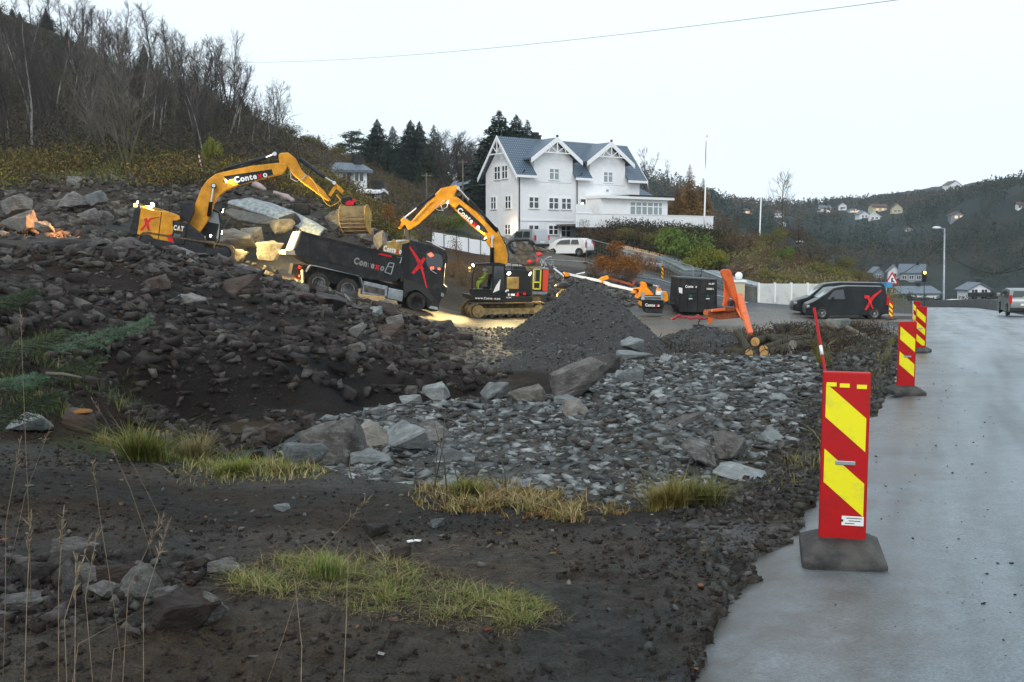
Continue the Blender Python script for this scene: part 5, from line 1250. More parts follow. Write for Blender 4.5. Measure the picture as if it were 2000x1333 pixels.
# spruces in the middle distance
for kind, x, yt, yb, Y, wd, lb in (('pine',688,262,345,172,1.88,'pine with loose flat boughs left of the dark spruces'), ('big_spruce',738,236,365,165,1.69,'dark spruce with the highest tip left of the pair'), ('spruce2',768,250,375,160,1.50,'narrow spruce tip between the two large dark spruces'),
        ('big_spruce',803,238,375,162,1.75,'broad dark spruce in the centre of the clump'), ('big_spruce',820,240,372,168,1.38,'spruce joined to the right of the broad dark one'), ('spruce3',848,246,372,160,1.62,'slim spruce at the right end of the dark clump'), ('spruce2',722,290,370,158,1.88,'lower dark spruce at the left foot of the clump'), ('spruce2',786,290,380,155,1.88,'lower dark spruce in the middle of the clump'),
        ('pine2',712,275,355,175,1.62,'short dark pine between the loose pine and the spruces'), ('spruce3',623,268,310,118,2.00,'small lone spruce on the hill shoulder'), ('spruce3',650,292,322,125,1.50,'tiny spruce by the left white house'), ('pine',664,285,330,150,1.75,'small pine right of the tiny spruce'),
        ('big_spruce',975,220,460,128,1.84,'tallest dark spruce behind the left gable of the white house'), ('big_spruce',1008,228,420,134,1.74,'dark spruce right behind the roof of the white house'), ('spruce',1030,238,420,138,1.55,'narrow dark spruce showing above the white house roof'), ('big_spruce',945,330,470,118,1.74,'low dark spruce against the left wall of the white house'), ('spruce3',822,325,400,140,1.75,'small greenish conifer in front of the dark clump')):
    tree_at(kind, x, yb, yt, lb, Y=Y, name='spruce', wide=wd)
for i in range(16):
    x = 860 + i*5.5 + random.uniform(-4,4); tree_at(('dark','broad','grey2')[i % 3], x, 385, 262+random.randint(0,30)+(12 if x > 915 else 0), 'brownish bare tree between the spruces and the white house', Y=random.uniform(150,185), group='bare trees behind the white house', wide=1.5)
for i in range(12):
    x = random.uniform(690, 850); tree_at(('thin','dark','grey')[i % 3], x, random.uniform(385,420), random.uniform(340,370), 'thin bare sapling on the brown slope below the spruces', Y=random.uniform(105,135), group='saplings on the brown slope', wide=1.5)
tree_at('larch', 1346, 420, 325, 'orange-brown larch right of the white house', Y=124, name='larch', wide=1.2)
tree_at('larch', 1322, 420, 362, 'lower orange-brown larch beside the house terrace', Y=122, name='larch', wide=1.6)
tree_at('larch', 1372, 425, 352, 'small orange larch behind the flagpole', Y=126, name='larch', wide=1.4)
tree_at('thin', 1262, 400, 300, 'faint bare birch left of the larch', Y=150, wide=1.3); tree_at('birch2', 1278, 410, 290, 'bare birch with a white stem behind the sunroom', Y=140, wide=1.0)
tree_at('thin', 1310, 400, 312, 'faint bare birch between the sunroom and the larch', Y=150, wide=1.4)
tree_at('grey', 1535, 500, 350, 'pale grey leafless tree on the far slope right of the mast', Y=130, wide=1.0)
random.seed(5)
# --- bushes
B_ = [('leaf_green',1338,520,95,80,'large dark green rhododendron below the terrace',88), ('leaf_green',1318,500,60,50,'dark green shrub at the left of the large rhododendron',90), ('leaf_yellowgreen',1378,524,70,48,'bright yellow-green shrub in front of the rhododendron',85), ('leaf_yellowgreen',1405,520,40,30,'small yellow shrub right of the bright green one',84), ('leaf_yellowgreen',1350,522,40,26,'lime green shrub at the foot of the rhododendron',84.5),
 ('leaf_rust',1190,532,80,46,'rust-orange hedge shrub on the slope below the parked cars',73), ('leaf_rust',1232,540,60,44,'golden-brown shrub at the right end of the rust hedge',72), ('leaf_brown',1165,548,70,34,'dark brown shrub at the left foot of the rust hedge',70), ('leaf_rust',1210,522,46,34,'bright orange leafy shrub on top of the rust hedge',73.5), ('leaf_brown',1220,555,70,32,'brown shrub under the golden one',69.5),
 ('leaf_brown',1428,505,75,62,'dark purplish-brown thicket right of the yellow shrubs',92), ('leaf_brown',1455,500,50,44,'brown thicket beside the flagpole foot',95), ('brush_grey',1420,455,40,34,'grey-brown thicket under the terrace corner',100),
 ('leaf_brown',905,560,75,72,'dark brown upturned root mass beside the truck cab',66), ('leaf_brown',935,570,50,46,'lower brown root mass between truck and excavator',63), ('leaf_brown',885,540,46,40,'brown brush pile behind the truck cab roof',68),
 ('leaf_rust',755,468,70,50,'reddish bush right of the raised bucket',74), ('leaf_olive',790,480,60,44,'olive bush behind the truck headboard',72), ('leaf_rust',775,450,50,34,'russet shrub under the folded excavator arm',78), ('leaf_olive',850,455,80,34,'dark green bush left of the white garden fence',92), ('leaf_green',885,445,60,30,'green shrub above the white garden fence',94), ('leaf_brown',815,440,50,40,'brown shrub below the folded arm',88),
 ('leaf_yellowgreen',410,318,36,46,'yellow-green bush at the foot of the slim pale tree',76), ('leaf_yellowgreen',10,330,40,40,'bright yellow-green bush at the left picture edge',75), ('leaf_olive',45,325,60,30,'olive shrub right of the bright yellow-green bush',75), ('leaf_yellowgreen',520,345,40,24,'yellow-green shrub above the excavator boom tip',78), ('leaf_olive',620,375,60,30,'olive bush above the excavator arm',76), ('leaf_yellowgreen',650,390,40,22,'mossy yellow bush right of the arm',76),
 ('leaf_brown',1560,475,60,34,'reddish-brown bush high on the right slope',104), ('leaf_olive',1500,480,60,36,'olive bush right of the dark thicket',100), ('leaf_green',1530,515,50,34,'green bush in the middle of the right slope',92), ('brush_grey',1590,520,90,50,'grey brushwood on the right slope',92), ('leaf_olive',1620,545,70,34,'pale olive bush above the white wall',84), ('leaf_brown',1600,558,60,26,'brown bush behind the white wall',80), ('leaf_olive',1560,556,60,20,'yellowish grass bush on top of the white wall',76), ('leaf_olive',1510,550,50,26,'olive bush at the left end of the white wall',78), ('brush_grey',1480,535,60,36,'grey-brown brush behind the debris pile',84), ('leaf_brown',1675,570,60,36,'brown bush right of the white wall',82), ('brush_grey',1705,585,60,44,'bare brush clump by the road sign',80), ('leaf_olive',1650,535,60,30,'olive brush on the crest above the vans',94), ('leaf_brown',1555,530,50,30,'brown bush low on the right slope',88),
 ('leaf_olive',1250,478,80,34,'dark hedge under the terrace, left end',97), ('leaf_brown',1200,482,80,40,'dark brown hedge below the terrace beam',96), ('leaf_brown',1150,478,60,36,'brown hedge beside the white parked car',99), ('leaf_olive',1290,480,60,36,'olive hedge left of the rhododendron',94)]
for mk, x, yb, w_, h_, lb, Y in B_: place_bush(mk, x, yb, w_*1.15, h_*1.15, lb, Y=Y)
for i in range(46):
    x = random.uniform(1480, 1720); Yb = random.uniform(82, 108); p = wx(x, Yb, 0); zb = gz(p.x, Yb)
    o = place_bush(random.choice(['leaf_brown','brush_grey','leaf_olive','brush_grey']), x, 0, random.uniform(35,60), random.uniform(22,40), 'low brush on the slope right of the flagpole', Y=Yb, group='brush on the right slope'); o.location = (p.x, Yb, zb-.1)
for i in range(38):
    x = random.uniform(560, 830); Yb = random.uniform(80, 130); p = wx(x, Yb, 0); zb = gz(p.x, Yb)
    o = place_bush(random.choice(['leaf_brown','brush_grey','leaf_olive','leaf_brown']), x, 0, random.uniform(28,55), random.uniform(14,26), 'brown heath bush on the slope above the truck', Y=Yb, group='heath bushes above the truck'); o.location = (p.x, Yb, zb-.15)

# --- ground cover that nobody could count
def tuft_field(name, pts, h, wd, cols, seed, label, lean=.5, zoff=0, nseg=2):
    r = np.random.default_rng(seed); n = len(pts); cols = np.array(cols)
    z = gz(pts[:,0], pts[:,1]) + zoff; a = r.random(n)*2*pi; lf = fbm(pts[:,0]+seed, pts[:,1], max(.16, h*3), 4, .7); hh = h*r.uniform(.45,1.2,n)*np.clip(.9+1.6*lf, .3, 1.9); L_ = np.abs(r.normal(0, lean, n))*hh
    dx, dy = np.cos(a), np.sin(a); wx_, wy_ = -dy*wd*.5, dx*wd*.5
    b = np.stack([pts[:,0], pts[:,1], z], -1); s_ = np.stack([wx_, wy_, np.zeros(n)], -1)
    mid = b + np.stack([dx*L_*.35, dy*L_*.35, hh*.62], -1); tip = b + np.stack([dx*L_, dy*L_, hh], -1)
    V = np.stack([b-s_, b+s_, mid+s_*.7, mid-s_*.7, tip+s_*.12, tip-s_*.12], 1).reshape(-1,3)
    i0 = np.arange(n)[:,None]*6; F = np.concatenate([i0+np.array([[0,1,2,3]]), i0+np.array([[3,2,4,5]])], 0)
    kk = np.clip(((lf+.5)*len(cols)).astype(int) + r.integers(-1,2,n), 0, len(cols)-1); cc = np.repeat(cols[kk]*r.uniform(.55,1.35,(n,1)), 6, 0)
    o = link(name, np_mesh(name, V, F, M['leafy'], col=cc)); o['kind'] = 'stuff'; o['label'] = label; return o
def brush_field(name, pts, h, wd, size, cols, per, seed, label, asp=.3):
    r = np.random.default_rng(seed); n = len(pts); q = np.repeat(np.arange(n), per); m = len(q)
    z = gz(pts[:,0], pts[:,1])[q]; sc = r.uniform(.5,1.3,n)[q]
    P = np.stack([pts[q,0]+r.normal(0,wd,m)*sc*.5, pts[q,1]+r.normal(0,wd,m)*sc*.5, z+h*sc*r.random(m)**1.2], -1)
    V, F = cards(P, size*r.uniform(.5,1.4,m), r, asp, up=(0,0,.9)); cols = np.array(cols); cn = cols[r.integers(0,len(cols),n)]*r.uniform(.65,1.3,(n,1))
    cc = np.repeat(cn[q]*r.uniform(.8,1.2,(m,1)), 4, 0)
    o = link(name, np_mesh(name, V, F, M['leafy'], col=cc)); o['kind'] = 'stuff'; o['label'] = label; return o
rr = np.random.default_rng(77)
WOODP = [tuple(wx(x, Y, 0))[:2] for x, Y in ((-150,76),(120,74),(300,76),(450,78),(560,82),(570,96),(560,110),(480,118),(300,124),(-150,132))]
p_ = sample_poly(WOODP, 5200, rr); brush_field('undergrowth', p_, 1.8, 1.8, .13, [(.055,.045,.034),(.07,.056,.042),(.035,.036,.022),(.075,.062,.03),(.085,.07,.055)], 34, 5, 'dark brown undergrowth filling the hillside wood', .25)
MOSSP = [tuple(wx(x, Y, 0))[:2] for x, Y in ((-150,62),(60,64),(250,67),(420,70),(560,72),(700,68),(760,72),(740,84),(600,88),(450,82),(250,81),(-150,83))]
p_ = sample_poly(MOSSP, 3600, rr, lambda x, y: np.clip(.45+2.2*fbm(x, y, 7, 4, .6), .04, 1)); brush_field('hillside_scrub', p_, .9, 1.3, .10, [(.14,.13,.025),(.09,.09,.022),(.20,.16,.03),(.06,.045,.028),(.08,.055,.035),(.16,.09,.03)], 26, 6, 'mossy yellow-green scrub along the forest edge', .4)
HEATH = [tuple(wx(x, Y, 0))[:2] for x, Y in ((540,84),(700,78),(800,74),(860,90),(940,110),(960,170),(680,180),(620,125))]
p_ = sample_poly(HEATH, 3000, rr); brush_field('heath', p_, .9, 1.4, .12, [(.10,.07,.045),(.07,.055,.035),(.13,.095,.055),(.08,.075,.03)], 26, 7, 'brown heath and grass on the slope above the work site', .3)
RSL = [tuple(wx(x, Y, 0))[:2] for x, Y in ((1400,96),(1440,82),(1500,73),(1560,71),(1640,70),(1730,74),(1740,90),(1700,112),(1600,118),(1420,116))]
p_ = sample_poly(RSL, 2600, rr); brush_field('slope_brush', p_, .9, 1.3, .10, [(.16,.12,.075),(.18,.16,.06),(.11,.09,.06),(.14,.15,.04),(.22,.16,.08)], 26, 8, 'tangled winter brush on the slope right of the house', .3)
HB = [tuple(wx(x, Y, 0))[:2] for x, Y in ((1130,93),(1300,86),(1400,83),(1440,95),(1390,106),(1150,106))]
p_ = sample_poly(HB, 1100, rr); brush_field('terrace_bank_brush', p_, 1.0, 1.2, .15, [(.05,.035,.025),(.035,.03,.02),(.04,.045,.018)], 20, 9, 'dark creepers and brush on the bank below the terrace', .3)
# far wooded valley sides; clearings are left round the houses that stand there
FAR_HOUSES = ((1461,418,16,6,3,5,'far house with a glowing orange window below the left skyline',1),(1521,425,16,9,4,-10,'far pale house left of the lone leafless tree',0),(1613,416,20,8,6,8,'far white house with one warm lit window',1),(1646,411,14,9,5,-8,'far square white house near the skyline',0),(1670,416,20,5,3,0,'far low house glowing orange',1),(1688,427,20,8,6,12,'far white roofed house below the orange one',0),(1708,430,20,7,7,-12,'far white house with a snow-pale gable roof',0),(1719,414,28,9,6,6,'far long cream house with lit windows',1),(1752,418,20,11,9,-10,'far white tall gabled house right of the cream one',0),(1866,370,26,8,8,14,'white house high on the right-hand ridge',0),(1528,443,14,6,5,4,'far pale cottage low behind the flagpole slope',0),(1872,428,28,7,7,-8,'grey-roofed house on the dark right-hand slope',1),(1995,408,14,8,4,0,'house end at the right picture edge',0),(1776,452,12,4,3,0,'tiny pale cabin in the far wood',0))
VALLEY = ((1716,547,22,15,9,10),(1746,545,22,15,11,-14),(1780,552,40,18,16,-24),(1798,582,80,8,12,12),(1912,590,46,24,12,8))
FARH = []
for q in FAR_HOUSES: p = hit(q[0], q[1], 150); FARH.append((p.x, p.y, 9))
for q in VALLEY: p = hit(q[0], q[1], 150); FARH.append((p.x, p.y, 16)); print('valley', q[0], p)
rr = np.random.default_rng(9)
nF = 17000; Yf = np.exp(rr.uniform(np.log(170), np.log(720), nF)); Uf = rr.uniform(-.12, .72, nF); Xf = Uf*Yf
ok = ~((Yf < 240) & (Uf < .27)) & (Uf > .05 + 0*Yf)
for hx, hy, hw in FARH: ok &= ~((np.abs(Uf-hx/hy)*hy < hw) & (Yf > hy-32) & (Yf < hy+14))
ok &= True; Xf, Yf = Xf[ok], Yf[ok]; nF = len(Xf)
zf = gz(Xf, Yf); per = 34; hh = rr.uniform(4, 7.6, nF); hh *= np.clip(Yf/420, .5, .95); con = fbm(Xf, Yf, 60, 3) + rr.normal(0,.12,nF) > -.05
q = np.repeat(np.arange(nF), per); m_ = len(q); v = rr.random(m_); rad = np.where(con[q], 2.4*(1-v*.85), 2.6*np.sin(pi*np.clip(v*.9+.08,0,1)))*rr.random(m_)**.4*hh[q]/7; a = rr.random(m_)*2*pi
P = np.stack([Xf[q]+rad*np.cos(a), Yf[q]+rad*np.sin(a), zf[q]-.6+v*hh[q]], -1); V, F = cards(P, (.22+.30*rr.random(m_))*hh[q]/7*(.7+Yf[q]/900), rr, .6, up=(0,0,.6))
cA = np.array([(.028,.044,.030),(.040,.056,.034),(.022,.036,.028)]); cB = np.array([(.080,.062,.046),(.095,.075,.056),(.060,.058,.036)])
cn = np.where(con[:,None], cA[rr.integers(0,3,nF)], cB[rr.integers(0,3,nF)])*rr.uniform(.7,1.25,(nF,1))
o = link('far_forest', np_mesh('far_forest', V, F, M['leafy'], col=np.repeat(cn[q], 4, 0))); o['kind'] = 'stuff'; o['label'] = 'mixed conifer and bare forest covering the far valley sides'

# near grass, moss, straw
def zone(P, n, seed): return sample_poly(poly_world(P), n, np.random.default_rng(seed))
gp = zone([(440,1120),(520,1095),(640,1085),(760,1090),(900,1140),(1060,1180),(1100,1210),(1000,1240),(860,1215),(700,1195),(560,1170),(450,1150)], 15000, 1)
k_ = fbm(gp[:,0], gp[:,1], .18, 4, .75)+.10*np.random.default_rng(2).normal(size=len(gp)) > .0; gp = gp[k_]
tuft_field('grass_patch', gp, .035, .0036, [(.06,.07,.025),(.20,.16,.06),(.10,.13,.03),(.14,.18,.045),(.22,.18,.07),(.12,.15,.035),(.24,.21,.09)], 31, 'green and straw-coloured grass patch on the near mud', 2.2)
gp2 = zone([(430,1130),(520,1085),(760,1080),(900,1130),(1090,1185),(1120,1215),(1000,1255),(860,1230),(700,1210),(450,1165)], 9000, 5)
tuft_field('flattened_straw', gp2, .018, .003, [(.16,.12,.07),(.10,.075,.045),(.20,.17,.08),(.06,.045,.03)], 32, 'dead flattened straw matted under the near grass patch', 4)
def cover(name, P, n, seed, h, wd, cols, label, lean=.8, thr=-.1, sc=.8):
    gp = zone(P, n, seed); gp = gp[fbm(gp[:,0], gp[:,1], sc*.6, 4, .7)+.14*np.random.default_rng(seed).normal(size=len(gp)) > thr+.08]; return tuft_field(name, gp, h, wd, cols, seed+50, label, lean)
STR = [(.26,.21,.09),(.18,.17,.05),(.13,.14,.035),(.30,.24,.12)]
MOS = [(.17,.19,.035),(.12,.15,.03),(.22,.20,.06),(.10,.12,.025)]
cover('moss_tufts', [(230,875),(300,860),(330,880),(420,880),(520,905),(620,920),(560,925),(420,920),(300,905),(240,905)], 7000, 2, .09, .007, MOS, 'yellow-green mossy grass tufts at the edge of the pit', 1.0, -.05, .6)
cover('straw_edge', [(330,925),(500,905),(640,922),(640,940),(480,948),(330,945)], 4000, 3, .05, .007, STR, 'flattened straw along the lip above the rubble', 1.5, -.15)
cover('straw_strip', [(790,965),(900,945),(1050,955),(1180,985),(1250,1000),(1180,1025),(1000,1015),(830,1000)], 8500, 4, .05, .007, [(.20,.10,.035),(.26,.17,.06),(.14,.10,.035),(.16,.15,.045),(.30,.22,.11)], 'rust-coloured straw and dead leaves strip below the rubble', 1.5, -.15, .5)
cover('shoulder_grass', [(1470,960),(1540,900),(1600,860),(1640,810),(1690,740),(1735,670),(1755,640),(1740,700),(1700,780),(1640,870),(1560,950)], 4200, 6, .11, .010, [(.15,.14,.045),(.10,.11,.03),(.20,.17,.07)], 'thin yellowed grass along the road shoulder', .8, .02, 1.5)
cover('left_bank_grass', [(-60,620),(60,640),(180,680),(260,730),(300,800),(230,850),(100,840),(-60,830)], 16000, 7, .15, .012, [(.07,.10,.025),(.05,.07,.02),(.12,.12,.04),(.04,.05,.02)], 'dark green grass on the bank at the left', .9, .02, .9)
cover('log_bank_grass', [(1570,690),(1650,665),(1730,650),(1720,720),(1660,760),(1600,740)], 2600, 8, .12, .012, [(.09,.075,.03),(.06,.045,.025),(.12,.11,.04)], 'dead grass on the bank between the logs and the road', .8, .0, 1.5)
def clump(x, yb, wpx, hpx, cols, label, n=700, name='grass_tuft', lean=1.3, wd=.005):
    p = hit(x, yb); k = p.y/2000; r = np.random.default_rng(int(x)); q = r.normal(0, wpx*k/5, (n,2)); pts = np.c_[p.x+q[:,0], p.y+q[:,1]*.7]
    o = tuft_field(name, pts, hpx*k*1.05, wd, cols, int(x)+3, label, lean); del o['kind']; tag(o, label, 'grass tuft'); return o
clump(1305, 990, 75, 60, [(.24,.18,.05),(.20,.17,.05),(.13,.13,.03)], 'golden bushy grass tuft at the near edge of the rubble', 1500)
clump(1375, 985, 70, 30, [(.16,.15,.05),(.11,.12,.035)], 'low olive grass tuft right of the golden tuft', 700)
clump(285, 900, 80, 44, MOS, 'bright yellow-green mossy tuft below the cut stems', 1500)
clump(380, 900, 60, 30, STR, 'straw-yellow tuft right of the mossy tuft', 800)
clump(455, 930, 80, 40, MOS, 'darker green mossy tuft with a small peak by the rubble', 1400)
clump(545, 925, 60, 26, STR, 'straw tuft beside the low grey block', 800)
clump(215, 870, 60, 24, STR, 'pale dry tuft at the left of the mossy tufts', 500)
clump(915, 970, 60, 26, MOS, 'olive tuft at the left end of the straw strip', 700)
clump(640, 1130, 70, 50, [(.12,.2,.04),(.18,.2,.06),(.24,.2,.1)], 'taller green tuft within the near grass patch', 500, lean=.6, wd=.004)
# tall dry stalks near the lens
STK = [(65,1333,.0),(5,1290,0),(245,1333,0),(120,1230,0)]
r = random.Random(4)
for i, (xb, yb, xt, yt, Y) in enumerate(((265,1350,330,880+140,2.6),(120,1400,148,1090,2.3),(125,1400,172,1060,2.4),(20,1380,60,1010,2.5),(500,1260,720,975,3.4),(215,1290,318,1010,2.9),(560,1420,575,1130,2.2),(640,1400,680,1080,2.4),(95,1330,125,990,2.6),(185,1330,190,1040,2.8),(235,1150,180,900,3.6),(-5,1200,40,860,3.3),(60,1180,40,610,4.2),(300,1060,210,860,5.0),(330,1040,180,780,5.6),(10,1100,100,830,4.6),(80,1330,260,1200,2.6),(180,1300,290,1250,2.7))):
    a = at(xb, yb, Y); b = at(xt, yt, Y+r.uniform(0,.3)); g_ = gz(a.x, a.y)
    mb = MB(); c_ = a.lerp(b, .5) + Vector((r.uniform(-.03,.03), 0, r.uniform(-.01,.03))); a.z = min(a.z, g_)
    mb.tube([a, a.lerp(c_, .5)+Vector((.004,0,0)), c_, b], [.0016,.0014,.0012,.0006], 5)
    dd = (b-c_).normalized()
    if i not in (6,7,16,17):
        for k in range(16):
            q = b - dd*r.uniform(0,.10); e = q + Vector((r.gauss(0,.008), r.gauss(0,.008), r.gauss(.004,.008))); mb.beam(q, e + dd*.012, .0035, .003, .001, .001)
    o = mb.build('dry_stalk', M.setdefault('straw', mat('straw', (.17,.13,.085), .8, noise=.3, nscale=30)), None, True); tag(o, 'tall dry grass stalk rising from the near left ground', 'grass stalk', 'tall dry stalks near the lens')
for i, (xb, yb, xt, yt) in enumerate(((875,985,848,825),(850,965,856,870),(990,970,975,885),(1255,985,1215,905),(1270,985,1240,900),(845,960,870,800),(690,945,684,895),(1185,960,1240,940),(905,970,885,905),(720,950,700,905))):
    p = hit(xb, yb); b = at(xt, yt, p.y+.1); mb = MB(); mb.tube([p-Vector((0,0,.03)), p.lerp(b,.5)+Vector((r.uniform(-.03,.03),0,.02)), b], [.006,.005,.003], 5)
    o = mb.build('dead_twig', M['bark_grey'], None, True); tag(o, 'thin dead twig standing at the near edge of the slate rubble', 'twig', 'dead twigs at the rubble edge')
# cut stems
for i, (x, h_) in enumerate(((283,34),(308,30),(318,26),(326,30),(333,24))):
    p = hit(x, 872); k = p.y/2000; mb = MB(); mb.tube([p-Vector((0,0,.05)), p+Vector((.01,0,h_*k))], [.028,.024], 8); o = mb.build('cut_stem', M['twig_pale'], None, True)
    tag(o, 'thin pale stem cut off short above the mossy tuft', 'stump', 'cut stems')
    mb = MB(); mb.tube([p+Vector((.01,0,h_*k)), p+Vector((.01,0,h_*k+.006))], [.024,.023], 8); mb.build('cut_face', M['leaf_larch'], o)
p = hit(155, 838); mb = MB(); k = p.y/2000; mb.tube([p-Vector((0,0,.1)), p+Vector((0,0,22*k)), p+Vector((.02,0,34*k))], [.17,.16,.13], 12); o = mb.build('tree_stump', M['brown_rock'], None, True); tag(o, 'dark rotten stump with an orange top at the left below the fir boughs', 'stump')
mb = MB(); mb.tube([p+Vector((.02,0,34*k)), p+Vector((.02,0,34*k+.015))], [.12,.1], 12); mb.build('cut_face', M['leaf_rust'], o)
# fir boughs at the left
def bough(p0, p1, wdt, label, seed, m='needle_blue', sag=.05):
    r = np.random.default_rng(seed); a = at(*p0); b = at(*p1); e = empty('fir_bough', a, 0, label, 'branch', 'felled fir boughs')
    L_ = (b-a).length; d = (b-a).normalized(); sd_ = d.cross(Vector((0,-.35,1))).normalized(); mb = MB(); V = []; n = 0
    def cv(t): return (b-a)*t + Vector((0,0,-sag*4*t*(1-t)*L_))
    mb.tube([cv(t) for t in np.linspace(0,1,8)], [.012*(1-t)+.003 for t in np.linspace(0,1,8)], 6)
    PP = []; DD = []
    for t in np.linspace(.1,1,15):
        for sg in (-1,1):
            l2 = wdt*(1.1-t*.75)*r.uniform(.7,1.1); q0 = cv(t); dr = (sd_*sg + d*.8 + Vector((0,0,r.normal(-.1,.12)))).normalized(); q1 = q0 + dr*l2
            mb.tube([q0, q0.lerp(q1,.5)+Vector((0,0,.01)), q1], [.004,.003,.0015], 4)
            for s_ in np.linspace(0,1,34):
                for w2 in range(3):
                    PP.append(q0.lerp(q1, s_)); DD.append((dr*.6 + Vector(tuple(r.normal(0,.8,3)))).normalized())
    for t in np.linspace(.3,1,120):
        for w2 in range(3): PP.append(cv(t)); DD.append((d*.6 + Vector(tuple(r.normal(0,.8,3)))).normalized())
    P = np.array([tuple(q) for q in PP]); D = np.array([tuple(q) for q in DD]); n = len(P); s_ = np.cross(D, r.normal(0,1,(n,3))); s_ /= np.linalg.norm(s_,axis=1,keepdims=True)
    V = np.stack([P-s_*.0022, P+s_*.0022, P+D*.030+s_*.001, P+D*.030-s_*.001], 1).reshape(-1,3)
    mb.build('stem', M['bark_grey'], e, True); link('needles', np_mesh('needles', V, np.arange(n*4).reshape(n,4), M[m]), e); return e
bough((60,680,7.4),(285,628,7.8),.22,'brightest blue-green fir bough reaching right over the dark pit',1)
bough((-60,600,7.6),(60,570,8.0),.2,'fir bough tip at the left picture edge above the others',2,'needle_mid')
bough((-80,700,7.0),(120,650,7.6),.24,'fir bough at the left behind the tall stalk',3,'needle_mid')
bough((-60,770,7.2),(190,700,7.6),.22,'fir bough in the middle of the left tangle',4,'needle_mid')
bough((-80,830,6.8),(110,770,7.2),.26,'lowest dark fir bough at the left picture edge',5,'needle_mid')
bough((-60,740,6.6),(70,735,7.2),.24,'fir bough hanging level at the left picture edge',6)
for xb, yb, xt, yt, Y, lb in ((40,675,140,692,7.5,'thin brown branch under the brightest fir bough'),(90,730,160,738,7.3,'short pale broken branch below the fir boughs'),(130,722,210,708,7.6,'reddish broken branch between the fir boughs')):
    a = at(xb,yb,Y); b = at(xt,yt,Y); mb = MB(); mb.tube([a, a.lerp(b,.5)+Vector((0,0,.01)), b], [.014,.012,.006], 7); tag(mb.build('broken_branch', M['twig_pale'], None, True), lb, 'branch')
lg = sample_poly(LOGZ, 700, np.random.default_rng(3)); brush_field('log_debris', lg, .35, .9, .16, [(.03,.022,.016),(.055,.042,.03),(.09,.07,.045),(.02,.016,.012)], 14, 15, 'tangle of dark branches and bark among the felled logs', .09)
# fallen leaves
rr = np.random.default_rng(70); p_ = sample_poly(FG, 260, rr); z_ = gz(p_[:,0], p_[:,1])+.012
V, F = cards(np.c_[p_, z_], .012+.016*rr.random(260), rr, .75, up=None); V = V.reshape(-1,4,3); V[:,:,2] = V[:,:1,2]*0 + z_[:,None] + (V[:,:,2]-z_[:,None])*.25; V = V.reshape(-1,3)
cc = np.repeat(np.array([(.10,.03,.02),(.16,.07,.03),(.20,.19,.18),(.09,.055,.035)])[rr.integers(0,4,260)], 4, 0)
o = link('fallen_leaves', np_mesh('fallen_leaves', V, F, M['leafy'], col=cc)); o['kind'] = 'stuff'; o['label'] = 'dead brown and grey leaves lying on the near mud'
# puddle in the pit
pc = hit(492, 838); mb = MB(); n = 28; mb.add([(pc.x + .75*cos(t)*(1+.2*sin(3*t)), pc.y + .9*sin(t)*(1+.15*cos(2*t)), 0) for t in np.linspace(0,2*pi,n,False)], [tuple(range(n))])
pd = mb.build('puddle', mat('puddle_water', (.05,.038,.022), .12, spec=.3)); pd.location.z = pc.z + .04; pd['kind'] = 'structure'; pd['label'] = 'muddy puddle on the floor of the pit'
# ------------------------------------------------------------------ white house
def boarding(name, col=(.80,.81,.82), sc=8.0, vert=False):
    m = mat(name, col, .55, noise=.04, nscale=1.5, spec=.3); t = m.node_tree; b = t.nodes['Principled BSDF']
    tc = t.nodes.new('ShaderNodeTexCoord'); wv = t.nodes.new('ShaderNodeTexWave'); wv.wave_type = 'BANDS'; wv.bands_direction = 'X' if vert else 'Z'; wv.wave_profile = 'SAW'; wv.inputs['Scale'].default_value = sc
    t.links.new(tc.outputs['Object'], wv.inputs['Vector']); bp = t.nodes.new('ShaderNodeBump'); bp.inputs['Strength'].default_value = .35; bp.inputs['Distance'].default_value = .02
    t.links.new(wv.outputs['Fac'], bp.inputs['Height']); t.links.new(bp.outputs[0], b.inputs['Normal']); return m
M['boards'] = boarding('white_boarding', sc=1.6); M['boards_v'] = boarding('white_upright_boarding', sc=2, vert=True)
def tile_mat(name, c1, c2, ax='X'):
    m = mat(name, c1, .35, spec=.5); t = m.node_tree; b = t.nodes['Principled BSDF']; tc = t.nodes.new('ShaderNodeTexCoord')
    hs = []
    for d, s_ in (('X', 3.6/1.0), ('Z', 3.0)):
        wv = t.nodes.new('ShaderNodeTexWave'); wv.bands_direction = d if d == 'Z' else ax; wv.wave_profile = 'SIN' if d == 'X' else 'SAW'; wv.inputs['Scale'].default_value = s_*.33*(1.0 if d == 'X' else 1.3); t.links.new(tc.outputs['Object'], wv.inputs['Vector']); hs.append(wv.outputs['Fac'])
    ml = t.nodes.new('ShaderNodeMath'); ml.operation = 'MULTIPLY'; t.links.new(hs[0], ml.inputs[0]); t.links.new(hs[1], ml.inputs[1])
    r_ = t.nodes.new('ShaderNodeValToRGB'); r_.color_ramp.elements[0].position = .05; r_.color_ramp.elements[1].position = .6; r_.color_ramp.elements[0].color = (*c1,1); r_.color_ramp.elements[1].color = (*c2,1)
    t.links.new(ml.outputs[0], r_.inputs[0]); t.links.new(r_.outputs[0], b.inputs['Base Color'])
    bp = t.nodes.new('ShaderNodeBump'); bp.inputs['Strength'].default_value = .8; bp.inputs['Distance'].default_value = .05; t.links.new(ml.outputs[0], bp.inputs['Height']); t.links.new(bp.outputs[0], b.inputs['Normal']); return m
M['tiles'] = tile_mat('blue_grey_tiles', (.035,.055,.08), (.15,.215,.29), 'X'); M['tiles_y'] = tile_mat('blue_grey_tiles_cross', (.035,.055,.08), (.15,.215,.29), 'Y')
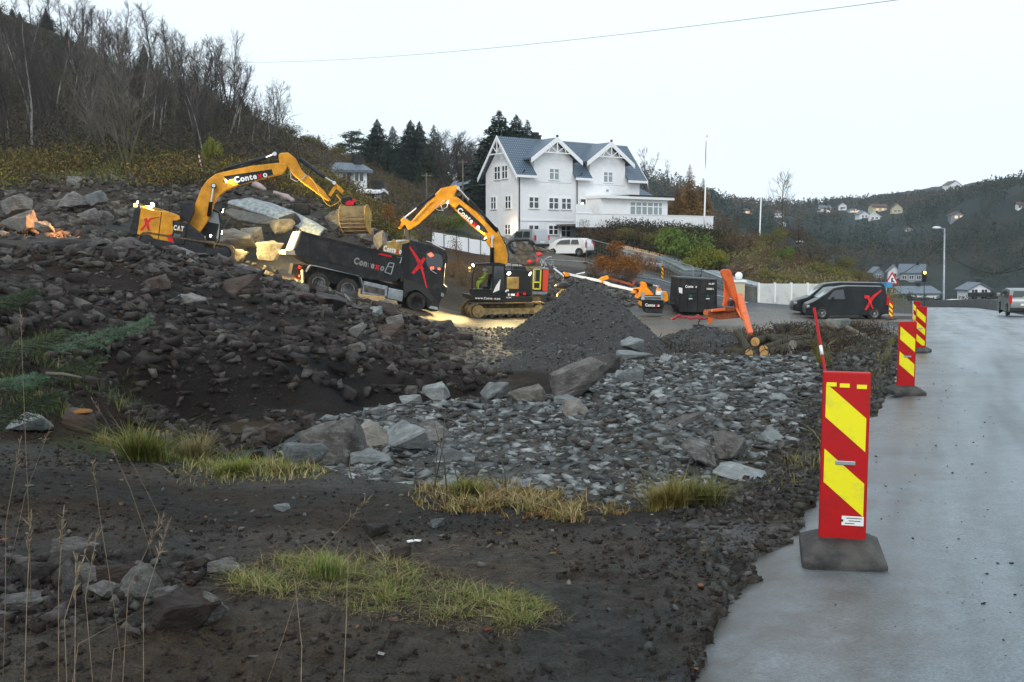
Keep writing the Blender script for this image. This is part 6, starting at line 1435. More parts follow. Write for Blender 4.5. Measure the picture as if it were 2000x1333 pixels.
M['tiles_plain'] = mat('far_roof_tiles', (.12,.15,.18), .5, noise=.2, nscale=2); M['roof_red'] = mat('roof_brown', (.10,.06,.05), .6); M['trim'] = mat('white_trim', (.82,.83,.84), .45)
M['stone'] = mat('stone_wall', (.08,.08,.078), .9, col2=(.20,.20,.19), nscale=2.5, bump=1, bscale=6, lo=.3, hi=.7)
zh = Zm(900, 220, 3.846)
def white_house():
    SF = Side(1011, 472, 100, R(36.5)); SG = Side(1011, 472, 100, R(126.5), SF.o)
    root = SF.empty('house', 'large white wooden house with two front gables above the parked cars', 'house')
    # local coordinates: x along the front, y back into the house, z up.  gable plane: distance f along gable = local y
    P = lambda x, y, d=0: SF.p(*zh((x, y))[0], d)
    def G(x, y): f, zz = SG.p(*zh((x, y))[0], 0); return f, zz
    Wg = G(188, 700)[0]; Lf = P(1342, 620)[0]; eh = P(430, 436)[1]; apex = G(290, 200)[1]; mid = Wg/2
    mb = MB(); mb.prism([(0,-1.5),(Lf,-1.5),(Lf,eh),(0,eh)], 0, Wg)
    mb.add([(0,0,eh),(0,Wg,eh),(0,mid,apex-.25),(Lf,0,eh),(Lf,Wg,eh),(Lf,mid,apex-.25)], [(0,1,2),(3,5,4),(0,2,5,3),(1,4,5,2),(0,3,4,1)])
    wall = mb.build('wall', M['boards'], root)
    # main roof
    sl = (apex-eh)/mid; ov = .55; ez = eh - ov*sl + .1; xl, xr = -.55, Lf+.6
    dorm = [(P(wl, 450)[0], P(wr, 450)[0]) for wl, wr in ((548,838),(965,1232))]
    yi = 1.1; spans = [(xl, dorm[0][0], -ov, mid), (dorm[0][1], dorm[1][0], -ov, mid), (dorm[1][1], xr, -ov, mid), (xl, xr, Wg+ov, mid), (*dorm[0], yi, mid), (*dorm[1], yi, mid)]
    mb = MB()
    for u0, u1, y0, y1 in spans:
        e_ = ez + ((y0+ov)*(apex+.08-ez)/(mid+ov) if y0 == yi else 0)
        mb.add([(u0,y0,e_),(u1,y0,e_),(u1,y1,apex+.08),(u0,y1,apex+.08),(u0,y0,e_+.14),(u1,y0,e_+.14),(u1,y1,apex+.24),(u0,y1,apex+.24)], [(0,3,2,1),(4,5,6,7),(0,1,5,4),(1,2,6,5),(2,3,7,6),(3,0,4,7)])
    roof = mb.build('roof', M['tiles'], root)
    # barge boards both gable ends
    mb = MB()
    for x0 in (xl-.06, xr+.0):
        for y0, y1 in ((-ov-.05, mid),(Wg+ov+.05, mid)):
            mb.add([(x0,y0,ez-.3),(x0+.06,y0,ez-.3),(x0+.06,y1,apex-.12),(x0,y1,apex-.12),(x0,y0,ez+.12),(x0+.06,y0,ez+.12),(x0+.06,y1,apex+.3),(x0,y1,apex+.3)], [(0,3,2,1),(4,5,6,7),(0,1,5,4),(1,2,6,5),(2,3,7,6),(3,0,4,7)])
    mb.build('barge_board', M['trim'], roof)
    mb = MB(); tz = apex-1.5
    hw = (apex-tz)/sl
    mb.beam((xl,mid-hw,tz),(xl,mid+hw,tz),.08,.12); mb.beam((xl,mid,tz),(xl,mid,apex-.2),.08,.12); mb.beam((xl,mid-.0,tz+.1),(xl,mid-hw*.45,apex-.85),.06,.08); mb.beam((xl,mid+.0,tz+.1),(xl,mid+hw*.45,apex-.85),.06,.08); mb.build('gable_truss', M['trim'], roof)
    for u0, u1, _, _ in spans[:3]: mb = MB(); mb.beam((u0,-ov-.03,ez),(u1,-ov-.03,ez),.1,.24); mb.build('eaves_board', M['trim'], roof)
    # front cross gables
    for ax, ay, wl, wr, nm in ((715,200,548,838,0),(1120,235,965,1232,1)):
        fx, az = P(ax, ay, -.5); x0 = P(wl, 450)[0]; x1 = P(wr, 450)[0]; cx = (x0+x1)/2; hw_ = (x1-x0)/2
        lz = P(510 if nm == 0 else 925, 350 if nm == 0 else 375, -.5)[1]
        sl2 = (az-lz)/(hw_+.75); wz = az - sl2*hw_ - .15
        d_back = mid
        mb = MB(); pr = [(x0,eh-1.0),(x1,eh-1.0),(x1,wz),(cx,az-.15),(x0,wz)]; mb.prism(pr, -.04, d_back-.1); mb.build('gable_wall', M['boards'], root)
        mb = MB()
        for s_ in (-1, 1):
            xe = cx + s_*(hw_+.75); ze = az - sl2*(hw_+.75)
            mb.add([(xe,-.6,ze),(cx,-.6,az),(cx,d_back,az),(xe,d_back*.55 if 0 else d_back,ze),(xe,-.6,ze+.15),(cx,-.6,az+.16),(cx,d_back,az+.16),(xe,d_back,ze+.15)], [(0,1,2,3),(4,7,6,5),(0,4,5,1),(1,5,6,2),(2,6,7,3),(3,7,4,0)])
        rf = mb.build('gable_roof', M['tiles_y'], root)
        mb = MB()
        for s_ in (-1, 1):
            xe = cx + s_*(hw_+.8); ze = az - sl2*(hw_+.8)
            mb.add([(xe,-.68,ze-.3),(cx,-.68,az-.28),(cx,-.6,az-.28),(xe,-.6,ze-.3),(xe,-.68,ze+.14),(cx,-.68,az+.22),(cx,-.6,az+.22),(xe,-.6,ze+.14)], [(0,1,2,3),(4,7,6,5),(0,4,5,1),(1,5,6,2),(2,6,7,3),(3,7,4,0)])
        mb.build('barge_board', M['trim'], rf)
        mb = MB(); tz = az-1.35; h2 = 1.35/sl2
        mb.beam((cx-h2,-.64,tz),(cx+h2,-.64,tz),.06,.1); mb.beam((cx,-.64,tz),(cx,-.64,az-.2),.06,.1)
        for s_ in (-1, 1): mb.beam((cx,-.64,tz+.05),(cx+s_*h2*.42,-.64,az-.75),.05,.07); mb.beam((cx+s_*h2*.55,-.64,tz),(cx+s_*h2*.42,-.64,az-.75),.05,.07)
        mb.build('gable_truss', M['trim'], rf)
        mb = MB(); mb.sphere((cx,-.6,az+.28), .14, 8); mb.build('finial', M['dark_steel'], rf)
    # windows in pixel terms of the zoomed photograph
    def window(S, x0, y0, x1, y1, nx=2, bars=(.42,), glass='glass', lit=None, d=-.03, sash=2):
        a = S.p(*zh((x0, y0))[0], 0); b = S.p(*zh((x1, y1))[0], 0); f0, f1 = sorted((a[0], b[0])); z1, z0 = max(a[1], b[1]), min(a[1], b[1]); sg = S.sg
        fr = MB(); t = .1; 
        def bx(u0, u1, v0, v1, e0, e1):
            if S is SF: fr.box(u0,u1,e0,e1,v0,v1)
            else: fr.box(e0,e1,u0,u1,v0,v1)
        bx(f0-t,f1+t,z1,z1+t*1.1,-.09,.02); bx(f0-t*1.3,f1+t*1.3,z0-t*1.1,z0,-.12,.02); bx(f0-t,f0,z0,z1,-.09,.02); bx(f1,f1+t,z0,z1,-.09,.02)
        for i in range(1, nx): u = f0+(f1-f0)*i/nx; bx(u-.07,u+.07,z0,z1,-.08,.02)
        for q in bars: bx(f0,f1,z1-(z1-z0)*q-.035,z1-(z1-z0)*q+.035,-.07,.02)
        w_ = fr.build('window', M['trim'], root)
        g = MB(); (g.box(f0,f1,-.045,-.01,z0,z1) if S is SF else g.box(-.045,-.01,f0,f1,z0,z1)); g.build('pane', M[glass], w_)
        return w_
    cmat('lit_pane', (.5,.4,.3), .3, emit=(1,.62,.28), estr=1.2)
    window(SF, 665,425,733,505,2,(.35,),'pale_glass'); window(SF, 1072,450,1135,524,2,(.35,),'pale_glass')
    window(SF, 512,638,580,718); window(SF, 662,644,728,724); window(SF, 757,648,823,726)
    window(SF, 511,850,580,925); window(SF, 660,852,726,915); window(SF, 755,856,820,932)
    lw = window(SF, 897,652,980,728,2,(),'glass'); window(SF, 1093,655,1163,730,2,(),'pale_glass')
    mb = MB(); p = P(910,690); mb.sphere((p[0],-.08,p[1]), .2, 10, (1,.3,1)); mb.build('window_star_lamp', M['lamp_dim'], lw)
    window(SG, 258,412,298,500,2); window(SG, 315,405,352,492,2); window(SG, 232,640,266,722,2); window(SG, 340,632,377,718,2); window(SG, 337,845,375,915,2); window(SG, 232,852,262,915,2)
    # downpipes, belt board, vent, lamp
    for x, y0, y1 in ((428,440,950),(862,462,860)):
        mb = MB(); a = P(x,y0+40); b = P(x,y1); mb.tube([(a[0]+.5,-.5,P(x,y0)[1]+.1),(a[0]+.1,-.12,a[1]),(b[0]+.1,-.12,b[1])], .055, 8); mb.build('downpipe', M['dark_steel'], root)
    mb = MB(); a = P(445,808); b = P(850,815); mb.box(a[0],b[0],-.06,.01,a[1]-.08,a[1]+.08); mb.build('belt_board', M['trim'], wall)
    mb = MB(); mb.box(-.03,.01,.0,.14,-.5,eh); mb.box(-.035,.14,-.035,.02,-.5,eh); mb.build('corner_board', M['trim'], wall)
    for S, x, y in ((SF,1100,588),): 
        mb = MB(); p = P(x,y); mb.box(p[0]-.15,p[0]+.15,-.04,.0,p[1]-.12,p[1]+.12); mb.build('vent', M['galv'], wall)
    mb = MB(); p = P(1027,665); mb.lathe([(.05,0),(.11,.05),(.1,.3),(.03,.4)], (p[0],-.25,p[1]-.2),'z',8); mb.build('porch_lamp', M['dark_steel'], root)
    mb = MB(); p = P(421,865); q = (-.25, .35, p[1]); mb.sphere(q, .12, 10); mb.build('wall_lamp', M['lamp_dim'], root)
    ld = bpy.data.lights.new('wall_lamp_light', 'POINT'); ld.energy = 55; ld.color = (1,.62,.3); ld.shadow_soft_size = .1; lo = bpy.data.objects.new('wall_lamp_light', ld); COL.objects.link(lo); lo.parent = root; lo.location = (-.5,.35,p[1])
    # chimney
    mb = MB(); cx = P(612,220,2)[0]; mb.box(cx-.45,cx+.45,mid+.1,mid+.9,apex-.8,apex+.55); mb.box(cx-.52,cx+.52,mid+.03,mid+.97,apex+.55,apex+.66); mb.box(cx-.3,cx+.3,mid+.25,mid+.75,apex+.66,apex+.95); mb.build('chimney', M['dark_steel'], roof)
    # sunroom
    dS = -2.2; f0, f1 = SF.p(*zh((1050,700))[0], dS)[0], SF.p(*zh((1553,700))[0], dS)[0]; zt = SF.p(*zh((1240,650))[0], dS)[1]; zb = SF.p(*zh((1240,790))[0], dS)[1]
    mb = MB(); mb.box(f0,f1,dS,3.0,zb-.6,zt); sr = mb.build('sunroom', M['boards_v'], root)
    mb = MB(); mb.box(f0-.1,f1+.5,dS-.5,3.1,zt,zt+.28); mb.build('sunroom_fascia', M['trim'], sr)
    mb = MB(); mb.box(SF.p(*zh((1240,640))[0], dS)[0],f1+.55,dS-.56,3.1,zt+.285,zt+.42); mb.build('roof_edge', M['dark_steel'], sr)
    fr = MB(); xs = [SF.p(*zh((x,700))[0], dS)[0] for x in (1268,1312,1357,1399,1443,1482,1512)]; z1 = SF.p(*zh((1300,672))[0], dS)[1]; z0 = SF.p(*zh((1300,768))[0], dS)[1]
    for x in xs: fr.box(x-.07,x+.07,dS-.07,dS+.02,z0,z1)
    for q in (z0, z0+(z1-z0)*.66, z1): fr.box(xs[0],xs[-1],dS-.065,dS+.02,q-.05,q+.05)
    w_ = fr.build('window', M['trim'], root); g = MB(); g.box(xs[0],xs[-1],dS-.03,dS-.005,z0,z1); g.build('pane', M['pale_glass'], w_)
    # side roof right of the main block
    a = SF.p(*zh((1350,545))[0], 1.5); mb = MB(); rx = Lf+.1
    mb.add([(rx,0,zt+.42),(rx,4.5,zt+.42),(rx,2.2,a[1]+.1),(f1+.6,0,zt+.42),(f1+.6,4.5,zt+.42),(rx+.9,2.2,a[1]+.1)], [(0,3,5,2),(1,2,5,4),(3,4,5),(0,2,1),(0,1,4,3)]); mb.build('side_roof', M['tiles'], root)
    # left rear lean-to roof
    mb = MB(); a = G(135,550); mb.add([(-.1,Wg,a[1]+.9),(3,Wg,a[1]+.9),(3,Wg+1.4,a[1]+.1),(-.1,Wg+1.4,a[1]+.1)], [(0,1,2,3)]); mb.box(-.1,3,Wg,Wg+1.2,a[1]-.0,a[1]+.1); mb.build('rear_roof', M['tiles'], root)
    # terrace: deck on posts behind a boarded parapet
    dT = -3.2; q0 = SF.p(*zh((866,860))[0], 0)[0]; t0 = SF.p(*zh((990,800))[0], dT)[0]; t1 = SF.p(*zh((1897,800))[0], dT)[0]; tL = SF.p(*zh((868,800))[0], dT)[0]; tA = SF.p(*zh((955,800))[0], dT)[0]; zt_ = SF.p(*zh((1400,772))[0], dT)[1]; zb_ = SF.p(*zh((1400,868))[0], dT)[1]
    mb = MB(); mb.box(tL,t1,dT,dT+.1,zb_,zt_); mb.box(t1-.1,t1,dT+.1,3.5,zb_,zt_); mb.add([(tL,dT,zt_),(t0,dT,zt_),(tA,dT,zt_+.9),(tL,dT,zt_+.9),(tL,dT+.1,zt_),(t0,dT+.1,zt_),(tA,dT+.1,zt_+.9),(tL,dT+.1,zt_+.9)], [(0,1,2,3),(4,7,6,5),(0,4,5,1),(1,5,6,2),(2,6,7,3),(3,7,4,0)])
    par = mb.build('parapet', M['boards_v'], root)
    mb = MB(); mb.box(tL,t1+.05,dT-.04,dT+.14,zt_,zt_+.07); mb.build('handrail', M['trim'], par)
    mb = MB(); mb.box(tL,t1-.1,dT+.1,2.5 ,zb_+.1,zb_+.3); mb.box(tL,t1,dT-.03,dT+.1,zb_-.12,zb_); mb.build('deck', M['twig_pale'], root)
    mb = MB(); i = 0
    for x in np.linspace(t0, t1-.5, 5): 
        mb = MB(); mb.beam((x,dT+.4,zb_-2.5),(x,dT+.4,zb_),.14,.14); mb.build('post', M['trim'], root)
    mb = MB(); p = P(870,872,-.4); mb.lathe([(.1,0),(.42,.06),(.4,.1)], (p[0],-.9,p[1]), 'y', 16); mb.build('satellite_dish', M['alu'], root)
    return SF, root
SH, house = white_house()

def simple_house(x, yb, Y, wpx, hpx, roofpx, ang, label, walls='white', roofm='tiles_plain', depth=None, wins=(), hip=False, storey_gap=False, name='house', lit=None):
    S = Side(x, yb, Y, R(ang)); root = S.empty(name, label, 'house'); k = Y/2000; Wd = wpx*k/max(.35, abs(cos(R(ang)))); Dp = depth or Wd*.8; H_ = hpx*k; Rf = roofpx*k; sg = S.sg
    y0, y1 = sorted((0, sg*Dp)); mb = MB(); mb.box(-Wd/2,Wd/2,y0,y1,-3,H_)
    gable_front = wins and wins[0] == 'gable'; wl = wins[1:] if gable_front else wins
    if gable_front: mb.prism([(-Wd/2,H_),(Wd/2,H_),(0,H_+Rf)], y0, y1)
    elif not hip:
        for xe in (-Wd/2, Wd/2-.1): mb.add([(xe,y0,H_),(xe,y1,H_),(xe,(y0+y1)/2,H_+Rf),(xe+.1,y0,H_),(xe+.1,y1,H_),(xe+.1,(y0+y1)/2,H_+Rf)], [(0,1,2),(3,5,4),(0,3,4,1),(1,4,5,2),(2,5,3,0)])
    mb.build('wall', M[walls], root); mb = MB(); o = .5; th = .22
    if gable_front:
        for s_ in (-1,1):
            xe = s_*(Wd/2+o); ze = H_ - Rf/(Wd/2)*o; mb.add([(xe,y0-o,ze),(0,y0-o,H_+Rf),(0,y1+o,H_+Rf),(xe,y1+o,ze),(xe,y0-o,ze+th),(0,y0-o,H_+Rf+th),(0,y1+o,H_+Rf+th),(xe,y1+o,ze+th)], [(0,1,2,3),(4,7,6,5),(0,4,5,1),(1,5,6,2),(2,6,7,3),(3,7,4,0)])
    else:
        ym = (y0+y1)/2; hx = Wd*.25 if hip else 0
        for ye in (y0-o, y1+o):
            ze = H_ - .1; mb.add([(-Wd/2-o,ye,ze),(Wd/2+o,ye,ze),(Wd/2+o-hx,ym,H_+Rf),(-Wd/2-o+hx,ym,H_+Rf),(-Wd/2-o,ye,ze+th),(Wd/2+o,ye,ze+th),(Wd/2+o-hx,ym,H_+Rf+th),(-Wd/2-o+hx,ym,H_+Rf+th)], [(0,1,2,3),(4,7,6,5),(0,4,5,1),(1,5,6,2),(2,6,7,3),(3,7,4,0)])
    rf = mb.build('roof', M[roofm], root); mb = MB(); mb.box(Wd*.15,Wd*.15+.8,(y0+y1)/2-.4,(y0+y1)/2+.4,H_+Rf*.3,H_+Rf+.9); mb.build('chimney', M['dark_steel'], rf)
    fy = -sg*.04
    for (u, v, a, b) in wl:
        cx = -Wd/2+u*Wd; zz = v*H_; mb = MB(); ya, yb_ = sorted((0, -sg*.08)); t = .09*a*2
        for bx in ((cx-a,cx+a,zz+b,zz+b+t),(cx-a,cx+a,zz-b-t,zz-b),(cx-a-t,cx-a,zz-b-t,zz+b+t),(cx+a,cx+a+t,zz-b-t,zz+b+t),(cx-.05,cx+.05,zz-b,zz+b)): mb.box(bx[0],bx[1],ya,yb_,bx[2],bx[3])
        w_ = mb.build('window', M['trim'], root); mb = MB(); mb.box(cx-a,cx+a,ya*.5,yb_*.5 if yb_ else -sg*.02,zz-b,zz+b); mb.build('pane', M[lit or 'glass'], w_)
    return S, root
W4 = ((.2,.55,.5,.45),(.5,.55,.5,.45),(.8,.55,.5,.45))
simple_house(686, 360, 98, 58, 24, 14, 20, 'low white bungalow with a blue roof on the shoulder of the hill', hip=True, wins=((.35,.55,.4,.4),(.75,.6,.4,.4)))
simple_house(722, 392, 92, 30, 15, 3, -12, 'small grey-white shed on the slope right of the bungalow', walls='pale_glass' if 0 else 'alu', roofm='white', wins=((.5,.5,.5,.3),), name='shed')
cmat('cream', (.55,.50,.34), .7)
simple_house(910, 405, 145, 60, 30, 20, -25, 'cream house with a blue roof half hidden by the dark spruce', walls='cream', wins=W4)
cmat('warm_window', (.9,.5,.2), .4, emit=(1,.5,.18), estr=.9)
def seat(x, yb): p = hit(x, yb, 150); return at(x, yb, p.y), p.y
for (x, yb, w_, h_, r_, a), lb, wl, wn in zip(VALLEY, ('small pale grey house left of the white gabled one in the valley','white gabled house front in the valley beside the slate roof','grey valley house with a steep slate roof','low building with a wide grey roof just behind the road wall','white two-storey house with dark balconies beyond the road wall'), ('alu','white','alu','white','white'),
        (('gable',(.5,.5,.5,.4)),('gable',(.5,.5,.5,.4)),W4,((.2,.5,.4,.3),),('gable',(.28,.25,.7,.5),(.72,.25,.7,.5),(.28,.82,.7,.5),(.72,.82,.7,.5)))):
    Y = hit(x, yb, 150).y; S, rt = simple_house(x, yb, Y, w_, h_, r_, a, lb, walls=wl, wins=wn)
k = Y/2000; mb = MB(); mb.box(-24*k, 24*k, -1.3, 0, 11*k, 11*k+.9); mb.build('balcony', M['dark_steel'], rt)
for x, yb, w_, h_, r_, a, lb, lit in FAR_HOUSES:
    Y = hit(x, yb, 150).y; simple_house(x, yb, Y, w_, h_, r_, a, lb, walls='cream' if 'cream' in lb else ('alu' if 'grey' in lb else 'white'), roofm='white' if 'snow' in lb else ('roof_red' if x % 3 == 0 else 'tiles_plain'), wins=((.3,.5,.5,.45),(.7,.5,.5,.45)) if x % 2 else ('gable',(.35,.5,.5,.45),(.7,.5,.5,.45)), lit='warm_window' if lit else None)

# ------------------------------------------------------------------ cars and vans (metres; x forward, rear at 0)
def car(loc, ang, L_, W_, prof, belt, roofz, paint, wheels, r, label, cat='car', side_win=(), rear=None, front=None, tint='glass', tail='lens_red', group=None, taper=.16, name='parked_car', plate_rear=True, rail=False, rot=None):
    root = empty(name, loc, ang, label, cat, group)
    if rot: root.rotation_euler = rot
    if isinstance(paint, str): paint = M[paint]
    hw = W_/2
    def yw(x, z):
        t = max(0, (z-belt)/(roofz-belt)); y = hw - taper*min(1.1, t) - (.05 if z < .35 else 0)
        e = min(x, L_-x); y -= max(0, (.45-e))**2*.55; return y
    # dense outline
    pts = []
    n = len(prof)
    for i in range(n):
        a = Vector((prof[i][0], prof[i][1])); b = Vector((prof[(i+1)%n][0], prof[(i+1)%n][1])); m = max(1, int((b-a).length/.22))
        for j in range(m): q = a.lerp(b, j/m); pts.append((q.x, q.y))
    bm = bmesh.new(); rings = []
    for s_ in (-1, -.93, 1-.0, ):
        pass
    vs = {}
    cxm = L_/2; czm = (belt+.3)/2
    def ring(f, shrink):
        out = []
        for x, z in pts:
            y = yw(x, z)*f; out.append(bm.verts.new((x+(cxm-x)*shrink, y, z+(czm-z)*shrink)))
        return out
    R_ = [ring(-1,.025), ring(-.955,.004), ring(-.5,-.004), ring(0,-.008), ring(.5,-.004), ring(.955,.004), ring(1,.025)]
    for a, b in zip(R_[:-1], R_[1:]):
        for i in range(len(pts)): bm.faces.new((a[i], a[(i+1)%len(pts)], b[(i+1)%len(pts)], b[i]))
    for e in (R_[0], R_[-1]):
        f = bm.faces.new(e); bmesh.ops.triangulate(bm, faces=[f])
    bmesh.ops.recalc_face_normals(bm, faces=bm.faces); me = bpy.data.meshes.new('body'); bm.to_mesh(me); bm.free(); me.materials.append(paint)
    me.polygons.foreach_set('use_smooth', [True]*len(me.polygons)); bd = link('body', me, root)
    md = bd.modifiers.new('edge', 'EDGE_SPLIT'); md.split_angle = R(38)
    def side_panel(poly, nm, m, off=.012, par=root, both=True):
        for s_ in ((-1, 1) if both else (-1,)):
            mb = MB(); mb.add([(x, s_*(yw(x, z)+off-.004), z) for x, z in poly] + [(x, s_*(yw(x, z)-.03), z) for x, z in poly], [tuple(range(len(poly))), tuple(range(2*len(poly)-1, len(poly)-1, -1))] + [(i, (i+1)%len(poly), len(poly)+(i+1)%len(poly), len(poly)+i) for i in range(len(poly))])
            mb.build(nm, M[m] if isinstance(m, str) else m, par)
    for pw in side_win: side_panel(pw, 'side_window', tint)
    def cross(q0, q1, w0, w1, nm, m, off=.012, par=root):
        a = Vector((q0[0],0,q0[1])); b = Vector((q1[0],0,q1[1])); nn = (b-a).cross(Vector((0,1,0))).normalized(); c_ = Vector((L_/2,0,.8)); 
        if (a-c_).dot(nn) < 0: nn = -nn
        a += nn*off; b += nn*off; mb = MB(); vs = [(a.x,-w0,a.z),(a.x,w0,a.z),(b.x,w1,b.z),(b.x,-w1,b.z)]; vi = [tuple(Vector(v)-nn*.04) for v in vs]; mb.add(vs+vi, [(0,1,2,3),(7,6,5,4),(0,4,5,1),(1,5,6,2),(2,6,7,3),(3,7,4,0)]); return mb.build(nm, M[m] if isinstance(m, str) else m, par)
    if front: cross(*front, 'windscreen', tint)
    if rear: cross(*rear, 'rear_window', tint)
    for x in wheels:
        for s_ in (-1, 1):
            mb = MB(); mb.lathe([(.1,0),(r+.06,0),(r+.07,.02),(r+.05,.03)], (x, s_*(hw-.052)-(.0 if s_ < 0 else .03)-.0, r), n=20); mb.build('wheel_arch', M['hose'], bd)
            wheel(root, (x, s_*(hw-.015), r), r, .2, -s_, 'alu', .05)
    for s_ in (-1, 1):
        y = s_*(hw-.2); xr = .06
        mb = MB(); mb.box(-.02,.12,min(y,y+s_*.13),max(y,y+s_*.13),belt-.25,belt+.22); mb.build('tail_light', M[tail], root, bevel=.02)
        mb = MB(); mb.prism([(L_-.42,belt-.16),(L_-.05,belt-.32),(L_-.06,belt-.46),(L_-.3,belt-.36)], min(y-s_*.12,y+s_*.14), max(y-s_*.12,y+s_*.14)); mb.build('headlight', M['pale_glass'], root, bevel=.02)
        mb = MB(); mb.box(L_*.66,L_*.66+.12,min(s_*hw,s_*(hw+.2)),max(s_*hw,s_*(hw+.2)),belt+.02,belt+.2); mb.build('mirror', paint, root, bevel=.03)
    if plate_rear: mb = MB(); mb.box(-.035,.02,-.26,.26,.62,.73); mb.build('number_plate', M['plate'], root)
    mb = MB(); mb.box(-.06,.1,-hw+.12,hw-.12,.3,.5); mb.build('bumper', M['dark_steel'], root, bevel=.03)
    if rail: side_panel([(.6,.62),(L_-1.4,.62),(L_-1.4,.7),(.6,.7)], 'side_moulding', 'hose')
    return root, yw, side_panel
cmat('car_black', (.014,.017,.019), .28, noise=.3, nscale=2); cmat('car_silver', (.40,.42,.43), .3, .4); cmat('car_white', (.72,.73,.73), .3, coat=.3); cmat('car_dirty_silver', (.24,.26,.265), .35, .35)
def van_prof(L_, H_, nose): return [(.0,.35),(-.02,.75),(.05,1.2),(.18,H_-.12),(.35,H_),(L_*.5,H_+.02),(L_-nose-1.0,H_-.05),(L_-nose-.75,H_-.12),(L_-nose+.05,1.12),(L_-.45,.98),(L_-.1,.82),(L_,.6),(L_-.03,.3),(L_-.5,.22),(.4,.24)]
# near black van, far dark van, both facing left on the yard
p = at(1665, 625, 56.6)
pv = at(1662, 626, 56.6); g0 = gz(pv.x, pv.y)
A1 = R(171); L1 = 4.45
o1 = Vector((at(1733, 620, 57).x, 57.3, g0))
r1, yw1, sp1 = car(o1, A1, L1, 1.82, van_prof(L1, 1.82, .75), 1.05, 1.82, 'car_black', (.75, 3.55), .33, 'black van with a red sprayed cross on its side, nearest of the two', 'van', name='parked_van',
    side_win=([(2.35,1.12),(3.3,1.1),(2.95,1.58),(2.42,1.66)],), front=((3.72,1.16),(2.92,1.69),.72,.62), rear=((.07,1.15),(.2,1.62),.6,.55), tint='glass')
def van_cross(root, yw, pts):
    mb = MB()
    for a, b, w0, w1 in pts: mb.beam((a[0], yw(*a)+.012, a[1]), (b[0], yw(*b)+.012, b[1]), .014, w0, .014, w1)
    mb.build('painted_cross', M['spray_red'], root)
# visible side: heading left => the van's left side (+y) faces the viewer
van_cross(r1, yw1, [((.42,1.62),(.85,1.25),.07,.16), ((.85,1.25),(1.25,.52),.16,.1), ((1.32,1.27),(1.05,1.22),.16,.2), ((1.05,1.2),(.98,.85),.2,.12), ((.98,.9),(.85,.6),.1,.06)])
mb = MB(); mb.box(-.03,.1,-.8,.8,.95,1.0); mb.build('rear_trim', M['galv'], r1)
mb = MB()
mb.beam((2.36, yw1(2.3,1.08)+.012, .45), (2.33, yw1(2.3,1.6)+.012, 1.66), .006, .016); mb.beam((1.15, yw1(1.2,1.08)+.006, .5), (1.12, yw1(1.2,1.6)+.006, 1.62), .006, .014); mb.build('door_gap', M['hose'], r1)
o2 = Vector((at(1722, 620, 60.2).x+.2, 60.4, gz(at(1640, 620, 60).x, 60.2))); A2 = R(172)
r2, yw2, sp2 = car(o2, A2, 5.35, 1.95, van_prof(5.35, 1.95, .95), 1.1, 1.95, 'car_black', (.95, 4.35), .34, 'larger dark grey van parked close behind the crossed van', 'van', name='parked_van',
    side_win=([(3.05,1.18),(4.2,1.15),(3.65,1.68),(3.12,1.76)],), front=((4.43,1.16),(3.62,1.82),.78,.68), tint='pale_glass')
# silver van and white car by the house
pA = at(1036, 497, 92); 
car(Vector((pA.x+1.05, 91.2, gz(pA.x, 92)+.02)), R(128), 4.3, 1.8, van_prof(4.3, 1.8, .8), 1.05, 1.8, 'car_silver', (.7, 3.4), .32, 'silver van parked left of the white car in front of the house', 'van', name='parked_van',
    side_win=([(.75,1.12),(1.7,1.12),(1.66,1.6),(.85,1.6)], [(1.85,1.12),(3.1,1.1),(2.75,1.56),(1.87,1.62)]), front=((3.5,1.15),(2.75,1.68),.7,.6), rear=((.08,1.12),(.22,1.66),.68,.6))
pB = at(1128, 497, 91)
hatch = [(.0,.35),(-.02,.8),(.06,1.05),(.25,1.45),(.55,1.56),(2.3,1.58),(2.9,1.45),(3.55,1.05),(4.05,.9),(4.25,.6),(4.22,.3),(3.7,.2),(.4,.22)]
car(Vector((pB.x+1.1, 90.6, gz(pB.x, 91)+.02)), R(150), 4.25, 1.78, hatch, .98, 1.56, 'car_white', (.7, 3.35), .32, 'white hatchback parked right of the silver van', 'car',
    side_win=([(.7,1.05),(1.5,1.05),(1.45,1.42),(.85,1.42)], [(1.6,1.05),(3.0,1.04),(2.55,1.36),(1.62,1.44)]), front=((3.5,1.06),(2.85,1.46),.7,.6), rear=((.08,1.08),(.25,1.42),.66,.6))
est = [(.0,.35),(-.02,.8),(.06,1.02),(.45,1.42),(.8,1.48),(2.4,1.5),(3.0,1.4),(3.6,1.02),(4.3,.9),(4.55,.6),(4.5,.3),(4.0,.2),(.4,.22)]
pc_ = at(1992, 619, 57); car(Vector((pc_.x+.1, 56.6, zr(57)-.0+.05)), R(72), 4.55, 1.8, est, .98, 1.5, 'car_dirty_silver', (.8, 3.6), .33, 'dirty silver estate car parked at the right edge of the road', 'car',
    side_win=([(.8,1.04),(1.7,1.04),(1.66,1.36),(1.0,1.36)], [(1.8,1.04),(3.1,1.02),(2.7,1.3),(1.82,1.38)]), front=((3.6,1.04),(2.98,1.4),.7,.6), rear=((.1,1.06),(.42,1.4),.68,.58))
pd_ = at(1862, 588, 132); car(Vector((pd_.x+2, 131, gz(pd_.x, 131)+.9)), R(176), 4.4, 1.8, est, .98, 1.5, 'car_white', (.8, 3.5), .32, 'pale car roof just showing beyond the road wall', 'car', side_win=([(.8,1.04),(2.9,1.04),(2.6,1.36),(1.0,1.38)],))
